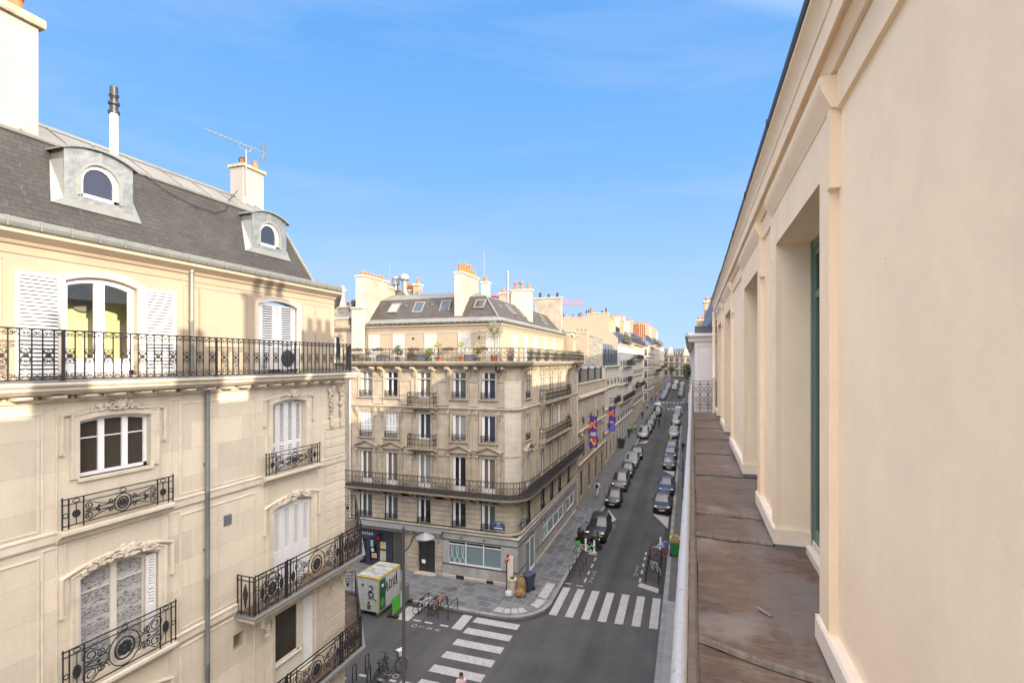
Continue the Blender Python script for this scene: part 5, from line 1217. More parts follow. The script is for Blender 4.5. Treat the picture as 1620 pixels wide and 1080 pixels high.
for side, cs in ((0, AF), (1, AS)):
    for c in cs:
        mb = MB(); mb.M = S90 if side else None; yy = -ax if side else ay
        yy = (1.4 if side else ay)
        for s in (0, 1): shutter_mesh(mb, c - .47 + s * .47 + .004, c + s * .47 - .004, 15.02, 17.0, yy - .01, fr=.06, pitch=.09)
        mb.box(c - .49, c + .49, yy - .006, yy + .0, 15.02, 17.02); mb.build('shutter', 'attic_shutter', at)
mb = MB()
for x in (-8.1, -2.95): mb.lathe([(.0, -.02), (.09, -.02), (.09, .0), (0, .0)], (x, ay, 16.65), 8, 'y')
mb.parts('vent', 'dark_paint', at)
mb = MB(); run(mb, [(.0, 17.62), (.23, 17.66), (.26, 17.74), (.22, 17.80), (-.26, 18.10), (-.3, 18.08), (-.3, 17.62)], PA)
gt = mb.build('zinc_eaves', 'weathered_zinc', bB)
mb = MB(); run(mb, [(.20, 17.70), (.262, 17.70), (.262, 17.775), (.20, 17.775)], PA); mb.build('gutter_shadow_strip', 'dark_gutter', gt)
mb = MB(); x = FW + .1
while x < ax + .2: mb.box(x - .03, x + .03, ay - .285, ay - .22, 17.67, 17.80); x += .42
y = ay
while y < SL: mb.box(ax + .22, ax + .285, y - .03, y + .03, 17.67, 17.80); y += .42
mb.parts('gutter_bracket', 'weathered_zinc', gt)
k0, k1, z0, z1 = .22, 1.75, 18.05, 19.72
E0, E1 = (ax - k0, ay + k0), (ax - k1, ay + k1)
mb = MB(); mb.poly([(FW, E0[1], z0), (E0[0], E0[1], z0), (E1[0], E1[1], z1), (FW, E1[1], z1)]); mb.poly([(E0[0], E0[1], z0), (E0[0], SL, z0), (E1[0], SL, z1), (E1[0], E1[1], z1)]); rfB = mb.build('roof', 'roof_slate_small', bB)
k2, z2 = 3.4, 20.35; E2 = (ax - k2, ay + k2)
mb = MB(); mb.poly([(FW, E1[1], z1 + .004), (E1[0], E1[1], z1 + .004), (E2[0], E2[1], z2), (FW, E2[1], z2)]); mb.poly([(E1[0], E1[1], z1 + .004), (E1[0], SL, z1 + .004), (E2[0], SL, z2), (E2[0], E2[1], z2)]); mb.poly([(FW, E2[1], z2), (E2[0], E2[1], z2), (E2[0], SL, z2), (FW, SL, z2)])
run(mb, [(-.06, z1 - .04), (.03, z1 - .02), (.03, z1 + .03), (-.06, z1 + .06)], [(FW, E1[1], 0, -1), (E1[0], E1[1], 1, -1), (E1[0], SL, 1, 0)])
mb.tube([(E0[0], E0[1] - .02, z0), (E1[0], E1[1] - .02, z1 + .03)], .07, 6); mb.build('zinc_roof', 'weathered_zinc', rfB)
def skylight(x, z, open_=0., side=False, glass='blue_glass', w=.62, l=.85):
    t = (z - z0) / (z1 - z0); th_ = math.atan2(z1 - z0, k1 - k0)
    if not side: M_ = Matrix.Translation((x, E0[1] + t * (k1 - k0), z)) @ Matrix.Rotation(th_, 4, 'X')
    else: M_ = Matrix.Translation((E0[0] - t * (k1 - k0), x, z)) @ S90 @ Matrix.Rotation(th_, 4, 'X')
    mb = MB(); mb.M = M_ @ Matrix.Rotation(R(open_), 4, 'X') if open_ else M_
    for a, b, c, d2 in ((-w / 2 - .1, -w / 2, -l / 2 - .1, l / 2 + .1), (w / 2, w / 2 + .1, -l / 2 - .1, l / 2 + .1), (-w / 2, w / 2, -l / 2 - .1, -l / 2), (-w / 2, w / 2, l / 2, l / 2 + .1)): mb.box(a, b, c, d2, .0, .10)
    o = mb.build('skylight', 'weathered_zinc', rfB)
    mb2 = MB(); mb2.M = mb.M; mb2.box(-w / 2, w / 2, -l / 2, l / 2, .05, .07); mb2.build('pane', glass, o)
skylight(-10.35, 19.0, 0, False, 'sky_blind'if 0 else 'white_door_glass'); skylight(-8.25, 18.98, 6); skylight(-6.05, 18.98, 14); skylight(-3.35, 19.06, 0, False, 'brown_glass', .6, .7); skylight(6.0, 19.05, 0, True); skylight(8.6, 19.0, 0, True); skylight(15., 18.9, 10, True)
mb = MB()
for x in (-9.4, -7.2): mb.box(x - .1, x + .1, E0[1] + .95, E0[1] + 1.05, 19.12, 19.24)
mb.box(E0[0] - 1.05, E0[0] - .95, 3.9, 4.1, 19.1, 19.24); mb.parts('roof_vent', 'weathered_zinc', rfB)
def stack(x0, x1, y0, y1, zb, zt, mat, pots, axis, parent=rfB, potmat='terracotta', hs=(.45,), quoin=None):
    mb = MB(); mb.box(x0, x1, y0, y1, zb, zt); st = mb.build('chimney_stack', mat, parent)
    mb = MB(); mb.box(x0 - .08, x1 + .08, y0 - .08, y1 + .08, zt, zt + .12); mb.build('stack_cap', 'pot_stone', st)
    rg = random.Random(int(x0 * 100) + pots)
    for i in range(pots):
        t = (i + .5) / pots; x, y = (x0 + (x1 - x0) * t, (y0 + y1) / 2) if axis == 'x' else ((x0 + x1) / 2, y0 + (y1 - y0) * t)
        h = rg.choice(hs) * rg.uniform(.85, 1.15); mb = MB(); mb.lathe([(.13, 0), (.14, .04), (.105, h - .08), (.13, h - .04), (.10, h)], (x, y, zt + .1), 8); mb.build('chimney_pot', potmat, st, 40)
    if quoin: mb = MB(); mb.box(x0 - .015, x1 + .015, y0 - .03, y0, zb, zt - .01); mb.build('stone_edge', quoin, st)
    return st
stack(-4.98, -4.42, 1.0, 4.0, 18.2, 21.25, 'aged_render', 7, 'y', hs=(.4, .55, .75), quoin='pale_limestone')
stack(-12.75, -12.0, .25, 3.4, 17.6, 21.3, 'aged_render', 7, 'y', hs=(.35,), quoin='pale_limestone', potmat='terracotta')
stack(-12.6, -12.05, 3.4, 7.0, 17.6, 20.9, 'aged_render', 3, 'y', hs=(.4,))
stack(-12.95, -12.0, -.02, .25, 15.5, 18.9, 'pale_limestone', 0, 'y')
stack(-4.2, -3.72, 4.0, 4.6, 19.6, 20.95, 'pale_limestone', 1, 'x', hs=(.45,))
stack(-10.2, -9.7, 4.2, 4.8, 19.6, 21.1, 'aged_render', 1, 'x', hs=(.5,)); stack(-11.4, -10.5, 4.5, 4.9, 19.8, 20.7, 'aged_render', 4, 'x', hs=(.5,))
stack(-3.5, -1.75, 8.9, 9.5, 18.3, 20.95, 'aged_render', 3, 'x', hs=(.45, .7), quoin='pale_limestone'); stack(-4.6, -3.52, 8.95, 9.4, 18.6, 20.75, 'aged_render', 2, 'x', hs=(.4,))
stack(-4.3, -1.55, 18.75, 19.28, 17.4, 21.45, 'aged_render', 3, 'x', potmat='dark_paint', hs=(.55, .35))
mb = MB(); mb.extr([(0, 0), (.3, 0), (.3, .4), (0, .4)], 0, .01); mb.poly([(ax + .1, SL - .02, 17.6), (-14, SL - .02, 17.6), (-14, SL - .02, 20.2), (E1[0], SL - .02, z1 + .1)]); mb.tube([(ax + .2, SL - .2, 17.9), (E1[0] + .1, SL - .2, z1 + .15)], .12, 4); mb.build('gable_flashing', 'weathered_zinc', rfB)
mb = MB(); mb.lathe([(.09, 19.8), (.09, 22.3), (.12, 22.32), (.12, 22.5), (.08, 22.55)], (-3.55, 8.2, 0), 10); mb.build('flue_pipe', 'zinc_sheet', rfB, 40)
mb = MB(); mb.lathe([(.12, 20.9), (.12, 21.6), (.3, 21.62), (.3, 21.66), (.1, 21.7)], (-2.7, 9.2, 0), 10); mb.build('flue_pipe', 'zinc_sheet', rfB, 40)
mb = MB(); mb.tube([(-10.75, 4.2, 20.0), (-10.75, 4.2, 20.35), (-11.0, 4.2, 20.6), (-11.02, 4.2, 21.5)], .22, 10); vt = mb.build('vent_duct', 'zinc_sheet', rfB, 50)
mb = MB(); mb.lathe([(.22, 0), (.30, .1), (.46, .16), (.46, .34), (.36, .5), (.16, .62), (.0, .64)], (-11.02, 4.2, 21.45), 12); mb.build('cowl', 'zinc_sheet', vt, 30)
mb = MB(); mb.lathe([(.2, 20.8), (.2, 21.2), (.34, 21.3), (.28, 21.7), (.34, 21.75), (.2, 21.95), (.0, 22.0)], (-12.0, 4.5, 0), 12); mb.build('cowl', 'zinc_sheet', rfB, 30)
mb = MB(); mb.lathe([(.06, .35), (.06, 14.3)], (-.02, SL + .02, 0), 8); mb.lathe([(.06, .3), (.06, 14.6)], (FW + .12, -.08, 0), 8); mb.build('downpipe', 'cream_paint', bB, 40)
an = thing('rooftop_antenna', 'tall thin antenna mast with a small rake above the corner building roof', 'antenna', (-14.85, 36.2, 20.3))
mb = MB(); mb.tube([(0, 0, 0), (0, 0, 3.2)], .022, 5); mb.build('mast', 'zinc_sheet', an); mb = MB(); mb.tube([(-.9, 0, 3.15), (.05, 0, 3.05)], .02, 4)
for k in range(4): mb.tube([(-.85 + k * .22, -.2, 3.14 - k * .02), (-.85 + k * .22, .2, 3.14 - k * .02)], .015, 4)
mb.build('rake', 'zinc_sheet', an)
an = thing('rooftop_antenna', 'short antenna beside the steel cowls on the left end of the corner roof', 'antenna', (-23.1, 36.0, 20.8))
mb = MB(); mb.tube([(0, 0, 0), (0, 0, 2.3)], .02, 5); mb.tube([(-.55, 0, .8), (-.5, 0, 1.2), (-.2, 0, 1.25)], .02, 4); mb.tube([(-.6, 0, 1.0), (-.1, 0, 1.0)], .015, 4); mb.build('mast', 'zinc_sheet', an)
# ---- planting on the top balcony
surf('dark_leaf', (.055, .075, .03), .7, .5, 8.); surf('lime_leaf', (.20, .24, .035), .7, .4, 8.); surf('grey_leaf', (.16, .16, .11), .8, .5, 8.); surf('dry_leaf', (.12, .085, .05), .8, .5, 8.); surf('bark', (.10, .08, .06), .85, .3, 9.); surf('box_brown', (.07, .05, .04), .7, .3, 9.); surf('planter_grey', (.12, .115, .11), .7, .2, 8.); surf('blue_planter', (.16, .18, .22), .6, .2, 6.)
def leaves(mb, c, r, n, s, seed, shell=.3):
    rg = random.Random(seed)
    for k in range(n):
        v = Vector((rg.gauss(0, 1), rg.gauss(0, 1), rg.gauss(0, 1))); v.normalize(); v *= (shell + (1 - shell) * rg.random()) ; p = Vector(c) + Vector((v.x * r[0], v.y * r[1], v.z * r[2]))
        a = Vector((rg.gauss(0, 1), rg.gauss(0, 1), rg.gauss(0, .6))).normalized(); b = a.orthogonal().normalized(); q = s * rg.uniform(.6, 1.3)
        mb.poly([p - a * q, p + b * q * .45, p + a * q, p - b * q * .45])
def pot_plant(name, label, x, y, z, pr, ph, crown, r, mat, n=70, s=.07, stem=.0, pot='terracotta', cat='plant', group=None):
    t = thing(name, label, cat, (x, y, z), 0, group)
    if pr: mb = MB(); mb.lathe([(pr * .75, 0), (pr, ph), (pr * .9, ph)], (0, 0, 0), 10); mb.build('pot', pot, t, 40)
    mb = MB(); mb.tube([(0, 0, ph * .8), (.02, 0, (ph + crown) / 2), (0, .02, crown + r[2] * .4)], [.022, .018, .01], 5)
    for k in range(5): a = k * 1.25; mb.tube([(0, 0, crown - r[2] * .5), (r[0] * .6 * math.cos(a), r[1] * .6 * math.sin(a), crown + r[2] * .3 * (k % 3 - .5))], .008, 4)
    mb.build('stem', 'bark', t)
    mb = MB(); leaves(mb, (0, 0, crown), r, n, s, int(abs(x) * 37) + n); mb.build('foliage', mat, t)
    return t
yB = 31.75 - .42; zB = 15.02
pot_plant('balcony_plant', 'spiky bushy plant on the top balcony left of centre', -19.45, yB, zB, .2, .3, .75, (.42, .3, .42), 'dark_leaf', 150, .09, pot='planter_grey')
pot_plant('balcony_plant', 'round bright green bush pressed against the top balcony railing', -16.95, yB, zB, .2, .25, .62, (.40, .3, .36), 'lime_leaf', 200, .08, pot='planter_grey')
pot_plant('balcony_plant', 'small standard tree with a pale crown beside the round green bush', -16.25, yB, zB, .22, .3, 1.12, (.40, .3, .22), 'lime_leaf', 80, .08)
pot_plant('balcony_plant', 'dry brown bush on the top balcony before the third shutter', -18.4, yB, zB, .22, .25, .5, (.36, .3, .34), 'dry_leaf', 120, .07, pot='planter_grey')
pot_plant('balcony_plant', 'thin pale shrub on the top balcony nearest the left end', -21.9, yB, zB, .2, .25, .6, (.5, .3, .35), 'grey_leaf', 80, .06, pot='planter_grey')
pot_plant('balcony_plant', 'small plant in a terracotta pot between the fourth shutters and railing', -14.5, yB, zB, .24, .34, 1.15, (.34, .28, .24), 'lime_leaf', 70, .08)
pot_plant('balcony_plant', 'yellow green shrub on the top balcony just left of the corner tree', -13.3, yB, zB, .22, .28, .72, (.38, .3, .38), 'lime_leaf', 150, .08, pot='planter_grey')
pot_plant('olive_tree', 'tall slender olive tree in a pot at the corner of the top balcony', -12.15, yB + .05, zB, .26, .4, 2.05, (.62, .5, .72), 'grey_leaf', 620, .07, cat='tree')
pot_plant('balcony_plant', 'brown withered shrub at the rounded corner of the top balcony', -11.1, 31.7, zB, .2, .3, .55, (.42, .42, .5), 'dry_leaf', 220, .07, pot='planter_grey')
pot_plant('balcony_plant', 'orange tinted plant at the far street end of the top balcony', -10.3, 49.9, zB, .2, .3, .95, (.3, .3, .3), 'lime_leaf', 90, .08)
for i, (y, m_) in enumerate(((33.4, 'dark_leaf'), (35.2, 'grey_leaf'), (37.6, 'dry_leaf'), (40.2, 'grey_leaf'), (43.0, 'dark_leaf'), (46.0, 'dry_leaf'))):
    pot_plant('balcony_plant', ('dark leafy shrub first along the street side of the top balcony', 'grey green shrub second along the street side of the top balcony', 'brown shrub third along the street side of the top balcony', 'grey green shrub fourth along the street side of the top balcony', 'dark shrub fifth along the street side of the top balcony', 'brown shrub sixth along the street side of the top balcony')[i], -10.25, y, zB, .2, .3, .5, (.3, .55, .38), m_, 170, .07, pot='planter_grey', group='shrubs along the street side of the top balcony')
for i, x in enumerate((-22.65, -20.9, -18.0, -15.35, -12.9)):
    t = thing('flower_box', ('brown flower box on the top railing at the far left', 'brown flower box on the top railing second from the left', 'brown flower box on the top railing above the round green bush side', 'brown flower box on the top railing fourth from the left', 'brown flower box on the top railing nearest the corner tree')[i], 'flower box', (x, 31.02, 15.74), 0, 'flower boxes on the top railing')
    mb = MB(); mb.extr([(-.08, 0), (.08, 0), (.1, .17), (-.1, .17)], -.42, .42); mb.build('box', 'box_brown', t); mb = MB(); leaves(mb, (0, 0, .19), (.42, .09, .07), 60, .04, i); mb.build('foliage', 'dark_leaf', t)
for i, (x, m_) in enumerate(((-20.9, 'blue_planter'), (-18.95 + .6, 'planter_grey'), (-17.6, 'blue_planter'), (-13.95, 'blue_planter'))):
    mb = MB(); mb.extr([(-.2, 0), (.2, 0), (.24, .42), (-.24, .42)], -.38, .38); mb.extr([(-.26, .38), (.26, .38), (.26, .44), (-.26, .44)], -.4, .4); t = mb.build('planter', m_, None, None, (x, yB + .25, zB)); tag(t, ('low blue grey planter behind the top railing, second bay', 'low grey planter behind the top railing, third bay', 'wide blue planter left of the round green bush', 'blue grey planter left of the yellow green shrub')[i], 'planter', 'planters on the top balcony')
# ================================================================ the houses further along the street
def block(name, label, Y0, Y1, floors, mat, eave, roof, nb, X=-10.7, right=False, depth=13., rails=(), balc=(), top=None, cornices=(), ground=True, frame='white_paint', ww=1.0, attic=None, stone_='pale_limestone', side_wall=None, glass=None, det=True, piers=False):
    L_ = Y1 - Y0; zg = gz((Y0 + Y1) / 2) - .8
    rt = thing(name, label, 'building', (X, Y0 if not right else Y1, 0), R(90 if not right else -90))
    cs = [L_ * (i + .5) / nb for i in range(nb)]
    ops = [o for z, h in floors for o in rows(cs, z, h, ww)]
    gf = gz((Y0 + Y1) / 2); gh = (floors[0][0] if floors else 9.) - .5
    gops = [(c - .65, c + .65, gf + .2, min(gf + 2.9, gh - .3)) for c in cs] if ground and gh - gf > 2.2 else []
    mb = MB(); wall(mb, 0, L_, zg, eave, ops + gops, .12)
    mb.poly([(0, 0, zg), (0, depth, zg), (0, depth, eave), (0, 0, eave)]); mb.poly([(L_, 0, zg), (L_, depth, zg), (L_, depth, eave), (L_, 0, eave)]); mb.poly([(0, depth, zg), (L_, depth, zg), (L_, depth, eave), (0, depth, eave)])
    mb.build('wall', mat, rt)
    mb = MB()
    for z in cornices: mb.extr([(0, z - .16), (-.08, z - .14), (-.12, z - .04), (-.22, z), (-.22, z + .06), (0, z + .08)], 0, L_)
    mb.extr([(0, eave - .3), (-.1, eave - .28), (-.14, eave - .15), (-.34, eave - .05), (-.34, eave + .03), (.3, eave + .06)], 0, L_); mb.build('cornice', stone_, rt)
    for z, h in floors:
        for c in cs: window(rt, c, z, ww, h, False, glass or rgw.choice(['dark_pane', 'dark_pane', 'dark_pane', 'curtained_glass']), 0, .8 if z in rails else 0, jamb=False, stone_=stone_, frame=frame, iron='wrought_iron', y=-.01, ro=.2)
    if piers:
        for z, h in floors:
            for c in cs:
                mb = MB(); mb.extr([(0, z + h + .08), (-.06, z + h + .1), (-.13, z + h + .22), (-.13, z + h + .3), (0, z + h + .32)], c - ww / 2 - .25, c + ww / 2 + .25); mb.build('window_hood', stone_, rt)
    for i, g_ in enumerate(gops):
        mb = MB(); mb.box(g_[0], g_[1], .16, .2, g_[2], g_[3]); mb.box((g_[0] + g_[1]) / 2 - .04, (g_[0] + g_[1]) / 2 + .04, .12, .16, g_[2], g_[3]); mb.build('ground_opening', 'dark_paint', rt)
    for z, a, b in balc:
        mb = MB(); mb.extr([(0, z - .3), (-.35, z - .25), (-.6, z - .1), (-.72, z - .08), (-.72, z), (0, z + .01)], a, b); sl_ = mb.build('balcony', stone_, rt)
        mb = MB(); rail_path(mb, [(a + .05, 0), (a + .05, -.66), (b - .05, -.66), (b - .05, 0)], z, 1.0, .15, 1); mb.build('railing', 'wrought_iron', sl_)
    if roof:
        (y1, z1_, m1), (y2, z2_, m2) = roof
        mb = MB(); mb.poly([(0, .25, eave), (L_, .25, eave), (L_, y1, z1_), (0, y1, z1_)]); mb.poly([(0, .25, eave), (0, y1, z1_), (0, y2, z2_), (0, depth, z2_), (0, depth, eave)]); mb.poly([(L_, .25, eave), (L_, y1, z1_), (L_, y2, z2_), (L_, depth, z2_), (L_, depth, eave)])
        rf_ = mb.build('roof', m1, rt)
        mb = MB(); mb.poly([(0, y1, z1_ + .01), (L_, y1, z1_ + .01), (L_, y2, z2_), (0, y2, z2_)]); mb.poly([(0, y2, z2_), (L_, y2, z2_), (L_, depth, z2_), (0, depth, z2_)]); mb.build('zinc_roof', m2, rf_)
        if attic:
            za, ha, na, wa = attic
            for i in range(na):
                c = L_ * (i + .5) / na; yf = .16
                mb = MB(); mb.box(c - wa / 2 - .12, c - wa / 2, yf, y1 + .6, za - .15, za + ha); mb.box(c + wa / 2, c + wa / 2 + .12, yf, y1 + .6, za - .15, za + ha); mb.box(c - wa / 2, c + wa / 2, yf, y1 + .6, za - .15, za)
                mb.loft([[(x, yf - .06, z), (x, y1 + .9, z), (x, y1 + .9, z + .06), (x, yf - .06, z + .06)] for x, z in arc(c - wa / 2 - .16, c + wa / 2 + .16, za + ha, .22, 6)])
                dm = mb.build('dormer', 'weathered_zinc' if m1 != 'blue_slate' else 'blue_slate', rf_)
                mb = MB(); mb.box(c - wa / 2, c + wa / 2, yf + .03, yf + .07, za, za + ha + .1); mb.build('dormer_window', 'dark_pane', dm)
    return rt
def sub_stack(rt, M_, x0, x1, y0, y1, zb, zt, mat, pots, axis, **k):  # chimney in world coordinates under a rotated root
    st = stack(x0, x1, y0, y1, zb, zt, mat, pots, axis, parent=rt, **k)
    return st
def wstack(rt, X0, X1, Y0, Y1, zb, zt, mat, pots, axis='y', **k):
    rx, ry = rt.location.x, rt.location.y; a = rt.rotation_euler.z
    ca, sa = math.cos(-a), math.sin(-a)
    P = [((X - rx) * ca - (Y - ry) * sa, (X - rx) * sa + (Y - ry) * ca) for X, Y in ((X0, Y0), (X1, Y1))]
    xs = sorted(p[0] for p in P); ys = sorted(p[1] for p in P)
    return stack(xs[0], xs[1], ys[0], ys[1], zb, zt, mat, pots, {'x': 'y', 'y': 'x'}[axis], parent=rt, **k)
c1 = block('stone_town_house', 'low dark stone house with grey zinc dormers and two hanging banners', 51.1, 69.0, [(4.9, 2.3), (8.3, 2.35)], 'weathered_limestone', 11.2, ((1.5, 14.75, 'weathered_zinc'), (5., 15.5, 'weathered_zinc')), 4, rails=(8.3, 4.9), cornices=(4.3, 7.7), attic=(12.75, 1.35, 4, 1.35), stone_='weathered_limestone', piers=True)
mb = MB(); mb.extr([(-.32, 11.25), (-.1, 11.5), (-.1, 12.55), (-.2, 12.6), (-.2, 12.7), (.2, 12.7), (.2, 11.25)], 0, 17.9); mb.build('attic_parapet', 'weathered_limestone', c1)
mb = MB(); mb.M = None
for c in [17.9 * (i + .5) / 4 for i in range(4)]: mb.extr([(0, 7.05), (-.2, 7.12), (-.22, 7.2), (0, 7.2)], c - .9, c + .9); mb.sweep([(c - .9, 7.2), (c, 7.65), (c + .9, 7.2)], [(0, 0), (0, .2), (.12, .24), (.12, 0)])
mb.parts('pediment', 'weathered_limestone', c1)
c2 = block('pale_town_house', 'pale house with a steep blue slate mansard and a rubble stone gable', 69.0, 83.8, [(5.6, 2.3), (8.8, 2.0), (11.7, 1.9)], 'pale_limestone', 14.3, ((1.0, 17.6, 'blue_slate'), (4., 18.0, 'weathered_zinc')), 4, piers=True, rails=(11.7, 5.6), cornices=(5.2, 8.4, 11.3), balc=((8.75, 4.6, 11.8),), attic=(14.7, 1.9, 5, 1.0))
mb = MB(); mb.poly([(-.03, .3, 9.), (-.03, 13, 9.), (-.03, 13, 18.9), (-.03, 3.8, 18.9), (-.03, 1.5, 18.35), (-.03, .3, 17.95)]); mb.poly([(0.25, .3, 9.), (.25, 13, 9.), (.25, 13, 18.9), (.25, 3.8, 18.9), (.25, 1.5, 18.35), (.25, .3, 17.95)]); mb.loft([[(x, .25, 17.9), (x, .25, 18.05), (x, 1.5, 18.45), (x, 3.8, 19.), (x, 13, 19.), (x, 13, 18.85), (x, 3.8, 18.85), (x, 1.5, 18.3)] for x in (-.08, .3)]); mb.build('gable', 'rubble_stone', c2)
wstack(c2, -14.6, -12.95, 68.4, 69.0, 15., 18.85, 'bright_render', 3, 'x', hs=(.5,))
c3 = block('tall_pale_house', 'taller pale house with a long blank cream gable and an ochre chimney stack', 83.8, 104.5, [(5.6, 2.0), (8.35, 2.1), (11.3, 2.0), (14.3, 1.9)], 'cool_limestone', 17.9, ((1.4, 19.9, 'blue_slate'), (4., 21.4, 'weathered_zinc')), 6, piers=True, rails=(11.3, 5.6, 14.3), cornices=(5.2, 7.9, 11.), balc=((8.3, .4, 20.3), (14.25, 6., 14.5), (11.25, 7., 13.5)), attic=(18.2, 1.4, 6, 1.0))
mb = MB(); mb.plate([(-0, 0), (1, 0), (1, 1)], 0, .01) if 0 else None
g = [(.2, 9.), (.2, 18.6), (.35, 18.9), (1.6, 20.2), (1.65, 22.9), (5.2, 22.9), (5.2, 22.3), (16., 22.3), (16., 9.)]
mb.loft([[(x, y, z) for y, z in g] for x in (-.03, .5)]); gb = mb.build('gable', 'bright_render', c3)
mb = MB(); mb.box(-.1, .6, 1.6, 5.25, 22.9, 23.0); mb.box(-.1, .6, 5.25, 16., 22.3, 22.4); mb.build('gable_coping', 'pot_stone', gb)
rg = random.Random(6)
for x, z, n in ((-12.8, 22.98, 3), (-15.0, 22.98, 4), (-16.6, 22.38, 3), (-18.3, 22.38, 1), (-19.6, 22.38, 3), (-21.3, 22.38, 4)):
    for k in range(n):
        mb = MB(); h = rg.uniform(.35, .9); mb.lathe([(.13, 0), (.12, h - .1), (.16, h - .06), (.1, h)], (.25, -(x + 10.7) + .35 * k, z), 7); mb.build('chimney_pot', rg.choice(['dark_paint', 'terracotta', 'sooty_terracotta']), gb, 40)
surf('ochre_render', (.36, .26, .15), .85, .15, 1.5, .1)
wstack(c3, -13.2, -12.3, 84.4, 91.5, 18.5, 21.9, 'ochre_render', 9, 'y', hs=(.5, .8)); wstack(c3, -13.4, -12.6, 92.5, 94., 19.5, 22.8, 'ochre_render', 3, 'y', hs=(.6,))
wstack(c3, -13.0, -12.2, 103.2, 104.3, 18.5, 23.2, 'ochre_render', 4, 'y', hs=(.6,))
c4 = block('long_stone_house', 'long grey stone house before the cross street with planted balconies', 104.5, 129.2, [(6.4, 2.1), (9.35, 2.1), (12.4, 2.), (15.5, 1.9)], 'grey_limestone', 18.6, ((1.6, 21.2, 'blue_slate'), (4., 22.6, 'weathered_zinc')), 8, rails=(12.4, 6.4, 15.5), cornices=(6., 8.9, 12., 15.1), balc=((18.62, .3, 24.4), (9.3, .3, 24.4), (15.45, 4., 20.)), attic=(19.2, 1.4, 8, .9), det=False)
for i, (y, zt, m_) in enumerate(((108., 24.3, 'pale_limestone'), (116., 24.0, 'pale_limestone'), (124., 24.6, 'bright_render'))): wstack(c4, -15.2, -12.6, y, y + .8, 19.5, zt, m_, 5, 'x', hs=(.5, .8))
mb = MB(); mb.box(.2, 24., .4, 10., 18.6, 20.6); mb.build('attic_wall', 'bright_render', c4)
for nm, lb, y, z, X, r in (('balcony_plants', 'dark leafy planting on the blue mansard house side balcony', 101., 15.0, -10.2, (.5, 2.6, .8)), ('balcony_plants', 'dark green planting along the grey house low balcony', 112., 10.1, -10.2, (.4, 3., .5)), ('balcony_plants', 'bushy dark planting at the top of the tall pale house', 95., 19.2, -10.6, (.4, 4., .7))):
    t = thing(nm, lb, 'plants', (X, y, z)); mb = MB(); leaves(mb, (0, 0, 0), r, 420, .22, int(y)); mb.build('foliage', 'dark_leaf', t); mb = MB(); mb.box(-.2, .2, -r[1], r[1], -.8, -.3); mb.build('trough', 'box_brown', t)
# beyond the cross street: the rounded white corner house, then the houses to the end
r1 = thing('rounded_corner_house', 'white stone house with a rounded corner beyond the far zebra crossing', 'building', (-10.7, 147., 0))
rr = 3.2; zg = 2.8; Pc = [(-14, 0, 0, -1), (-rr, 0, 0, -1)] + [(-rr + rr * math.cos(R(a)), rr + rr * math.sin(R(a)), math.cos(R(a)), math.sin(R(a))) for a in range(-80, 0, 10)] + [(0, rr, 1, 0), (0, 26, 1, 0)]
mb = MB()
for a, b in zip(Pc, Pc[1:]): mb.poly([(a[0], a[1], zg), (b[0], b[1], zg), (b[0], b[1], 19.3), (a[0], a[1], 19.3)])
mb.poly([(0, 26, zg), (-14, 26, zg), (-14, 26, 19.3), (0, 26, 19.3)]); mb.build('wall', 'cool_limestone', r1)
mb = MB()
for z in (6.6, 9.9, 13.0, 16.1): run(mb, [(-.05, z), (.15, z + .05), (.25, z + .2), (.25, z + .3), (-.05, z + .32)], Pc)
run(mb, [(-.05, 19.0), (.3, 19.1), (.5, 19.3), (.5, 19.4), (-.05, 19.4)], Pc); mb.build('string_course', 'white_moulding', r1)
mb = MB(); run(mb, [(0, 19.4), (-1.4, 21.4), (-5., 22.4), (-7, 22.4)], [(-14, 0, 0, -1), (0, 0, 1, -1), (0, 26, 1, 0)]); rfr = mb.build('roof', 'blue_slate', r1)
mb = MB(); mb.lathe([(2.9, 19.4), (3.1, 19.6), (2.9, 20.2), (2.0, 20.9), (.2, 21.3)], (-rr, rr, 0), 16); mb.build('corner_dome', 'drain_grey', rfr, 40)
for z in (4., 7.2, 10.4, 13.5, 16.6):
    for (x, y, nx, ny) in [(-rr + rr * math.cos(R(a)), rr + rr * math.sin(R(a)), math.cos(R(a)), math.sin(R(a))) for a in (-72, -40, -8)] + [(0, u_, 1, 0) for u_ in (7, 10.5, 14, 17.5, 21, 24.)] + [(-6, 0, 0, -1), (-9.5, 0, 0, -1)]:
        o = link('window', wmesh(('window_flat', 1.1, 2.0), lambda mb: mb.box(-.6, .6, -.05, .08, -.05, 2.05), 'white_moulding'), r1, (x, y, z), (0, 0, math.atan2(ny, nx) + R(90)))
        link('pane', wmesh(('pane_flat', 1.1, 2.0), lambda mb: [mb.poly([(a, -.056, 0), (b, -.056, 0), (b, -.056, 2.), (a, -.056, 2.)]) for a, b in ((-.5, -.06), (.06, .5))], 'dark_pane'), o)
        if z > 5: mb_ = link('railing', wmesh(('railing_flat', 1.1), lambda mb: rail_path(mb, [(-.65, -.0), (.65, -.0)], .0, .9, .4), 'wrought_iron'), o, (0, -.25, 0))
for i, (y, X0, X1, zt, m_) in enumerate(((150., -15.8, -13.4, 25.8, 'red_brick'), (157., -15.6, -13.4, 26.3, 'red_brick'), (163., -15.4, -13.3, 26.6, 'red_brick'), (169., -15.2, -13.2, 26.9, 'red_brick'))):
    st = stack(X0 + 10.7, X1 + 10.7, y - 147, y - 146.2, 19.5, zt, m_, 5, 'x', parent=rfr, hs=(.5,)); mb = MB(); mb.box(X1 + 10.7, X1 + 10.75, y - 147.03, y - 146.17, 19.5, zt - .01); mb.build('stone_edge', 'bright_render', st)
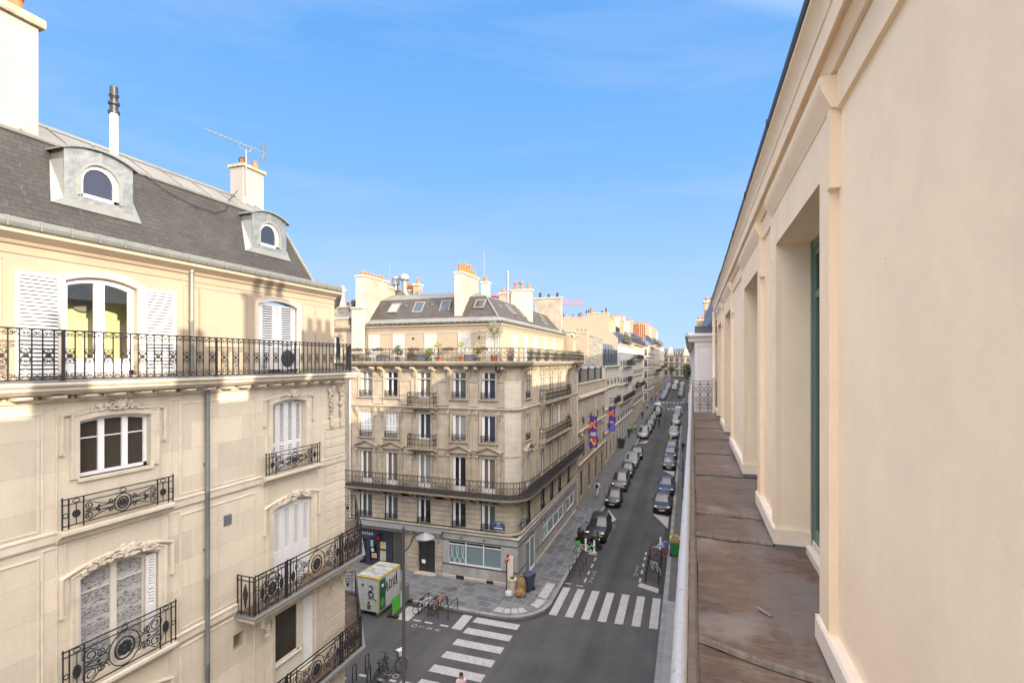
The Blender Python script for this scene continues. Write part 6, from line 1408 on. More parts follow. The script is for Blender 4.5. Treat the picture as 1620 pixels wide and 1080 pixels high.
c5 = block('far_stone_house', 'far stone house with dark balconies after the rounded corner house', 173., 208., [(8.2, 2.1), (11.4, 2.1), (14.6, 2.), (17.6, 1.9)], 'weathered_limestone', 20.4, ((1.5, 23.2, 'blue_slate'), (4., 24.5, 'weathered_zinc')), 9, balc=((20.5, .5, 34.5), (11.3, .5, 34.5)), cornices=(7.6, 14.), attic=(20.8, 1.5, 9, .9), det=False)
c6 = block('far_stone_house', 'last house on the left before the building closing the street', 208., 246., [(9.2, 2.1), (12.4, 2.1), (15.6, 2.), (18.6, 1.9)], 'pale_limestone', 21.4, ((1.5, 24.2, 'weathered_zinc'), (4., 25.0, 'weathered_zinc')), 10, balc=((12.3, .5, 37.5),), cornices=(8.6, 15.), attic=(21.8, 1.5, 10, .9), det=False)
for rt, ys, zt in ((c5, (176., 184., 191., 200.), 27.6), (c6, (212., 222., 233.), 28.0)):
    for y in ys: wstack(rt, -15., -12.8, y, y + .9, 21.5, zt, random.Random(int(y)).choice(['ochre_render', 'bright_render', 'pale_limestone']), 5, 'x', hs=(.6,))
# building that closes the street
ce = thing('end_apartment_building', 'sunlit ornate apartment building closing the far end of the street', 'building', (-4.0, 258., 0))
eops = [o for z, h in ((8.2, 2.4), (11.6, 2.3), (14.8, 2.1)) for o in rows([-11.25 + 2.5 * k for k in range(10)], z, h, 1.1)]
mb = MB(); wall(mb, -13., 13., 5.5, 17.8, eops, .25); mb.poly([(-13, 0, 5.5), (-13, 12, 5.5), (-13, 12, 17.8), (-13, 0, 17.8)]); mb.poly([(13, 0, 5.5), (13, 12, 5.5), (13, 12, 17.8), (13, 0, 17.8)]); mb.build('wall', 'bright_render', ce)
for z, h in ((8.2, 2.4), (11.6, 2.3), (14.8, 2.1)):
    for k in range(10): window(ce, -11.25 + 2.5 * k, z, 1.1, h, False, 'dark_glass', 0, .7, jamb=False)
mb = MB()
for z in (7.6, 10.9, 14.2, 17.6): mb.extr([(0, z), (-.3, z + .1), (-.45, z + .2), (-.45, z + .32), (0, z + .35)], -13, 13)
for k in range(11): x = -12.5 + 2.5 * k; mb.box(x - .22, x + .22, -.18, 0, 7.9, 17.5)
mb.build('cornice', 'pale_limestone', ce)
mb = MB(); mb.poly([(-13, .3, 17.9), (13, .3, 17.9), (13, 2., 20.4), (-13, 2., 20.4)]); mb.poly([(-13, 2., 20.4), (13, 2., 20.4), (13, 5, 21.2), (-13, 5, 21.2)])
mb.poly([(-13, .3, 17.9), (-13, 2, 20.4), (-13, 5, 21.2), (-13, 5, 17.9)]); mb.poly([(13, .3, 17.9), (13, 2, 20.4), (13, 5, 21.2), (13, 5, 17.9)]); re_ = mb.build('roof', 'blue_slate', ce)
for k in range(8):
    x = -9 + 2.5 * k; mb = MB(); mb.box(x - .6, x + .6, .2, 2, 18.3, 19.7); mb.loft([[(a, .1, z), (a, 2.2, z), (a, 2.2, z + .1), (a, .1, z + .1)] for a, z in arc(x - .7, x + .7, 19.7, .4, 6)]); d_ = mb.build('dormer', 'white_moulding', re_); mb = MB(); mb.box(x - .35, x + .35, .17, .2, 18.4, 19.6); mb.build('dormer_window', 'dark_glass', d_)
for x in (-4.2, 3.2): mb = MB(); mb.loft([[(a, -.1, z), (a, 6, z), (a, 6, 17.9), (a, -.1, 17.9)] for a, z in arc(x - 1.5, x + 1.5, 18.6, 3.6, 10)]); mb.build('round_gable', 'pale_limestone', re_)
stack(-9.5, -7.5, 4., 5., 20, 24.2, 'bright_render', 4, 'x', parent=re_); stack(6., 8., 4., 5., 20, 23.6, 'bright_render', 4, 'x', parent=re_)
t = thing('street_tree', 'dark green tree in front of the building closing the street', 'tree', (-7.4, 252., gz(252))); mb = MB(); mb.tube([(0, 0, 0), (.1, 0, 2.), (0, .1, 4.)], [.2, .14, .06], 6)
for a in range(5): mb.tube([(0, 0, 2.4), (1.3 * math.cos(a * 1.26), 1.3 * math.sin(a * 1.26), 4.4)], .05, 4)
mb.build('trunk', 'bark', t); mb = MB(); leaves(mb, (0, 0, 4.4), (2.0, 2.0, 1.6), 500, .3, 7); mb.build('crown', 'dark_leaf', t)
t = thing('street_tree', 'second dark tree right of the street end beside a blue awning', 'tree', (-1.2, 250., gz(250))); mb = MB(); mb.tube([(0, 0, 0), (.1, 0, 2.), (0, .1, 4.)], [.2, .14, .06], 6)
for a in range(5): mb.tube([(0, 0, 2.4), (1.3 * math.cos(a * 1.26), 1.3 * math.sin(a * 1.26), 4.4)], .05, 4)
mb.build('trunk', 'bark', t); mb = MB(); leaves(mb, (0, 0, 4.4), (1.6, 1.6, 1.6), 400, .3, 8); mb.build('crown', 'dark_leaf', t)
surf('awning_blue', (.03, .09, .36), .6, .1, 4.)
t = thing('blue_awning', 'bright blue sloping awning at the far right end of the street', 'awning', (-.6, 226., gz(226) + 2.6)); mb = MB(); mb.extr([(0, 0), (-1.9, -.6), (-1.9, -.85), (0, -.1)], -2.5, 2.5); mb.M = None; o = mb.build('canvas', 'awning_blue', t, None, None, (0, 0, R(-90))); mb = MB(); [mb.tube([(0, y, -.1), (-1.85, y, -.65)], .03, 4) for y in (-2.4, 2.4)]; mb.build('arms', 'grey_iron', t)
# right hand row
wb = block('white_end_house', 'white house just past our balcony end with a slate hip roof', 19.7, 25.7, [(4., 2.3), (7.2, 2.2), (10.3, 2.1), (13.2, 2.1)], 'pale_limestone', 16.0, None, 2, X=.22, right=True, cornices=(6.6, 12.6), rails=(7.2, 10.3))
mb = MB(); L_ = 6.0; a_, b_, c_ = (.2, 16.03), (1.1, 17.05), (1.1, 18.95)  # unseen roof, its hip shaped to cast the slanting shadow on the corner building
mb.poly([(0, .2, 16.03), (L_, .2, 16.03), (L_, 1.1, 17.05), (1.7, 1.1, 18.95), (0, 1.1, 18.95)]); mb.poly([(L_, .2, 16.03), (L_, 8, 16.03), (L_, 8, 17.05), (L_, 1.1, 17.05)]); mb.poly([(L_, 1.1, 17.05), (L_, 8, 17.05), (1.7, 8, 18.95), (1.7, 1.1, 18.95)]); mb.poly([(1.7, 1.1, 18.95), (1.7, 8, 18.95), (0, 8, 18.95), (0, 1.1, 18.95)]); mb.poly([(0, .2, 16.03), (0, 1.1, 18.95), (0, 8, 18.95), (0, 8, 16.03)])
mb.build('roof', 'blue_slate', wb)
mb = MB(); mb.poly([(L_ + .02, .0, 12.), (L_ + .02, 13., 12.), (L_ + .02, 13., 16.), (L_ + .02, 0, 16.)])
mb.M = Matrix.Translation((L_ + .02, 0, 0)) @ S90
mb.sweep([(.12, 13.0), (.55, 13.0), (.55, 15.55), (.12, 15.55)], [(0, 0), (0, .02), (-.03, .02), (-.03, 0)], True); mb.extr([(0, 15.7), (-.06, 15.72), (-.1, 15.84), (-.2, 15.92), (-.2, 16.0), (0, 16.03)], -.22, 6.); mb.build('end_wall', 'pale_wall_paint', wb)
mb = MB(); mb.box(L_ - .05, L_ + .1, .0, 6, 16.03, 16.28); mb.build('parapet', 'blue_slate', wb)
w2 = block('low_white_house', 'lower white house with a flat zinc roof, mostly hidden beyond our balcony end', 25.7, 40.5, [(4., 2.3), (7.2, 2.2), (10.3, 2.1), (13.2, 2.1)], 'pale_limestone', 16.0, ((1.1, 16.3, 'blue_slate'), (4.5, 16.7, 'weathered_zinc')), 5, X=.22, right=True, cornices=(6.6, 12.6))
r2 = block('right_side_house', 'right hand house glimpsed past the balcony with an ochre chimney and planted balcony', 40.5, 74., [(4., 2.3), (7.2, 2.2), (10.3, 2.1), (13.2, 2.1)], 'pale_limestone', 16.4, ((1.3, 19.5, 'blue_slate'), (4.5, 20.0, 'weathered_zinc')), 10, X=.3, right=True, cornices=(6.6, 12.6), det=False)
wstack(r2, 1.3, 3.4, 47., 48., 17., 20.1, 'bright_render', 5, 'x'); wstack(r2, .9, 3., 60., 61., 17., 19.5, 'ochre_render', 5, 'x')
r3 = block('right_side_house', 'right hand house before the far cross street, seen edge on', 74., 147.8, [(6., 2.3), (9.2, 2.2), (12.3, 2.1), (15.2, 2.1)], 'grey_limestone', 17.6, ((1.3, 19.8, 'blue_slate'), (4.5, 20.4, 'weathered_zinc')), 16, X=.3, right=True, det=False)
r4 = block('right_side_house', 'right hand house beyond the far cross street, seen edge on', 148., 250., [(9., 2.3), (12.2, 2.2), (15.3, 2.1), (18.2, 2.1)], 'pale_limestone', 20.6, ((1.3, 22.8, 'blue_slate'), (4.5, 23.4, 'weathered_zinc')), 28, X=.3, right=True, det=False)
for i, (y, z, r) in enumerate(((48., 14.2, (.35, 2.2, .6)), (58., 13.9, (.45, 3., .9)), (66., 13.6, (.35, 2.2, .7)))):
    t = thing('balcony_plants', ('dark planting on the right hand balcony nearest our railing end', 'bushy dark planting hanging from the right hand balconies, middle one', 'dark planting on the right hand balconies, farthest one')[i], 'plants', (-.15, y, z), 0, 'planted balconies on the right'); mb = MB(); leaves(mb, (0, 0, 0), r, 300, .16, i); mb.build('foliage', 'dark_leaf', t); mb = MB(); mb.box(-.15, .15, -r[1], r[1], -.7, -.4); mb.build('trough', 'box_brown', t)
# neighbour of the corner building along the side street, and the roofs behind it
nb_ = thing('side_street_house', 'ochre stone house left of the corner building, partly hidden by the near roof', 'building', (-23.9, 32.1, 0))
mb = MB(); wall(mb, -14., -.02, 0, 17.6, rows([-1.6, -4.4, -7.2, -10.], 12.4, 1.9) + rows([-1.6, -4.4, -7.2, -10.], 9.4, 1.9) + rows([-1.6, -4.4, -7.2, -10.], 6.2, 2.2) + rows([-1.6, -4.4, -7.2, -10.], 15.2, 1.7), .2); mb.poly([(-.02, 0, 0), (-.02, 12, 0), (-.02, 12, 17.6), (-.02, 0, 17.6)]); mb.build('wall', 'weathered_limestone', nb_)
for z, h in ((12.4, 1.9), (9.4, 1.9), (6.2, 2.2), (15.2, 1.7)):
    for c in (-1.6, -4.4, -7.2, -10.): window(nb_, c, z, 1., h, False, None, 1, .5)
mb = MB(); mb.extr([(0, 17.2), (-.3, 17.5), (-.35, 17.7), (0, 17.75)], -14, -.02); mb.extr([(-.1, 14.7), (-.6, 14.9), (-.6, 15.05), (0, 15.05)], -14, -.02); mb.build('cornice', 'weathered_limestone', nb_)
mb = MB(); mb.extr([(0, 17.7), (1.6, 19.2), (5, 19.6), (10, 19.6), (10, 17.)], -14, -.02); rn = mb.build('roof', 'weathered_zinc', nb_)
stack(-1.4, -.2, -.1, 3., 17.6, 18.2, 'bright_render', 0, 'y', parent=rn); stack(-3.4, -1.2, 1.2, 4., 17.6, 19.2, 'aged_render', 3, 'x', parent=rn, hs=(.5,)); stack(-6., -3.8, 1.2, 4., 17.6, 19.9, 'aged_render', 4, 'x', parent=rn)
mb = MB(); mb.lathe([(.3, 18.6), (.3, 20.5), (.34, 20.55), (.34, 20.65), (.12, 20.8), (.12, 20.95), (.2, 21.), (.0, 21.05)], (-2.05, 1.6, 0), 12); mb.build('flue_pipe', 'pvc_white', rn, 40)
mb = MB(); mb.lathe([(.18, 18.6), (.18, 19.5), (.22, 19.5), (.22, 19.8), (.1, 19.9)], (-1.3, 2.0, 0), 8); mb.build('flue_pipe', 'dark_paint', rn, 40)
mb = MB(); mb.box(-12.9, -4., .0, 12, 0, 17.6)
bk = block('rear_house', 'cream rear house between the corner building and the tall blank gable', 51.5, 53.5, [], 'bright_render', 17.7, None, 1, X=-11.25, ground=False, depth=3.)
mb = MB(); mb.box(.1, 1.9, .2, 2.8, 17.7, 18.05); mb.box(-.05, 2.05, -.1, 3., 18.05, 18.15); mb.build('coping', 'pot_stone', bk)
# tower crane far behind the roofs
surf('crane_red', (.55, .06, .05), .5, .1, 4.); surf('crane_pink', (.55, .17, .19), .5, .1, 4.)
cr = thing('tower_crane', 'red and white tower crane jib far behind the rooftops', 'crane', (-52., 140., 5.))
mb = MB(); x = 14.
for z0_, z1_ in ((27.0, 25.9),):
    pts = [(17.8, 27.2), (24.1, 25.95)]
    for yy in (-.5, .5): mb.tube([(17.5, yy, 26.3), (24.4, yy, 25.85)], .12, 4)
    mb.tube([(17.5, 0, 27.3), (23.6, 0, 26.75), (24.4, 0, 25.9)], .12, 4)
    for k in range(13): xa = 17.6 + k * .5; za = 26.3 - (xa - 17.5) * .065; mb.tube([(xa, -.5, za), (xa + .25, 0, za + .9), (xa + .5, .5, za - .03)], .06, 3)
mb.build('jib', 'crane_pink', cr); mb = MB(); mb.box(17.1, 18.4, -.5, .5, 25.9, 26.4); mb.tube([(-3., 0, 29.4), (3.0, 0, 28.4)], .45, 5); mb.build('trolley', 'crane_red', cr)
mb = MB()
for k in range(24):
    for sx, sy in ((-1, -1), (1, -1), (1, 1), (-1, 1)): mb.tube([(sx * .7, sy * .7, k), (sx * .7, sy * .7, k + 1)], .09, 4)
    mb.tube([(-.7, -.7, k), (.7, -.7, k + 1)], .06, 3); mb.tube([(-.7, .7, k), (.7, .7, k + 1)], .06, 3)
mb.tube([(0, 0, 24), (0, 0, 30)], .3, 4); mb.tube([(0, 0, 28), (17.5, 0, 26.6)], .16, 4); mb.tube([(0, 0, 27), (17.5, 0, 26.2)], .12, 4); mb.build('mast', 'crane_pink', cr)
# banners on poles
surf('banner_purple', (.085, .035, .30), .7, .1, 3.); surf('banner_blue', (.10, .14, .50), .7, .1, 3.); surf('banner_orange', (.75, .20, .03), .7, .05); surf('banner_red', (.60, .04, .06), .7, .05); surf('banner_yellow', (.75, .48, .06), .7, .05)
def banner(y, z0_, z1_, label, kind):
    t = thing('hanging_banner', label, 'banner', (-10.7 + .25, y, 0), 0, 'purple banners on the low stone house')
    w = .86; n = 8
    mb = MB(); F = lambda u, v: (u * w, .05 * math.sin(v * 5 + u * 3), z1_ + (z0_ - z1_) * v)
    for s in (0, .012):
        for i in range(4):
            for j in range(n): mb.poly([(p[0], p[1] + s, p[2]) for p in (F(i / 4, j / n), F((i + 1) / 4, j / n), F((i + 1) / 4, (j + 1) / n), F(i / 4, (j + 1) / n))])
    c = mb.build('cloth', 'banner_purple', t)
    mb = MB(); mb.tube([(-.3, 0, z1_ + .05), (w + .15, 0, z1_ + .02)], .03, 5); mb.tube([(-.3, 0, z1_ - .9), (w * .6, 0, z1_ + .03)], .015, 4); mb.build('pole', 'wrought_iron', t)
    h = z1_ - z0_; cx = w * .42; zc = z1_ - h * .26
    mb = MB(); s = .30
    for q in (-1, 1): mb.plate([(cx + q * .05, zc), (cx + q * s * .55, zc + s), (cx + q * s * .95, zc + s * .8), (cx + q * .22, zc - .02), (cx + q * .5, zc - s * 1.4), (cx + q * .2, zc - s * 1.5), (cx, zc - s * .4)][::q], -.09, -.075)
    mb.ball((cx - .02, -.08, zc + s * .55), (.12, .01, .12), 10, 6); mb.build('figure', 'banner_orange', c)
    mb = MB(); mb.plate([(cx + .26 + .14 * math.cos(k * math.pi / 5) * (1 if k % 2 else .45), zc + .4 + .14 * math.sin(k * math.pi / 5) * (1 if k % 2 else .45)) for k in range(10)], -.09, -.075); mb.build('star', 'banner_yellow', c)
    if kind == 0:
        mb = MB(); [mb.box(.12, .12 + l, -.09, -.075, z1_ - h * .53 - k * .16, z1_ - h * .53 - k * .16 + .09) for k, l in enumerate((.6, .66, .58))]; mb.build('lettering', 'sign_white', c)
        zb = z1_ - h * .78; mb = MB(); mb.lathe([(.0, 0), (.25, 0), (.25, .012), (.0, .012)], (.55, -.092, zb + .16), 16, 'y'); mb.build('red_shape', 'banner_red', c)
        mb = MB(); mb.loft([[(.06 + .68 * k / 8, y_, zb - .12 + .28 * math.sin(k * .75 + .6) + dz) for y_, dz in ((-.098, -.16), (-.098, .16), (-.09, .16), (-.09, -.16))] for k in range(9)]); mb.build('yellow_wave', 'banner_yellow', c)
    else:
        mb = MB(); mb.plate([(.05, z0_ + .1), (w - .05, z0_ + .1), (w - .05, z0_ + 1.6), (.35, z0_ + .9)], -.09, -.075); mb.build('blue_field', 'banner_blue', c)
        mb = MB(); [mb.box(.18, .18 + l, -.09, -.076, zc - 1.2 - k * .15, zc - 1.12 - k * .15) for k, l in enumerate((.55, .48))]; mb.build('lettering', 'sign_white', c)
    return t
banner(56.5, 5.4, 8.85, 'purple banner with an orange figure and red and yellow wave, nearer the camera', 0)
banner(71.0, 5.35, 8.7, 'purple banner with an orange figure and pale blue lower corner, farther away', 1)
# ================================================================ vehicles
for n, c in (('black', (.006, .006, .007)), ('dark_grey', (.03, .031, .034)), ('grey', (.07, .07, .075)), ('silver', (.20, .205, .215)), ('navy', (.012, .018, .045)), ('white', (.48, .48, .475)), ('blue', (.03, .06, .22)), ('wine', (.09, .012, .014)), ('taupe', (.06, .055, .05))):
    t = NT('car_' + n); t.done(c, .38, .35 if n in ('silver', 'grey', 'dark_grey') else .0, .4, .35)
surf('tyre_rubber', (.015, .015, .015), .85, .1, 20.); surf('alloy', (.35, .35, .36), .35, .1, 9., metal=.8); surf('headlight_glass', (.55, .57, .58), .12, .1, 20., spec=.8); surf('tail_red', (.30, .01, .012), .25, .05); surf('black_trim', (.012, .012, .013), .6, .1, 9.); surf('plate_white', (.62, .62, .58), .5, .05)
def smooth_st(st, n=3):  # finer stations by Catmull-Rom style interpolation
    out = []
    for i in range(len(st) - 1):
        p0, p1, p2, p3 = st[max(i - 1, 0)], st[i], st[i + 1], st[min(i + 2, len(st) - 1)]
        for k in range(n):
            t = k / n; out.append(tuple(.5 * (2 * b + (c - a) * t + (2 * a - 5 * b + 4 * c - d_) * t * t + (3 * b - a - 3 * c + d_) * t ** 3) for a, b, c, d_ in zip(p0, p1, p2, p3)))
    return out + [st[-1]]
def make_car(kind):
    L_, W, H_, hood, ws, rs, tail, wheel = {'hatch': (3.95, 1.70, 1.46, .88, -.62, 1.38, .35, .30), 'small': (3.3, 1.60, 1.50, .92, -.72, 1.28, .25, .28), 'suv': (4.35, 1.78, 1.62, 1.02, -.62, 1.72, .3, .34), 'mpv': (4.5, 1.78, 1.82, 1.06, -.98, 1.95, .2, .33), 'sedan': (4.4, 1.74, 1.42, .88, -.55, 1.15, .95, .31), 'van': (4.9, 1.88, 2.1, 1.15, -1.45, 2.25, .1, .34)}[kind]
    h = L_ / 2; w = W / 2; belt = hood + .06
    root = thing('parked_car', kind, 'car')
    st = smooth_st([(-h, .34, .58, w * .70), (-h + .10, .22, .70, w * .88), (-h + .45, .20, hood - .10, w * .97), (ws - .25, .20, hood, w), (ws + .5, .19, belt, w), (.6, .19, belt + .02, w), (h - .7, .20, belt + .03 if tail < .6 else belt - .0, w), (h - .18, .24, (belt + .02) if tail < .6 else belt - .04, w * .94), (h, .34, belt - .18, w * .84)])
    mb = MB(); rings = []
    for y, zl, zh, ww in st:
        m_ = zl + (zh - zl) * .55
        rings.append([(-ww * .86, y, zl), (-ww * .97, y, zl + .07), (-ww * 1.0, y, m_), (-ww * .985, y, zh - .10), (-ww * .93, y, zh - .03), (-ww * .70, y, zh), (0, y, zh + .025), (ww * .70, y, zh), (ww * .93, y, zh - .03), (ww * .985, y, zh - .10), (ww, y, m_), (ww * .97, y, zl + .07), (ww * .86, y, zl)])
    mb.loft(rings); body = mb.build('body', 'car_black', root, 40)
    # greenhouse: outline at the belt and at the roof
    zt = H_ - .05; f0, f1 = ws - (.10 if kind != 'van' else 0), ws + (.78 if kind in ('hatch', 'suv', 'sedan', 'small') else .60); b0, b1 = rs + .30, rs - (.10 if kind in ('suv', 'mpv', 'van', 'small') else .25)
    b0 = min(b0, h - .10)
    def outline(fy, by, hw, z, cr): return [(-hw * cr, fy - .0, z), (-hw * .55, fy - .08, z), (0, fy - .11, z), (hw * .55, fy - .08, z), (hw * cr, fy, z), (hw, fy + .16, z), (hw * 1.02, (fy + by) / 2, z), (hw * .98, by - .14, z), (hw * .86, by, z), (0, by + .05, z), (-hw * .86, by, z), (-hw * .98, by - .14, z), (-hw * 1.02, (fy + by) / 2, z), (-hw, fy + .16, z)]
    lerp = lambda a, b, t: a + (b - a) * t
    O = [outline(lerp(f0, f1, t), lerp(b0, b1, t), lerp(w * .92, w * .74, t ** 1.3), lerp(belt - .06, zt, t), .93) for t in (0, .35, .7, 1.)]
    mb = MB(); mb.loft(O); gl = mb.build('windows', 'car_glass', root, 40)
    mb = MB(); mb.loft([outline(f1 - .03, b1 + .05, w * .77, zt - .04, .93), outline(f1 + .02, b1 + .03, w * .76, zt + .02, .93), outline(f1 + .22, b1 - .12, w * .62, zt + .05, .9)]); rf_ = mb.build('roof', 'car_black', root, 50)
    mb = MB()
    for s in (-1, 1):
        for i, r in ((4, .035), (7, .06)):
            idx = i if s > 0 else {4: 0, 7: 11}[i]; mb.tube([Vector(o[idx]) * 1.0 for o in O], r, 5)
        mid = [(o[6][0] * s * 1.0, o[6][1] + .05, o[6][2]) for o in O]; mb.tube(mid, .03, 5)
    if kind == 'mpv':
        for s in (-1, 1): mb.tube([(s * w * .6, f1 + .15, zt + .05), (s * w * .62, f1 + .3, zt + .10), (s * w * .62, b1 - .3, zt + .10), (s * w * .6, b1 - .15, zt + .05)], .022, 5)
    mb.build('pillars', 'car_black', root, 50)
    wy = (-h + .74, h - .72)
    for y in wy:
        for s in (-1, 1):
            mb = MB(); x = s * (w - .10); mb.lathe([(wheel * .62, -.09), (wheel * .96, -.10), (wheel, -.06), (wheel, .06), (wheel * .96, .10), (wheel * .62, .09)], (x, y, wheel), 16, 'x'); tw = mb.build('wheel', 'tyre_rubber', root, 40)
            mb = MB(); mb.lathe([(.0, -.085), (wheel * .6, -.08), (wheel * .64, -.03), (wheel * .64, .03), (wheel * .6, .08), (.0, .085)], (x, y, wheel), 12, 'x')
            mb.build('rim', 'alloy', tw)
    mb = MB()
    for y in wy:
        for s in (-1, 1): mb.lathe([(wheel * 1.14, -.04), (wheel * 1.14, .012), (.0, .012)], (s * (w - .025), y, wheel + .02), 14, 'x')
    mb.build('wheel_arches', 'black_trim', root)
    zh = hood - .18
    for s in (-1, 1):
        mb = MB(); mb.ball((s * w * .70, -h + .20, zh), (.19, .15, .085), 10, 6); mb.build('headlight', 'headlight_glass', root, 60)
        mb = MB(); mb.ball((s * w * .82, h - .09, belt - .14), (.10, .09, .16), 8, 6); mb.build('tail_light', 'tail_red', root, 60)
        mb = MB(); mb.ball((s * (w + .09), ws + .22, belt + .08), (.10, .06, .075), 8, 5); mb.box(s * w - .03, s * w + .05, ws + .2, ws + .25, belt, belt + .05); mb.build('mirror', 'car_black', root, 60)
    mb = MB(); mb.box(-w * .48, w * .48, -h - .012, -h + .08, .40, .54); mb.box(-w * .72, w * .72, -h + .02, -h + .12, .22, .33); mb.build('grille', 'black_trim', root)
    mb = MB(); mb.box(-.26, .26, -h - .022, -h - .006, .37, .47); mb.build('number_plate', 'plate_white', root)
    mb = MB(); mb.box(-.26, .26, h - .0, h + .014, .52, .62); mb.build('number_plate', 'plate_white', root)
    root['L'] = L_
    return root
PROTO = {}; USED = set()
def car(kind, X, Yf, color, label, turn=0., away=False, name='parked_car', cat='car', group='cars parked along the kerbs'):
    if kind not in PROTO: PROTO[kind] = make_car(kind)
    p = PROTO[kind]; L_ = p['L']
    c = p if kind not in USED else clone(p)
    USED.add(kind); c.name = name
    Yc = Yf + L_ / 2; sl = math.atan(.035) if Yc > 47 else 0.
    c.location = (X, Yc, gz(Yc) + .005); c.rotation_euler = (sl if not away else -sl, 0, R(turn + (180 if away else 0)))
    c['label'] = label; c['category'] = cat; c['group'] = group
    for ch in c.children:
        if ch.name.split('.')[0] in ('body', 'roof', 'pillars', 'mirror'):
            ch.material_slots[0].link = 'OBJECT'; ch.material_slots[0].material = MATS['car_' + color]
    return c
car('suv', -7.32, 41.7, 'black', 'large black car parked just behind the dark motor scooters, nearest on the left kerb')
car('small', -7.30, 51.6, 'black', 'short black city car parked on the left beside the walker in white')
car('mpv', -7.38, 57.4, 'taupe', 'tall grey people carrier with roof rails behind the short black city car')
car('hatch', -7.34, 63.4, 'dark_grey', 'dark grey hatchback squeezed between the people carrier and the silver estate')
car('suv', -7.25, 68.4, 'silver', 'silver grey estate on the left kerb, fifth from the near end')
car('hatch', -7.10, 74.0, 'black', 'black hatchback on the left kerb with an empty space behind it', 4)
car('mpv', -7.45, 90.3, 'silver', 'bright silver people carrier on the left kerb beside a white painted triangle')
car('hatch', -7.2, 96.0, 'dark_grey', 'dark grey hatchback directly behind the bright silver people carrier')
car('suv', -7.15, 100.4, 'navy', 'dark blue car on the left kerb, second behind the bright silver people carrier')
car('hatch', -7.2, 105.2, 'grey', 'mid grey hatchback on the left kerb, third behind the bright silver people carrier')
car('hatch', -7.2, 109.6, 'dark_grey', 'dark hatchback on the left kerb just ahead of the black van')
car('van', -6.75, 118.4, 'black', 'black van standing proud of the left kerb near the far zebra crossing', 0, False, 'parked_van', 'van')
car('van', -7.0, 124.2, 'white', 'white van with a pale roof behind the black van', 0, False, 'parked_van', 'van')
car('sedan', -7.2, 153.6, 'blue', 'bright blue car, first on the left beyond the far zebra crossing')
for i, (y, k, c_, lb) in enumerate(((158.6, 'hatch', 'dark_grey', 'dark hatchback on the left, second beyond the far crossing'), (163.2, 'suv', 'silver', 'silver car on the left, third beyond the far crossing'), (168.4, 'hatch', 'wine', 'dark red hatchback on the left, fourth beyond the far crossing'), (173., 'hatch', 'grey', 'grey hatchback on the left, fifth beyond the far crossing'), (178.0, 'sedan', 'navy', 'navy car on the left, sixth beyond the far crossing'), (184., 'suv', 'dark_grey', 'dark tall car on the left, seventh beyond the far crossing'), (191., 'hatch', 'white', 'white hatchback on the left, eighth beyond the far crossing'), (199., 'suv', 'black', 'black tall car on the left, ninth beyond the far crossing'))):
    car(k, -7.0, y, c_, lb)
car('hatch', -2.42, 51.15, 'black', 'shiny black hatchback in front of a white triangle, nearest on the right kerb')
car('sedan', -2.28, 57.5, 'navy', 'dark blue car close behind the nearest black hatchback on the right')
car('small', -2.4, 68.9, 'black', 'small black car in front of the second white triangle on the right kerb')
car('hatch', -2.40, 75.2, 'navy', 'dark hatchback close behind the small black car on the right')
car('hatch', -2.35, 80.2, 'dark_grey', 'dark grey hatchback just before the green and yellow scooter on the right')
car('suv', -2.4, 92.6, 'silver', 'silver car between the two green and yellow scooters on the right')
car('mpv', -2.3, 106.6, 'silver', 'silver people carrier past the farther green and yellow scooter on the right')
car('hatch', -2.25, 112.4, 'grey', 'grey hatchback behind the silver people carrier on the right')
car('hatch', -2.25, 116.8, 'navy', 'navy hatchback on the right, two behind the silver people carrier')
car('suv', -2.2, 121.2, 'white', 'pale car on the right, three behind the silver people carrier')
car('sedan', -2.2, 125.9, 'silver', 'silver saloon, last on the right before the far zebra crossing')
for i, (y, k, c_, lb) in enumerate(((161.5, 'suv', 'black', 'black car, first on the right beyond the far zebra crossing'), (166.8, 'hatch', 'navy', 'navy hatchback, second on the right beyond the far crossing'), (171.5, 'hatch', 'silver', 'silver hatchback, third on the right beyond the far crossing'), (176.2, 'suv', 'dark_grey', 'dark tall car, fourth on the right beyond the far crossing'), (181.5, 'hatch', 'blue', 'blue hatchback, fifth on the right beyond the far crossing'), (187., 'sedan', 'silver', 'silver saloon, sixth on the right beyond the far crossing'), (193., 'hatch', 'grey', 'grey hatchback, seventh on the right beyond the far crossing'), (200., 'suv', 'white', 'white tall car, eighth on the right beyond the far crossing'), (208., 'hatch', 'navy', 'navy hatchback, ninth on the right beyond the far crossing'))):
    car(k, -2.1, y, c_, lb)
for y, k, c_, lb in ((186.5, 'mpv', 'white', 'white taxi driving away up the middle of the street'), (199., 'hatch', 'silver', 'silver car driving ahead of the white taxi'), (212., 'suv', 'white', 'pale tall car farthest along in the traffic')):
    car(k, -4.6, y, c_, lb, 0, True, 'driven_car', 'car', 'cars driving up the street')
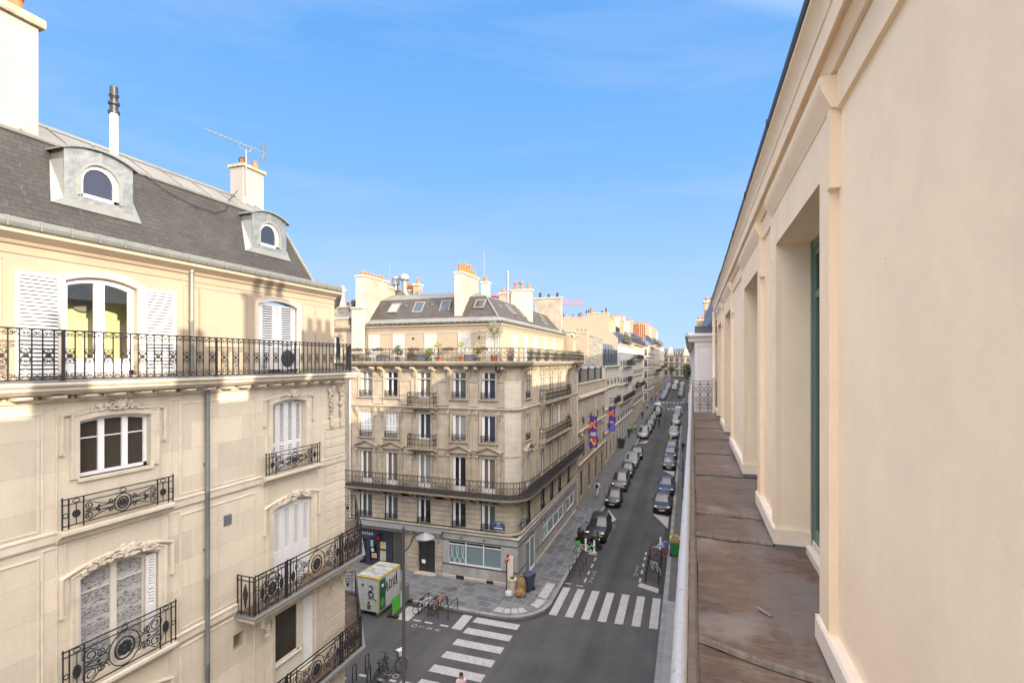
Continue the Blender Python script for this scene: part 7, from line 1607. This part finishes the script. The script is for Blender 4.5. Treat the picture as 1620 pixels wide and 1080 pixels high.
# ---------------------------------------------------------------- two wheelers
for n, c in (('bike_green', (.05, .40, .07)), ('bike_white', (.55, .56, .55)), ('bike_red', (.42, .05, .03)), ('bike_blue', (.05, .11, .38)), ('bike_black', (.02, .02, .02)), ('bike_orange', (.42, .14, .03)), ('scooter_yellow', (.55, .50, .05)), ('scooter_green', (.08, .30, .06))): surf(n, c, .4, .05, 9., coat=.3)
def bicycle(label, loc, rz, frame, rimc='tyre_rubber', basket=None, fender=None, lean=6.):
    t = thing('bicycle', label, 'bicycle', loc, 0, 'parked bicycles'); t.rotation_euler = (R(lean), 0, R(rz))
    for x in (-.52, .54):
        mb = MB(); mb.tube([(x + .33 * math.cos(a * math.pi / 10), 0, .34 + .33 * math.sin(a * math.pi / 10)) for a in range(20)], .022, 5, True)
        for a in range(8): mb.tube([(x, 0, .34), (x + .32 * math.cos(a * .785), 0, .34 + .32 * math.sin(a * .785))], .003, 3)
        mb.build('wheel', rimc, t, 50)
    mb = MB()
    for a, b in (((-.52, 0, .34), (-.08, 0, .30)), ((-.08, 0, .30), (.40, 0, .72)), ((-.24, 0, .78), (-.08, 0, .30)), ((-.22, 0, .74), (.38, 0, .80)), ((-.52, 0, .34), (-.22, 0, .72)), ((.54, 0, .34), (.36, 0, .88))): mb.tube([a, b], .022, 6)
    mb.build('frame', frame, t, 50)
    mb = MB(); mb.tube([(.30, -.26, 1.0), (.37, -.12, .99), (.36, 0, .95), (.37, .12, .99), (.30, .26, 1.0)], .016, 5); mb.tube([(.36, 0, .86), (.36, 0, .96)], .018, 5); mb.build('handlebar', 'black_trim', t, 50)
    mb = MB(); mb.loft([[(x, -w_, z), (x, w_, z), (x, w_ * .8, z + .05), (x, -w_ * .8, z + .05)] for x, w_, z in ((-.38, .09, .86), (-.26, .09, .87), (-.12, .03, .86))]); mb.tube([(-.25, 0, .72), (-.26, 0, .88)], .015, 5); mb.build('saddle', 'black_trim', t)
    if fender: mb = MB(); mb.loft([[(-.52 + r * math.cos(a), y, .34 + r * math.sin(a)) for r, y in ((.36, -.05), (.39, 0), (.36, .05), (.08 if 0 else .30, .04), (.30, -.04))] for a in [R(10 + 20 * k) for k in range(8)]]); mb.build('rear_fender', fender, t)
    if basket: mb = MB(); mb.loft([[(.42, -.13, .78), (.66, -.13, .78), (.66, .13, .78), (.42, .13, .78)], [(.38, -.18, 1.04), (.74, -.18, 1.04), (.74, .18, 1.04), (.38, .18, 1.04)]]); mb.build('basket', basket, t)
    mb = MB(); mb.lathe([(.0, -.012), (.09, -.012), (.09, .012), (.0, .012)], (-.08, -.05, .30), 12, 'y'); mb.tube([(-.08, -.1, .30), (-.02, -.12, .16)], .012, 4); mb.build('crankset', 'grey_iron', t)
    return t
bicycle('white hire bicycle with bright green basket and rear guard by the left hoops', (-7.55, 39.0, 0.), 200, 'bike_white', basket='bike_green', fender='bike_green', lean=10)
bicycle('bicycle with a blue frame and red wheels across the end of the right rack', (-2.2, 40.85, .0), -4, 'bike_blue', 'bike_red', basket='bike_blue', lean=-12)
bicycle('white framed bicycle leaning in the right hand rack', (-2.15, 37.6, .0), -62, 'bike_white', 'bike_white', lean=14)
bicycle('dark bicycle leaning in the side street rack beside the green barrier', (-14.95, 27.1, .0), 58, 'bike_white', lean=8)
bicycle('tall pale bicycle standing upright in the side street rack', (-14.15, 27.35, .0), 82, 'bike_orange', 'tyre_rubber', lean=-4)
bicycle('black bicycle seen end on beside the near side street hoops', (-13.85, 20.75, .0), 100, 'bike_black', 'bike_black', lean=5)
bicycle('long dark bicycle with a pale crate beside the near side street hoops', (-13.35, 20.95, .0), 62, 'bike_black', basket='bike_white', lean=-8)
def scooter(label, loc, rz, color, box=None, cover=None):
    t = thing('motor_scooter', label, 'scooter', loc, R(rz), 'parked motor scooters')
    for x in (-.6, .66):
        mb = MB(); mb.lathe([(.12, -.06), (.23, -.06), (.26, 0), (.23, .06), (.12, .06)], (x, 0, .26), 14, 'y'); wh = mb.build('wheel', 'tyre_rubber', t, 50); mb = MB(); mb.lathe([(.0, -.04), (.13, -.05), (.13, .05), (.0, .04)], (x, 0, .26), 10, 'y'); mb.build('rim', 'alloy', wh)
    mb = MB(); mb.loft([[(x, -w_, zl), (x, w_, zl), (x, w_ * 1.1, (zl + zh) / 2), (x, w_ * .7, zh), (x, -w_ * .7, zh), (x, -w_ * 1.1, (zl + zh) / 2)] for x, w_, zl, zh in ((-.95, .06, .62, .74), (-.75, .16, .42, .80), (-.3, .20, .26, .78), (-.02, .20, .22, .42), (.30, .19, .22, .40), (.40, .20, .24, .80), (.52, .17, .40, .98), (.64, .10, .55, .98))]); mb.build('body', color, t, 50)
    mb = MB(); mb.loft([[(x, -w_, z), (x, w_, z), (x, w_ * .8, z + .10), (x, -w_ * .8, z + .10)] for x, w_, z in ((-.92, .10, .80), (-.6, .17, .80), (-.2, .16, .76), (-.05, .08, .74))]); mb.build('seat', 'black_trim', t, 40)
    mb = MB(); mb.tube([(.36, -.34, 1.06), (.44, -.14, 1.04), (.48, 0, .98), (.44, .14, 1.04), (.36, .34, 1.06)], .02, 5); mb.tube([(.66, 0, .26), (.5, 0, 1.0)], .04, 6); [mb.tube([(.44, s * .2, 1.05), (.46, s * .3, 1.24)], .01, 4) or mb.ball((.46, s * .32, 1.27), (.02, .07, .045), 6, 4) for s in (-1, 1)]; mb.build('handlebar', 'black_trim', t, 50)
    mb = MB(); mb.ball((.66, 0, .82), (.06, .10, .09), 8, 6); mb.build('headlight', 'headlight_glass', t, 60)
    mb = MB(); mb.loft([[(.60, -.2, .95), (.60, .2, .95), (.62, .2, .96), (.62, -.2, .96)], [(.42, -.16, 1.42), (.42, .16, 1.42), (.44, .16, 1.42), (.44, -.16, 1.42)]]); mb.build('windscreen', 'car_glass', t)
    if box: mb = MB(); mb.loft([[(-1.12, -.22, .86), (-.70, -.22, .86), (-.70, .22, .86), (-1.12, .22, .86)], [(-1.14, -.24, 1.22), (-.70, -.24, 1.22), (-.70, .24, 1.22), (-1.14, .24, 1.22)], [(-1.08, -.18, 1.30), (-.76, -.18, 1.30), (-.76, .18, 1.30), (-1.08, .18, 1.30)]]); mb.build('top_box', box, t)
    return t
scooter('black scooter with wide mirrors parked nose out before the large black car', (-8.0, 41.15, .0), 160, 'car_black')
scooter('dark scooter with a white rim parked across the bay, nearer the road', (-7.35, 40.6, .0), -10, 'car_dark_grey', 'black_trim')
scooter('scooter with a green and yellow box behind the dark hatchback on the right', (-2.5, 86.5, gz(86.5)), -80, 'scooter_green', 'scooter_yellow')
scooter('farther scooter with a yellow box beyond the silver car on the right', (-2.4, 99.5, gz(99.5)), -80, 'scooter_green', 'scooter_yellow')
scooter('scooter with a green box near the dark hatchback on the left before the black van', (-7.4, 115.4, gz(115.4)), -100, 'scooter_green', 'scooter_yellow')
# ---------------------------------------------------------------- bicycle hoops, posts, bins, signs
def hoop(label, loc, rz, w=.72, h=.82, group='bicycle hoops', bars=0):
    t = MB(); pts = [(-w / 2, 0, 0), (-w / 2, 0, h - .12), (-w / 2 + .04, 0, h - .03), (-w / 2 + .12, 0, h), (w / 2 - .12, 0, h), (w / 2 - .04, 0, h - .03), (w / 2, 0, h - .12), (w / 2, 0, 0)]
    t.tube(pts, .026, 6); t.tube([(-w / 2, 0, h * .55), (w / 2, 0, h * .55)], .018, 5)
    o = t.build('bicycle_hoop', 'weathered_iron', None, 50, loc, (0, 0, R(rz))); return tag(o, label, 'bike rack', group)
for i, (x, lb) in enumerate(((-13.15, 'steel hoop at the zebra end of the side street rack'), (-13.8, 'steel hoop second from the zebra end of the side street rack'), (-14.45, 'steel hoop beside the tall pale bicycle in the side street rack'), (-15.1, 'steel hoop at the green barrier end of the side street rack'))): hoop(lb, (x, 27.2, 0), 88, 1.2, .8)
for y, lb in ((34.9, 'steel hoop nearest the zebra crossing on the left of the street'), (36.0, 'steel hoop second from the zebra crossing on the left'), (37.2, 'steel hoop beside the green and white hire bicycle')): hoop(lb, (-7.5, y, 0), 4, .74, .8)
rk = thing('bicycle_rack', 'long dark steel rack of linked hoops on the right of the street', 'bike rack', (-2.35, 35.55, 0))
mb = MB()
for k in range(6): y = k * 1.0; mb.tube([(-.42, y, 0), (-.42, y, .78), (-.36, y, .84), (.36, y, .84), (.42, y, .78), (.42, y, 0)], .026, 5)
mb.parts('hoop', 'weathered_iron', rk, 50); mb = MB(); [mb.tube([(x, 0, z), (x, 5., z)], .02, 5) for x in (-.42, .42) for z in (.08, .5)]; mb.build('side_bars', 'weathered_iron', rk)
for x, y, lb in ((-14.68, 20.9, 'slim dark hoop post nearest the middle of the side street, left of the black bicycle'), (-14.75, 20.0, 'slim dark hoop post at the bottom beside the near balcony corner'), (-14.1, 20.2, 'slim dark hoop post at the bottom between the balcony corner and bicycles')): hoop(lb, (x, y, 0), 92, .30, .85, 'slim posts on the near pavement side')
for x, y, lb in ((-7.72, 40.1, 'white flexible post left of its pair beside the green hire bicycle'), (-7.0, 39.85, 'white flexible post nearer the road beside the scooters'), (-2.1, 42.3, 'white flexible post behind the blue and red bicycle on the right')):
    mb = MB(); mb.lathe([(.13, 0), (.13, .04), (.075, .06), (.075, .86), (.06, .92), (.0, .93)], (0, 0, 0), 10); tag(mb.build('flexible_post', 'pvc_white', None, 40, (x, y, .0)), lb, 'bollard', 'white flexible posts')
def wheelie(label, loc, rz, mat, lid, s=1.):
    t = thing('wheeled_bin', label, 'bin', loc, R(rz))
    mb = MB(); mb.loft([[(-.22 * s, -.24 * s, .06), (.22 * s, -.24 * s, .06), (.22 * s, .24 * s, .06), (-.22 * s, .24 * s, .06)], [(-.29 * s, -.33 * s, .92 * s), (.29 * s, -.33 * s, .92 * s), (.29 * s, .33 * s, .92 * s), (-.29 * s, .33 * s, .92 * s)]]); mb.build('body', mat, t)
    mb = MB(); mb.loft([[(-.31 * s, -.36 * s, .925 * s), (.31 * s, -.36 * s, .925 * s), (.31 * s, .36 * s, .925 * s), (-.31 * s, .36 * s, .925 * s)], [(-.30 * s, -.34 * s, .97 * s), (.30 * s, -.34 * s, .97 * s), (.30 * s, .35 * s, 1.0 * s), (-.30 * s, .35 * s, 1.0 * s)], [(-.2 * s, -.2 * s, 1.0 * s), (.2 * s, -.2 * s, 1.0 * s), (.2 * s, .28 * s, 1.03 * s), (-.2 * s, .28 * s, 1.03 * s)]]); mb.build('lid', lid, t)
    for x in (-.24 * s, .24 * s): mb = MB(); mb.lathe([(.0, -.03), (.1, -.03), (.1, .03), (.0, .03)], (x, .26 * s, .10), 10, 'x'); mb.build('wheel', 'tyre_rubber', t)
    mb = MB(); mb.tube([(-.24 * s, .38 * s, .88 * s), (.24 * s, .38 * s, .88 * s)], .02, 5); mb.build('handle', 'black_trim', t); return t
surf('bin_blue', (.035, .045, .085), .5, .15, 5.); surf('bin_green', (.02, .16, .045), .5, .1, 5.); surf('bin_yellow', (.60, .50, .02), .5, .05, 5.); surf('cardboard', (.32, .22, .12), .8, .15, 5.); surf('brown_sack', (.20, .13, .06), .8, .35, 7.); surf('pale_bag', (.40, .40, .40), .5, .3, 9.); surf('bin_dark', (.04, .042, .046), .5, .15, 5.)
wheelie('blue grey wheeled bin at the corner behind the brown sacks', (-9.85, 31.55, .13), -20, 'bin_blue', 'bin_blue', 1.12)
wheelie('dark wheeled bin alone on the left pavement beyond the second banner', (-10.0, 81.4, gz(81.4) + .13), 80, 'bin_dark', 'bin_dark', 1.5)
wheelie('green wheeled bin heaped with cardboard, nearest of three on the right pavement', (-.98, 40.85, .13), 90, 'bin_green', 'bin_green', 1.05)
wheelie('bin with a bright yellow lid just behind the cardboard heaped bin', (-.98, 41.75, .13), 90, 'bin_green', 'bin_yellow', 1.12)
wheelie('green lidded bin farthest of the three on the right pavement', (-.95, 42.65, .13), 90, 'bin_green', 'bin_green', .98)
mb = MB(); mb.box(-.30, .28, -.26, .22, 0, .24); tag(mb.build('cardboard_box', 'cardboard', None, None, (-.98, 40.85, 1.222), (0, 0, R(6))), 'wide brown cardboard box lying on the nearest green bin', 'cardboard box')
mb = MB(); mb.box(-.24, .26, -.2, .22, 0, .20); mb.box(-.24, .0, -.19, -.18, .2, .26); tag(mb.build('cardboard_box', 'cardboard', None, None, (-.96, 40.87, 1.47), (0, 0, R(-5))), 'smaller cardboard box on top of the wide one on the bin', 'cardboard box')
def sack(label, loc, r, mat, seed, name='rubbish_sack', cat='sack'):
    rg = random.Random(seed); mb = MB(); n = 12
    mb.loft([[((r[0] * w_ * rg.uniform(.82, 1.15)) * math.cos(2 * math.pi * k / n), (r[1] * w_ * rg.uniform(.82, 1.15)) * math.sin(2 * math.pi * k / n), r[2] * z_ + rg.uniform(-.02, .02)) for k in range(n)] for w_, z_ in ((.8, 0), (1., .15), (1.02, .4), (.85, .65), (.6, .82), (.22, .9), (.34, 1.0))])
    return tag(mb.build(name, mat, None, 50, loc), label, cat)
sack('tall brown paper sack full of rubbish against the blue grey bin', (-10.15, 31.05, .13), (.34, .30, 1.15), 'brown_sack', 1); sack('lower brown sack in front of the tall one at the corner', (-10.05, 30.55, .13), (.34, .28, .55), 'brown_sack', 5); sack('pale crumpled plastic bag on the pavement near the sign post', (-10.75, 30.35, .13), (.26, .24, .42), 'pale_bag', 2)
t = thing('stone_planter', 'low stone planter with a green top at the pavement corner', 'planter', (-10.75, 31.0, .13)); mb = MB(); mb.lathe([(.26, 0), (.26, .7), (.30, .75), (.30, .85), (.24, .85)], (0, 0, 0), 8); mb.build('tub', 'pot_stone', t); mb = MB(); leaves(mb, (0, 0, .9), (.2, .2, .1), 60, .06, 3); mb.build('foliage', 'dark_leaf', t)
mb = MB(); mb.extr([(-.03, 0), (.03, 0), (.02, 2.15), (-.02, 2.15)], -.19, .19); mb.box(-.21, .21, -.04, .04, 2.0, 2.16); tag(mb.build('white_board', 'cream_paint', None, None, (-10.98, 31.25, .13), (0, R(0), R(30))), 'tall white board standing behind the no entry sign', 'board')
def no_entry(label, loc, rz, h=2.2):
    t = thing('no_entry_sign', label, 'road sign', loc, R(rz))
    mb = MB(); mb.lathe([(.035, 0), (.035, h + .35)], (0, 0.03, 0), 8); mb.build('post', 'dark_paint', t, 40)
    mb = MB(); mb.lathe([(.0, -.02), (.32, -.02), (.32, .0), (.0, .0)], (0, 0, h), 24, 'y'); d_ = mb.build('disc', 'signal_red', t, 40)
    mb = MB(); mb.box(-.22, .22, -.028, -.0205, h - .045, h + .045); mb.sweep([(.32 * math.cos(k * math.pi / 12), h + .32 * math.sin(k * math.pi / 12)) for k in range(24)], [(0, .0), (0, .024), (.02, .024), (.02, 0)], True); mb.build('white_bar', 'sign_white', d_)
    mb = MB(); mb.lathe([(.0, 0), (.33, 0), (.33, .015), (.0, .015)], (0, .005, h), 24, 'y'); mb.build('back', 'grey_iron', t); return t
no_entry('red no entry sign on a dark post at the pavement corner', (-11.02, 30.75, .13), 84)
no_entry('distant no entry sign on the left at the far cross street', (-8.5, 149., gz(149) + .13), -10)
# street lamps
surf('lamp_paint', (.075, .07, .08), .5, .1, 8.); surf('lamp_shade', (.20, .20, .22), .45, .1, 8., metal=.2)
def lamp(label, X, Y, rz):
    t = thing('street_lamp', label, 'street lamp', (X, Y, gz(Y) + .13), R(rz), 'street lamps')
    mb = MB(); mb.lathe([(.16, 0), (.16, .5), (.11, .6), (.10, 1.1), (.068, 1.2), (.058, 7.), (.05, 8.4), (.06, 8.42), (.06, 8.5), (.02, 8.6)], (0, 0, 0), 12); mb.build('pole', 'lamp_paint', t, 40)
    mb = MB(); mb.tube([(0, 0, 7.6), (.12, 0, 7.66), (.28, 0, 7.9), (.40, 0, 8.22), (.55, 0, 8.36), (.78, 0, 8.40), (.84, 0, 8.34)], .028, 6); mb.build('arm', 'lamp_paint', t, 50)
    mb = MB(); mb.lathe([(.04, .14), (.09, .12), (.16, .08), (.30, .02), (.36, -.03), (.36, -.05), (.30, -.05), (.22, -.02), (.0, -.01)], (.86, 0, 8.22), 20); mb.build('lamp_shade', 'lamp_shade', t, 40); return t
lamp('tall street lamp with a curved arm and dish shade at the near corner', -10.3, 17.0, 10)
lamp('street lamp whose dish shade shows just left of our handrail', -.35, 35.6, 180)
# site cabin and barrier
surf('cabin_white', (.46, .465, .47), .6, .12, 2.); surf('cabin_yellow', (.48, .36, .03), .5, .1, 4.); surf('cabin_green', (.01, .085, .06), .5, .1, 4.); surf('mossy_roof', (.27, .275, .28), .8, .45, 1.6, sc=(.7, 3., 1)); surf('graffiti_black', (.01, .01, .01), .6, 0); surf('graffiti_green', (.40, .48, .22), .7, .1); surf('barrier_green', (.07, .38, .03), .5, .08, 3.); surf('barrier_white', (.42, .44, .50), .5, .08, 3.); surf('barrier_grey', (.15, .16, .17), .6, .1, 3.); surf('vein_green', (.10, .25, .04), .7, .3, 5.)
cb = thing('site_cabin', 'white site cabin with yellow edges, green door and black graffiti', 'cabin', (-17.85, 26.62, 0), R(-2))
hx, hy, zb, zt = .74, 1.10, .30, 2.26
mb = MB(); mb.box(-hx, hx, -hy, hy, zb, zt); mb.build('walls', 'cabin_white', cb)
mb = MB()
for x in (-hx, hx):
    for y in (-hy, hy): mb.box(x - .026, x + .026, y - .026, y + .026, zb, zt + .02)
for y in (-hy, hy): mb.box(-hx, hx, y - .034, y + .034, zt - .03, zt + .04)
for x in (-hx, hx): mb.box(x - .033, x + .033, -hy + .035, hy - .035, zt - .03, zt + .041)
mb.build('yellow_edges', 'cabin_yellow', cb)
mb = MB()
for k in range(4): a = -hy + .04 + k * (2 * hy - .08) / 4; mb.box(-hx + .03, hx - .03, a + .02, a + (2 * hy - .08) / 4 - .02, zt + .002, zt + .06)
mb.box(-hx + .03, hx - .03, -hy + .04, hy - .04, zt, zt + .03)
mb.build('roof', 'mossy_roof', cb); mb = MB(); mb.tube([(-.3 + .12 * math.cos(a * .6), -.2 + .09 * math.sin(a * .6), zt + .10) for a in range(10)], .025, 5); mb.build('cable_coil', 'cabin_yellow', cb)
mb = MB(); mb.box(hx, hx + .02, -.98, -.40, zb + .06, zt - .14); dd = mb.build('door', 'cabin_green', cb); mb = MB(); mb.lathe([(.0, 0), (.1, 0), (.1, .02), (.0, .02)], (hx + .015, -.7, 1.75), 12, 'x'); mb.build('door_window', 'sign_white', dd)
mb = MB(); mb.ball((hx + .02, -.7, .75), (.008, .2, .3), 10, 6); mb.build('green_stain', 'vein_green', dd)
mb = MB(); y = -hy - .012
mb.tube([(.08, y, 1.72), (.2, y, 1.80), (.36, y, 1.74), (.36, y, 1.6), (.2, y, 1.5), (.05, y, 1.46), (.24, y, 1.44), (.42, y, 1.36), (.40, y, 1.2), (.2, y, 1.16), (.04, y, 1.26), (.10, y, 1.4), (.3, y, 1.4)], .028, 5)
mb.tube([(.02, y, 1.02), (.14, y, 1.12), (.22, y, 1.02), (.34, y, 1.12), (.5, y, 1.02), (.62, y, 1.0)], .024, 5)
for i, pts in enumerate((((0, 0), (.0, .3), (-.12, .1), (.08, .1)), ((.2, 0), (.14, .15), (.2, .3), (.3, .25), (.3, .05), (.2, 0)), ((.4, .3), (.46, 0), (.56, .32)), ((.62, 0), (.66, .42), (.72, 0)))):
    mb.tube([(hx + .012, -.25 + p[0] * 1.5, 1.25 + p[1] * 1.9) for p in pts], .03, 5)
mb.tube([(hx + .012, -.25, 1.2), (hx + .012, .0, 1.32), (hx + .012, .3, 1.24), (hx + .012, .6, 1.4)], .012, 4); mb.build('graffiti', 'graffiti_black', cb)
mb = MB(); [mb.tube([(-.6 + k * .22, y, .55), (-.5 + k * .22, y, 1.0), (-.55 + k * .22, y, .8), (-.38 + k * .2, y, .7)], .016, 4) for k in range(6)]; mb.build('graffiti', 'graffiti_green', cb)
mb = MB(); mb.lathe([(.0, 0), (.08, 0), (.08, .02), (.0, .02)], (-.35, -hy - .02, 1.78), 12, 'y'); mb.box(-.02, .2, -hy - .03, -hy, .42, .66); mb.box(.02, .16, -hy - .03, -hy, .72, .86); mb.build('fittings', 'grey_iron', cb)
mb = MB()
for x in (-hx + .05, hx - .05): mb.box(x - .04, x + .04, -hy - .05, hy + .05, .16, .298)
for x in (-hx + .05, hx - .05):
    for yy in (-hy + .1, hy - .1): mb.box(x - .05, x + .05, yy - .05, yy + .05, 0, .16)
for k in range(5): mb.box(-hx, hx, -hy + .1 + k * .48, -hy + .16 + k * .48, .2, .28)
mb.build('skids', 'weathered_zinc', cb)
t = thing('site_barrier', 'green and white site barrier on rubber feet right of the cabin', 'barrier', (-16.45, 26.85, 0), R(95))
mb = MB(); mb.box(-1.1, -.12, -.02, .02, .14, 1.08); mb.build('green_panel', 'barrier_green', t); mb = MB(); mb.box(-.118, .35, -.02, .02, .14, 1.08); mb.build('white_panel', 'barrier_white', t); mb = MB(); mb.box(.352, 1.1, -.02, .02, .14, 1.08); mb.tube([(-1.1, 0, 1.09), (1.1, 0, 1.09)], .025, 6); mb.build('grey_panel', 'barrier_grey', t)
for x in (-1.0, 1.0): mb = MB(); mb.extr([(-.34, 0), (.34, 0), (.30, .14), (-.30, .14)], x - .12, x + .12); mb.build('rubber_foot', 'tyre_rubber', t)
# ---------------------------------------------------------------- people
surf('skin', (.45, .28, .20), .6, .05, 9.); surf('hair_dark', (.02, .014, .01), .5, .2, 20.)
for n, c in (('cloth_white', (.60, .60, .60)), ('cloth_black', (.015, .015, .018)), ('cloth_navy', (.02, .025, .05)), ('cloth_yellow', (.55, .40, .03)), ('cloth_green', (.10, .45, .05)), ('cloth_grey', (.14, .14, .15)), ('cloth_pink', (.62, .42, .50)), ('cloth_beige', (.38, .31, .23)), ('cloth_denim', (.05, .07, .13))): surf(n, c, .85, .12, 14.)
def person(label, loc, rz, top, bottom, h=1.72, stride=.24, sit=False, bag=None, hair='hair_dark', long_hair=False, group=None, arms=.18):
    s = h / 1.75; sk = stride
    V = [(0, 0, .96), (0, 0, 1.12), (0, 0.0, 1.30), (0, -.01, 1.45), (0, -.02, 1.53), (0, -.03, 1.62), (0, -.04, 1.70)]
    rad = [.145, .13, .155, .085, .058, .088, .075]; E = [(i, i + 1) for i in range(6)]
    def chain(root, pts):
        p = root
        for (x, y, z, r) in pts: V.append((x, y, z)); rad.append(r); E.append((p, len(V) - 1)); p = len(V) - 1
        return p
    for sx in (-1, 1):
        f = sk * sx
        if sit: chain(0, [(sx * .10, -.06, .92, .10), (sx * .13, -.36, .78, .075), (sx * .12, -.22 - .1 * sx, .42, .055), (sx * .12, -.20 - .1 * sx, .34, .04), (sx * .13, -.36 - .1 * sx, .30, .035)])
        else: chain(0, [(sx * .095, 0, .88, .10), (sx * .10, -f * .55, .50, .068), (sx * .10, -f + (.10 if f < 0 else 0), .14 + (.06 if f < 0 else 0), .045), (sx * .10, -f + (.10 if f < 0 else 0), .06 + (.06 if f < 0 else 0), .045), (sx * .11, -f - .13, .04, .035)])
        a = -arms * sx
        chain(2, [(sx * .19, 0, 1.40, .07), (sx * .235, a * -.5 + .02, 1.13, .048), (sx * .235, -a * 1.0 - (.35 if sit else .08), .90 if not sit else 1.08, .036), (sx * .23, -a * 1.1 - (.42 if sit else .10), .83 if not sit else 1.06, .04)])
    me = bpy.data.meshes.new('person'); me.from_pydata([(x * s, y * s, z * s) for x, y, z in V], E, [])
    o = bpy.data.objects.new('person', me); col.objects.link(o)
    m = o.modifiers.new('skin', 'SKIN'); m.use_smooth_shade = True
    for i, r in enumerate(rad): me.skin_vertices[0].data[i].radius = (r * s, r * s)
    me.skin_vertices[0].data[0].use_root = True
    o.modifiers.new('sub', 'SUBSURF').levels = 2
    dg = bpy.context.evaluated_depsgraph_get(); m2 = bpy.data.meshes.new_from_object(o.evaluated_get(dg)); bpy.data.objects.remove(o)
    mb = MB(); mb.v = [tuple(v.co) for v in m2.vertices]; mb.f = [tuple(p.vertices) for p in m2.polygons]
    for f in mb.f:
        c = [sum(mb.v[i][k] for i in f) / len(f) / s for k in range(3)]
        hand = abs(c[0]) > .19 and ((c[2] < .90) if not sit else (c[1] < -.36 and c[2] > .98)); legs = c[2] < .97 and abs(c[0]) < .19
        mb.mi.append(2 if (c[2] > 1.50 or hand) else (3 if c[2] < .09 and not sit else (1 if legs or c[2] < .93 else 0)))
    mb.cur = 2
    for sx in (-1, 1):   # fingers and thumb, nose, ears
        a = -arms * sx; hx_, hy_, hz = sx * .23, -a * 1.1 - (.42 if sit else .10), .81 if not sit else 1.06
        for k in range(4): x_ = hx_ + (k - 1.5) * .006; yy = hy_ + (k - 1.5) * .018; l = (.065, .075, .07, .055)[k]; mb.tube([(x_ * s, yy * s, hz * s), ((x_ - sx * .008) * s, (yy - .005) * s, (hz - l * .55) * s), ((x_ - sx * .022) * s, (yy - .008) * s, (hz - l) * s)], .0085 * s, 5)
        mb.tube([((hx_ - sx * .01) * s, (hy_ - .03) * s, (hz + .02) * s), ((hx_ - sx * .025) * s, (hy_ - .055) * s, (hz - .02) * s)], .009 * s, 5); mb.ball((sx * .083 * s, -.03 * s, 1.64 * s), (.012 * s, .02 * s, .03 * s), 5, 4)
    mb.ball((0, -.128 * s, 1.635 * s), (.012 * s, .018 * s, .02 * s), 5, 4)
    mb.cur = 3
    for sx in (-1, 1): mb.ball((sx * .032 * s, -.112 * s, 1.665 * s), (.011 * s, .008 * s, .007 * s), 5, 4)
    b = mb.build('person', [top, bottom, 'skin', 'cloth_black'], None, 60, loc, (0, 0, R(rz))); tag(b, label, 'person', group)
    mb = MB(); mb.ball((0, -.005 * s, 1.69 * s), (.098 * s, .105 * s, .095 * s), 10, 7)
    if long_hair: mb.loft([[(x * s, y * s, z * s) for x, y, z in ((-.09 * q, .0, zz), (-.06 * q, .10, zz), (.06 * q, .10, zz), (.09 * q, .0, zz), (.05 * q, .045, zz), (-.05 * q, .045, zz))] for zz, q in ((1.70, 1.05), (1.58, 1.1), (1.46, 1.15), (1.36, .8))])
    mb.build('hair', hair, b, 60)
    if bag: mb = MB(); mb.loft([[(x * s, y * s, z * s) for x, y, z in ((-.15 * q, .10, zz), (.15 * q, .10, zz), (.13 * q, .10 + .16 * q, zz), (-.13 * q, .10 + .16 * q, zz))] for zz, q in ((.98, .8), (1.05, 1.), (1.3, 1.), (1.42, .7))]); mb.build('backpack', bag, b, 40)
    return b
person('person in white walking away along the left pavement with a dark backpack', (-9.25, 54.7, gz(54.7) + .13), 160, 'cloth_white', 'cloth_white', 1.74, .26, bag='cloth_navy')
person('woman with dark hair in a white and pink top on the nearest zebra crossing', (-9.25, 19.95, .0), 30, 'cloth_pink', 'cloth_white', 1.60, .2, long_hair=True)
person('person in black on the left pavement level with the bright silver car', (-9.8, 90.4, gz(90.4) + .13), 0, 'cloth_black', 'cloth_black', 1.78)
person('person in a green top just beyond the one in black on the left pavement', (-9.75, 94.5, gz(94.5) + .13), 10, 'cloth_green', 'cloth_black', 1.72)
person('person in beige walking beside the one in the green top', (-9.2, 95.6, gz(95.6) + .13), 5, 'cloth_beige', 'cloth_denim', 1.70)
person('lone person in dark clothes farther along the left pavement', (-9.4, 113.2, gz(113.2) + .13), 0, 'cloth_navy', 'cloth_black', 1.78)
person('person in a yellow top on the left pavement before the far zebra crossing', (-9.7, 130.5, gz(130.5) + .05), 0, 'cloth_yellow', 'cloth_black', 1.75)
for x, y, tp, lb in ((-9.6, 145., 'cloth_black', 'person in black standing at the corner beyond the far zebra crossing, on the left'), (-8.8, 147.5, 'cloth_grey', 'person in grey in the group at the far corner'), (-9.0, 151., 'cloth_navy', 'person in navy at the back of the group at the far corner'), (-8.6, 176., 'cloth_green', 'person in green far along the left pavement')):
    person(lb, (x, y, gz(y) + .13), 20, tp, 'cloth_black', 1.75, group='people at the far corner')
bc = person('cyclist in dark clothes riding along the middle of the street', (-5.5, 104.8, gz(104.8) + .1), 0, 'cloth_black', 'cloth_black', 1.75, sit=True)
o = bicycle('dark bicycle ridden along the middle of the street', (-5.5, 104.8, gz(104.8)), -90, 'bike_black', lean=0)
person('person in dark clothes on the right pavement beside our handrail', (-.75, 80., gz(80) + .13), 0, 'cloth_black', 'cloth_navy', 1.75)
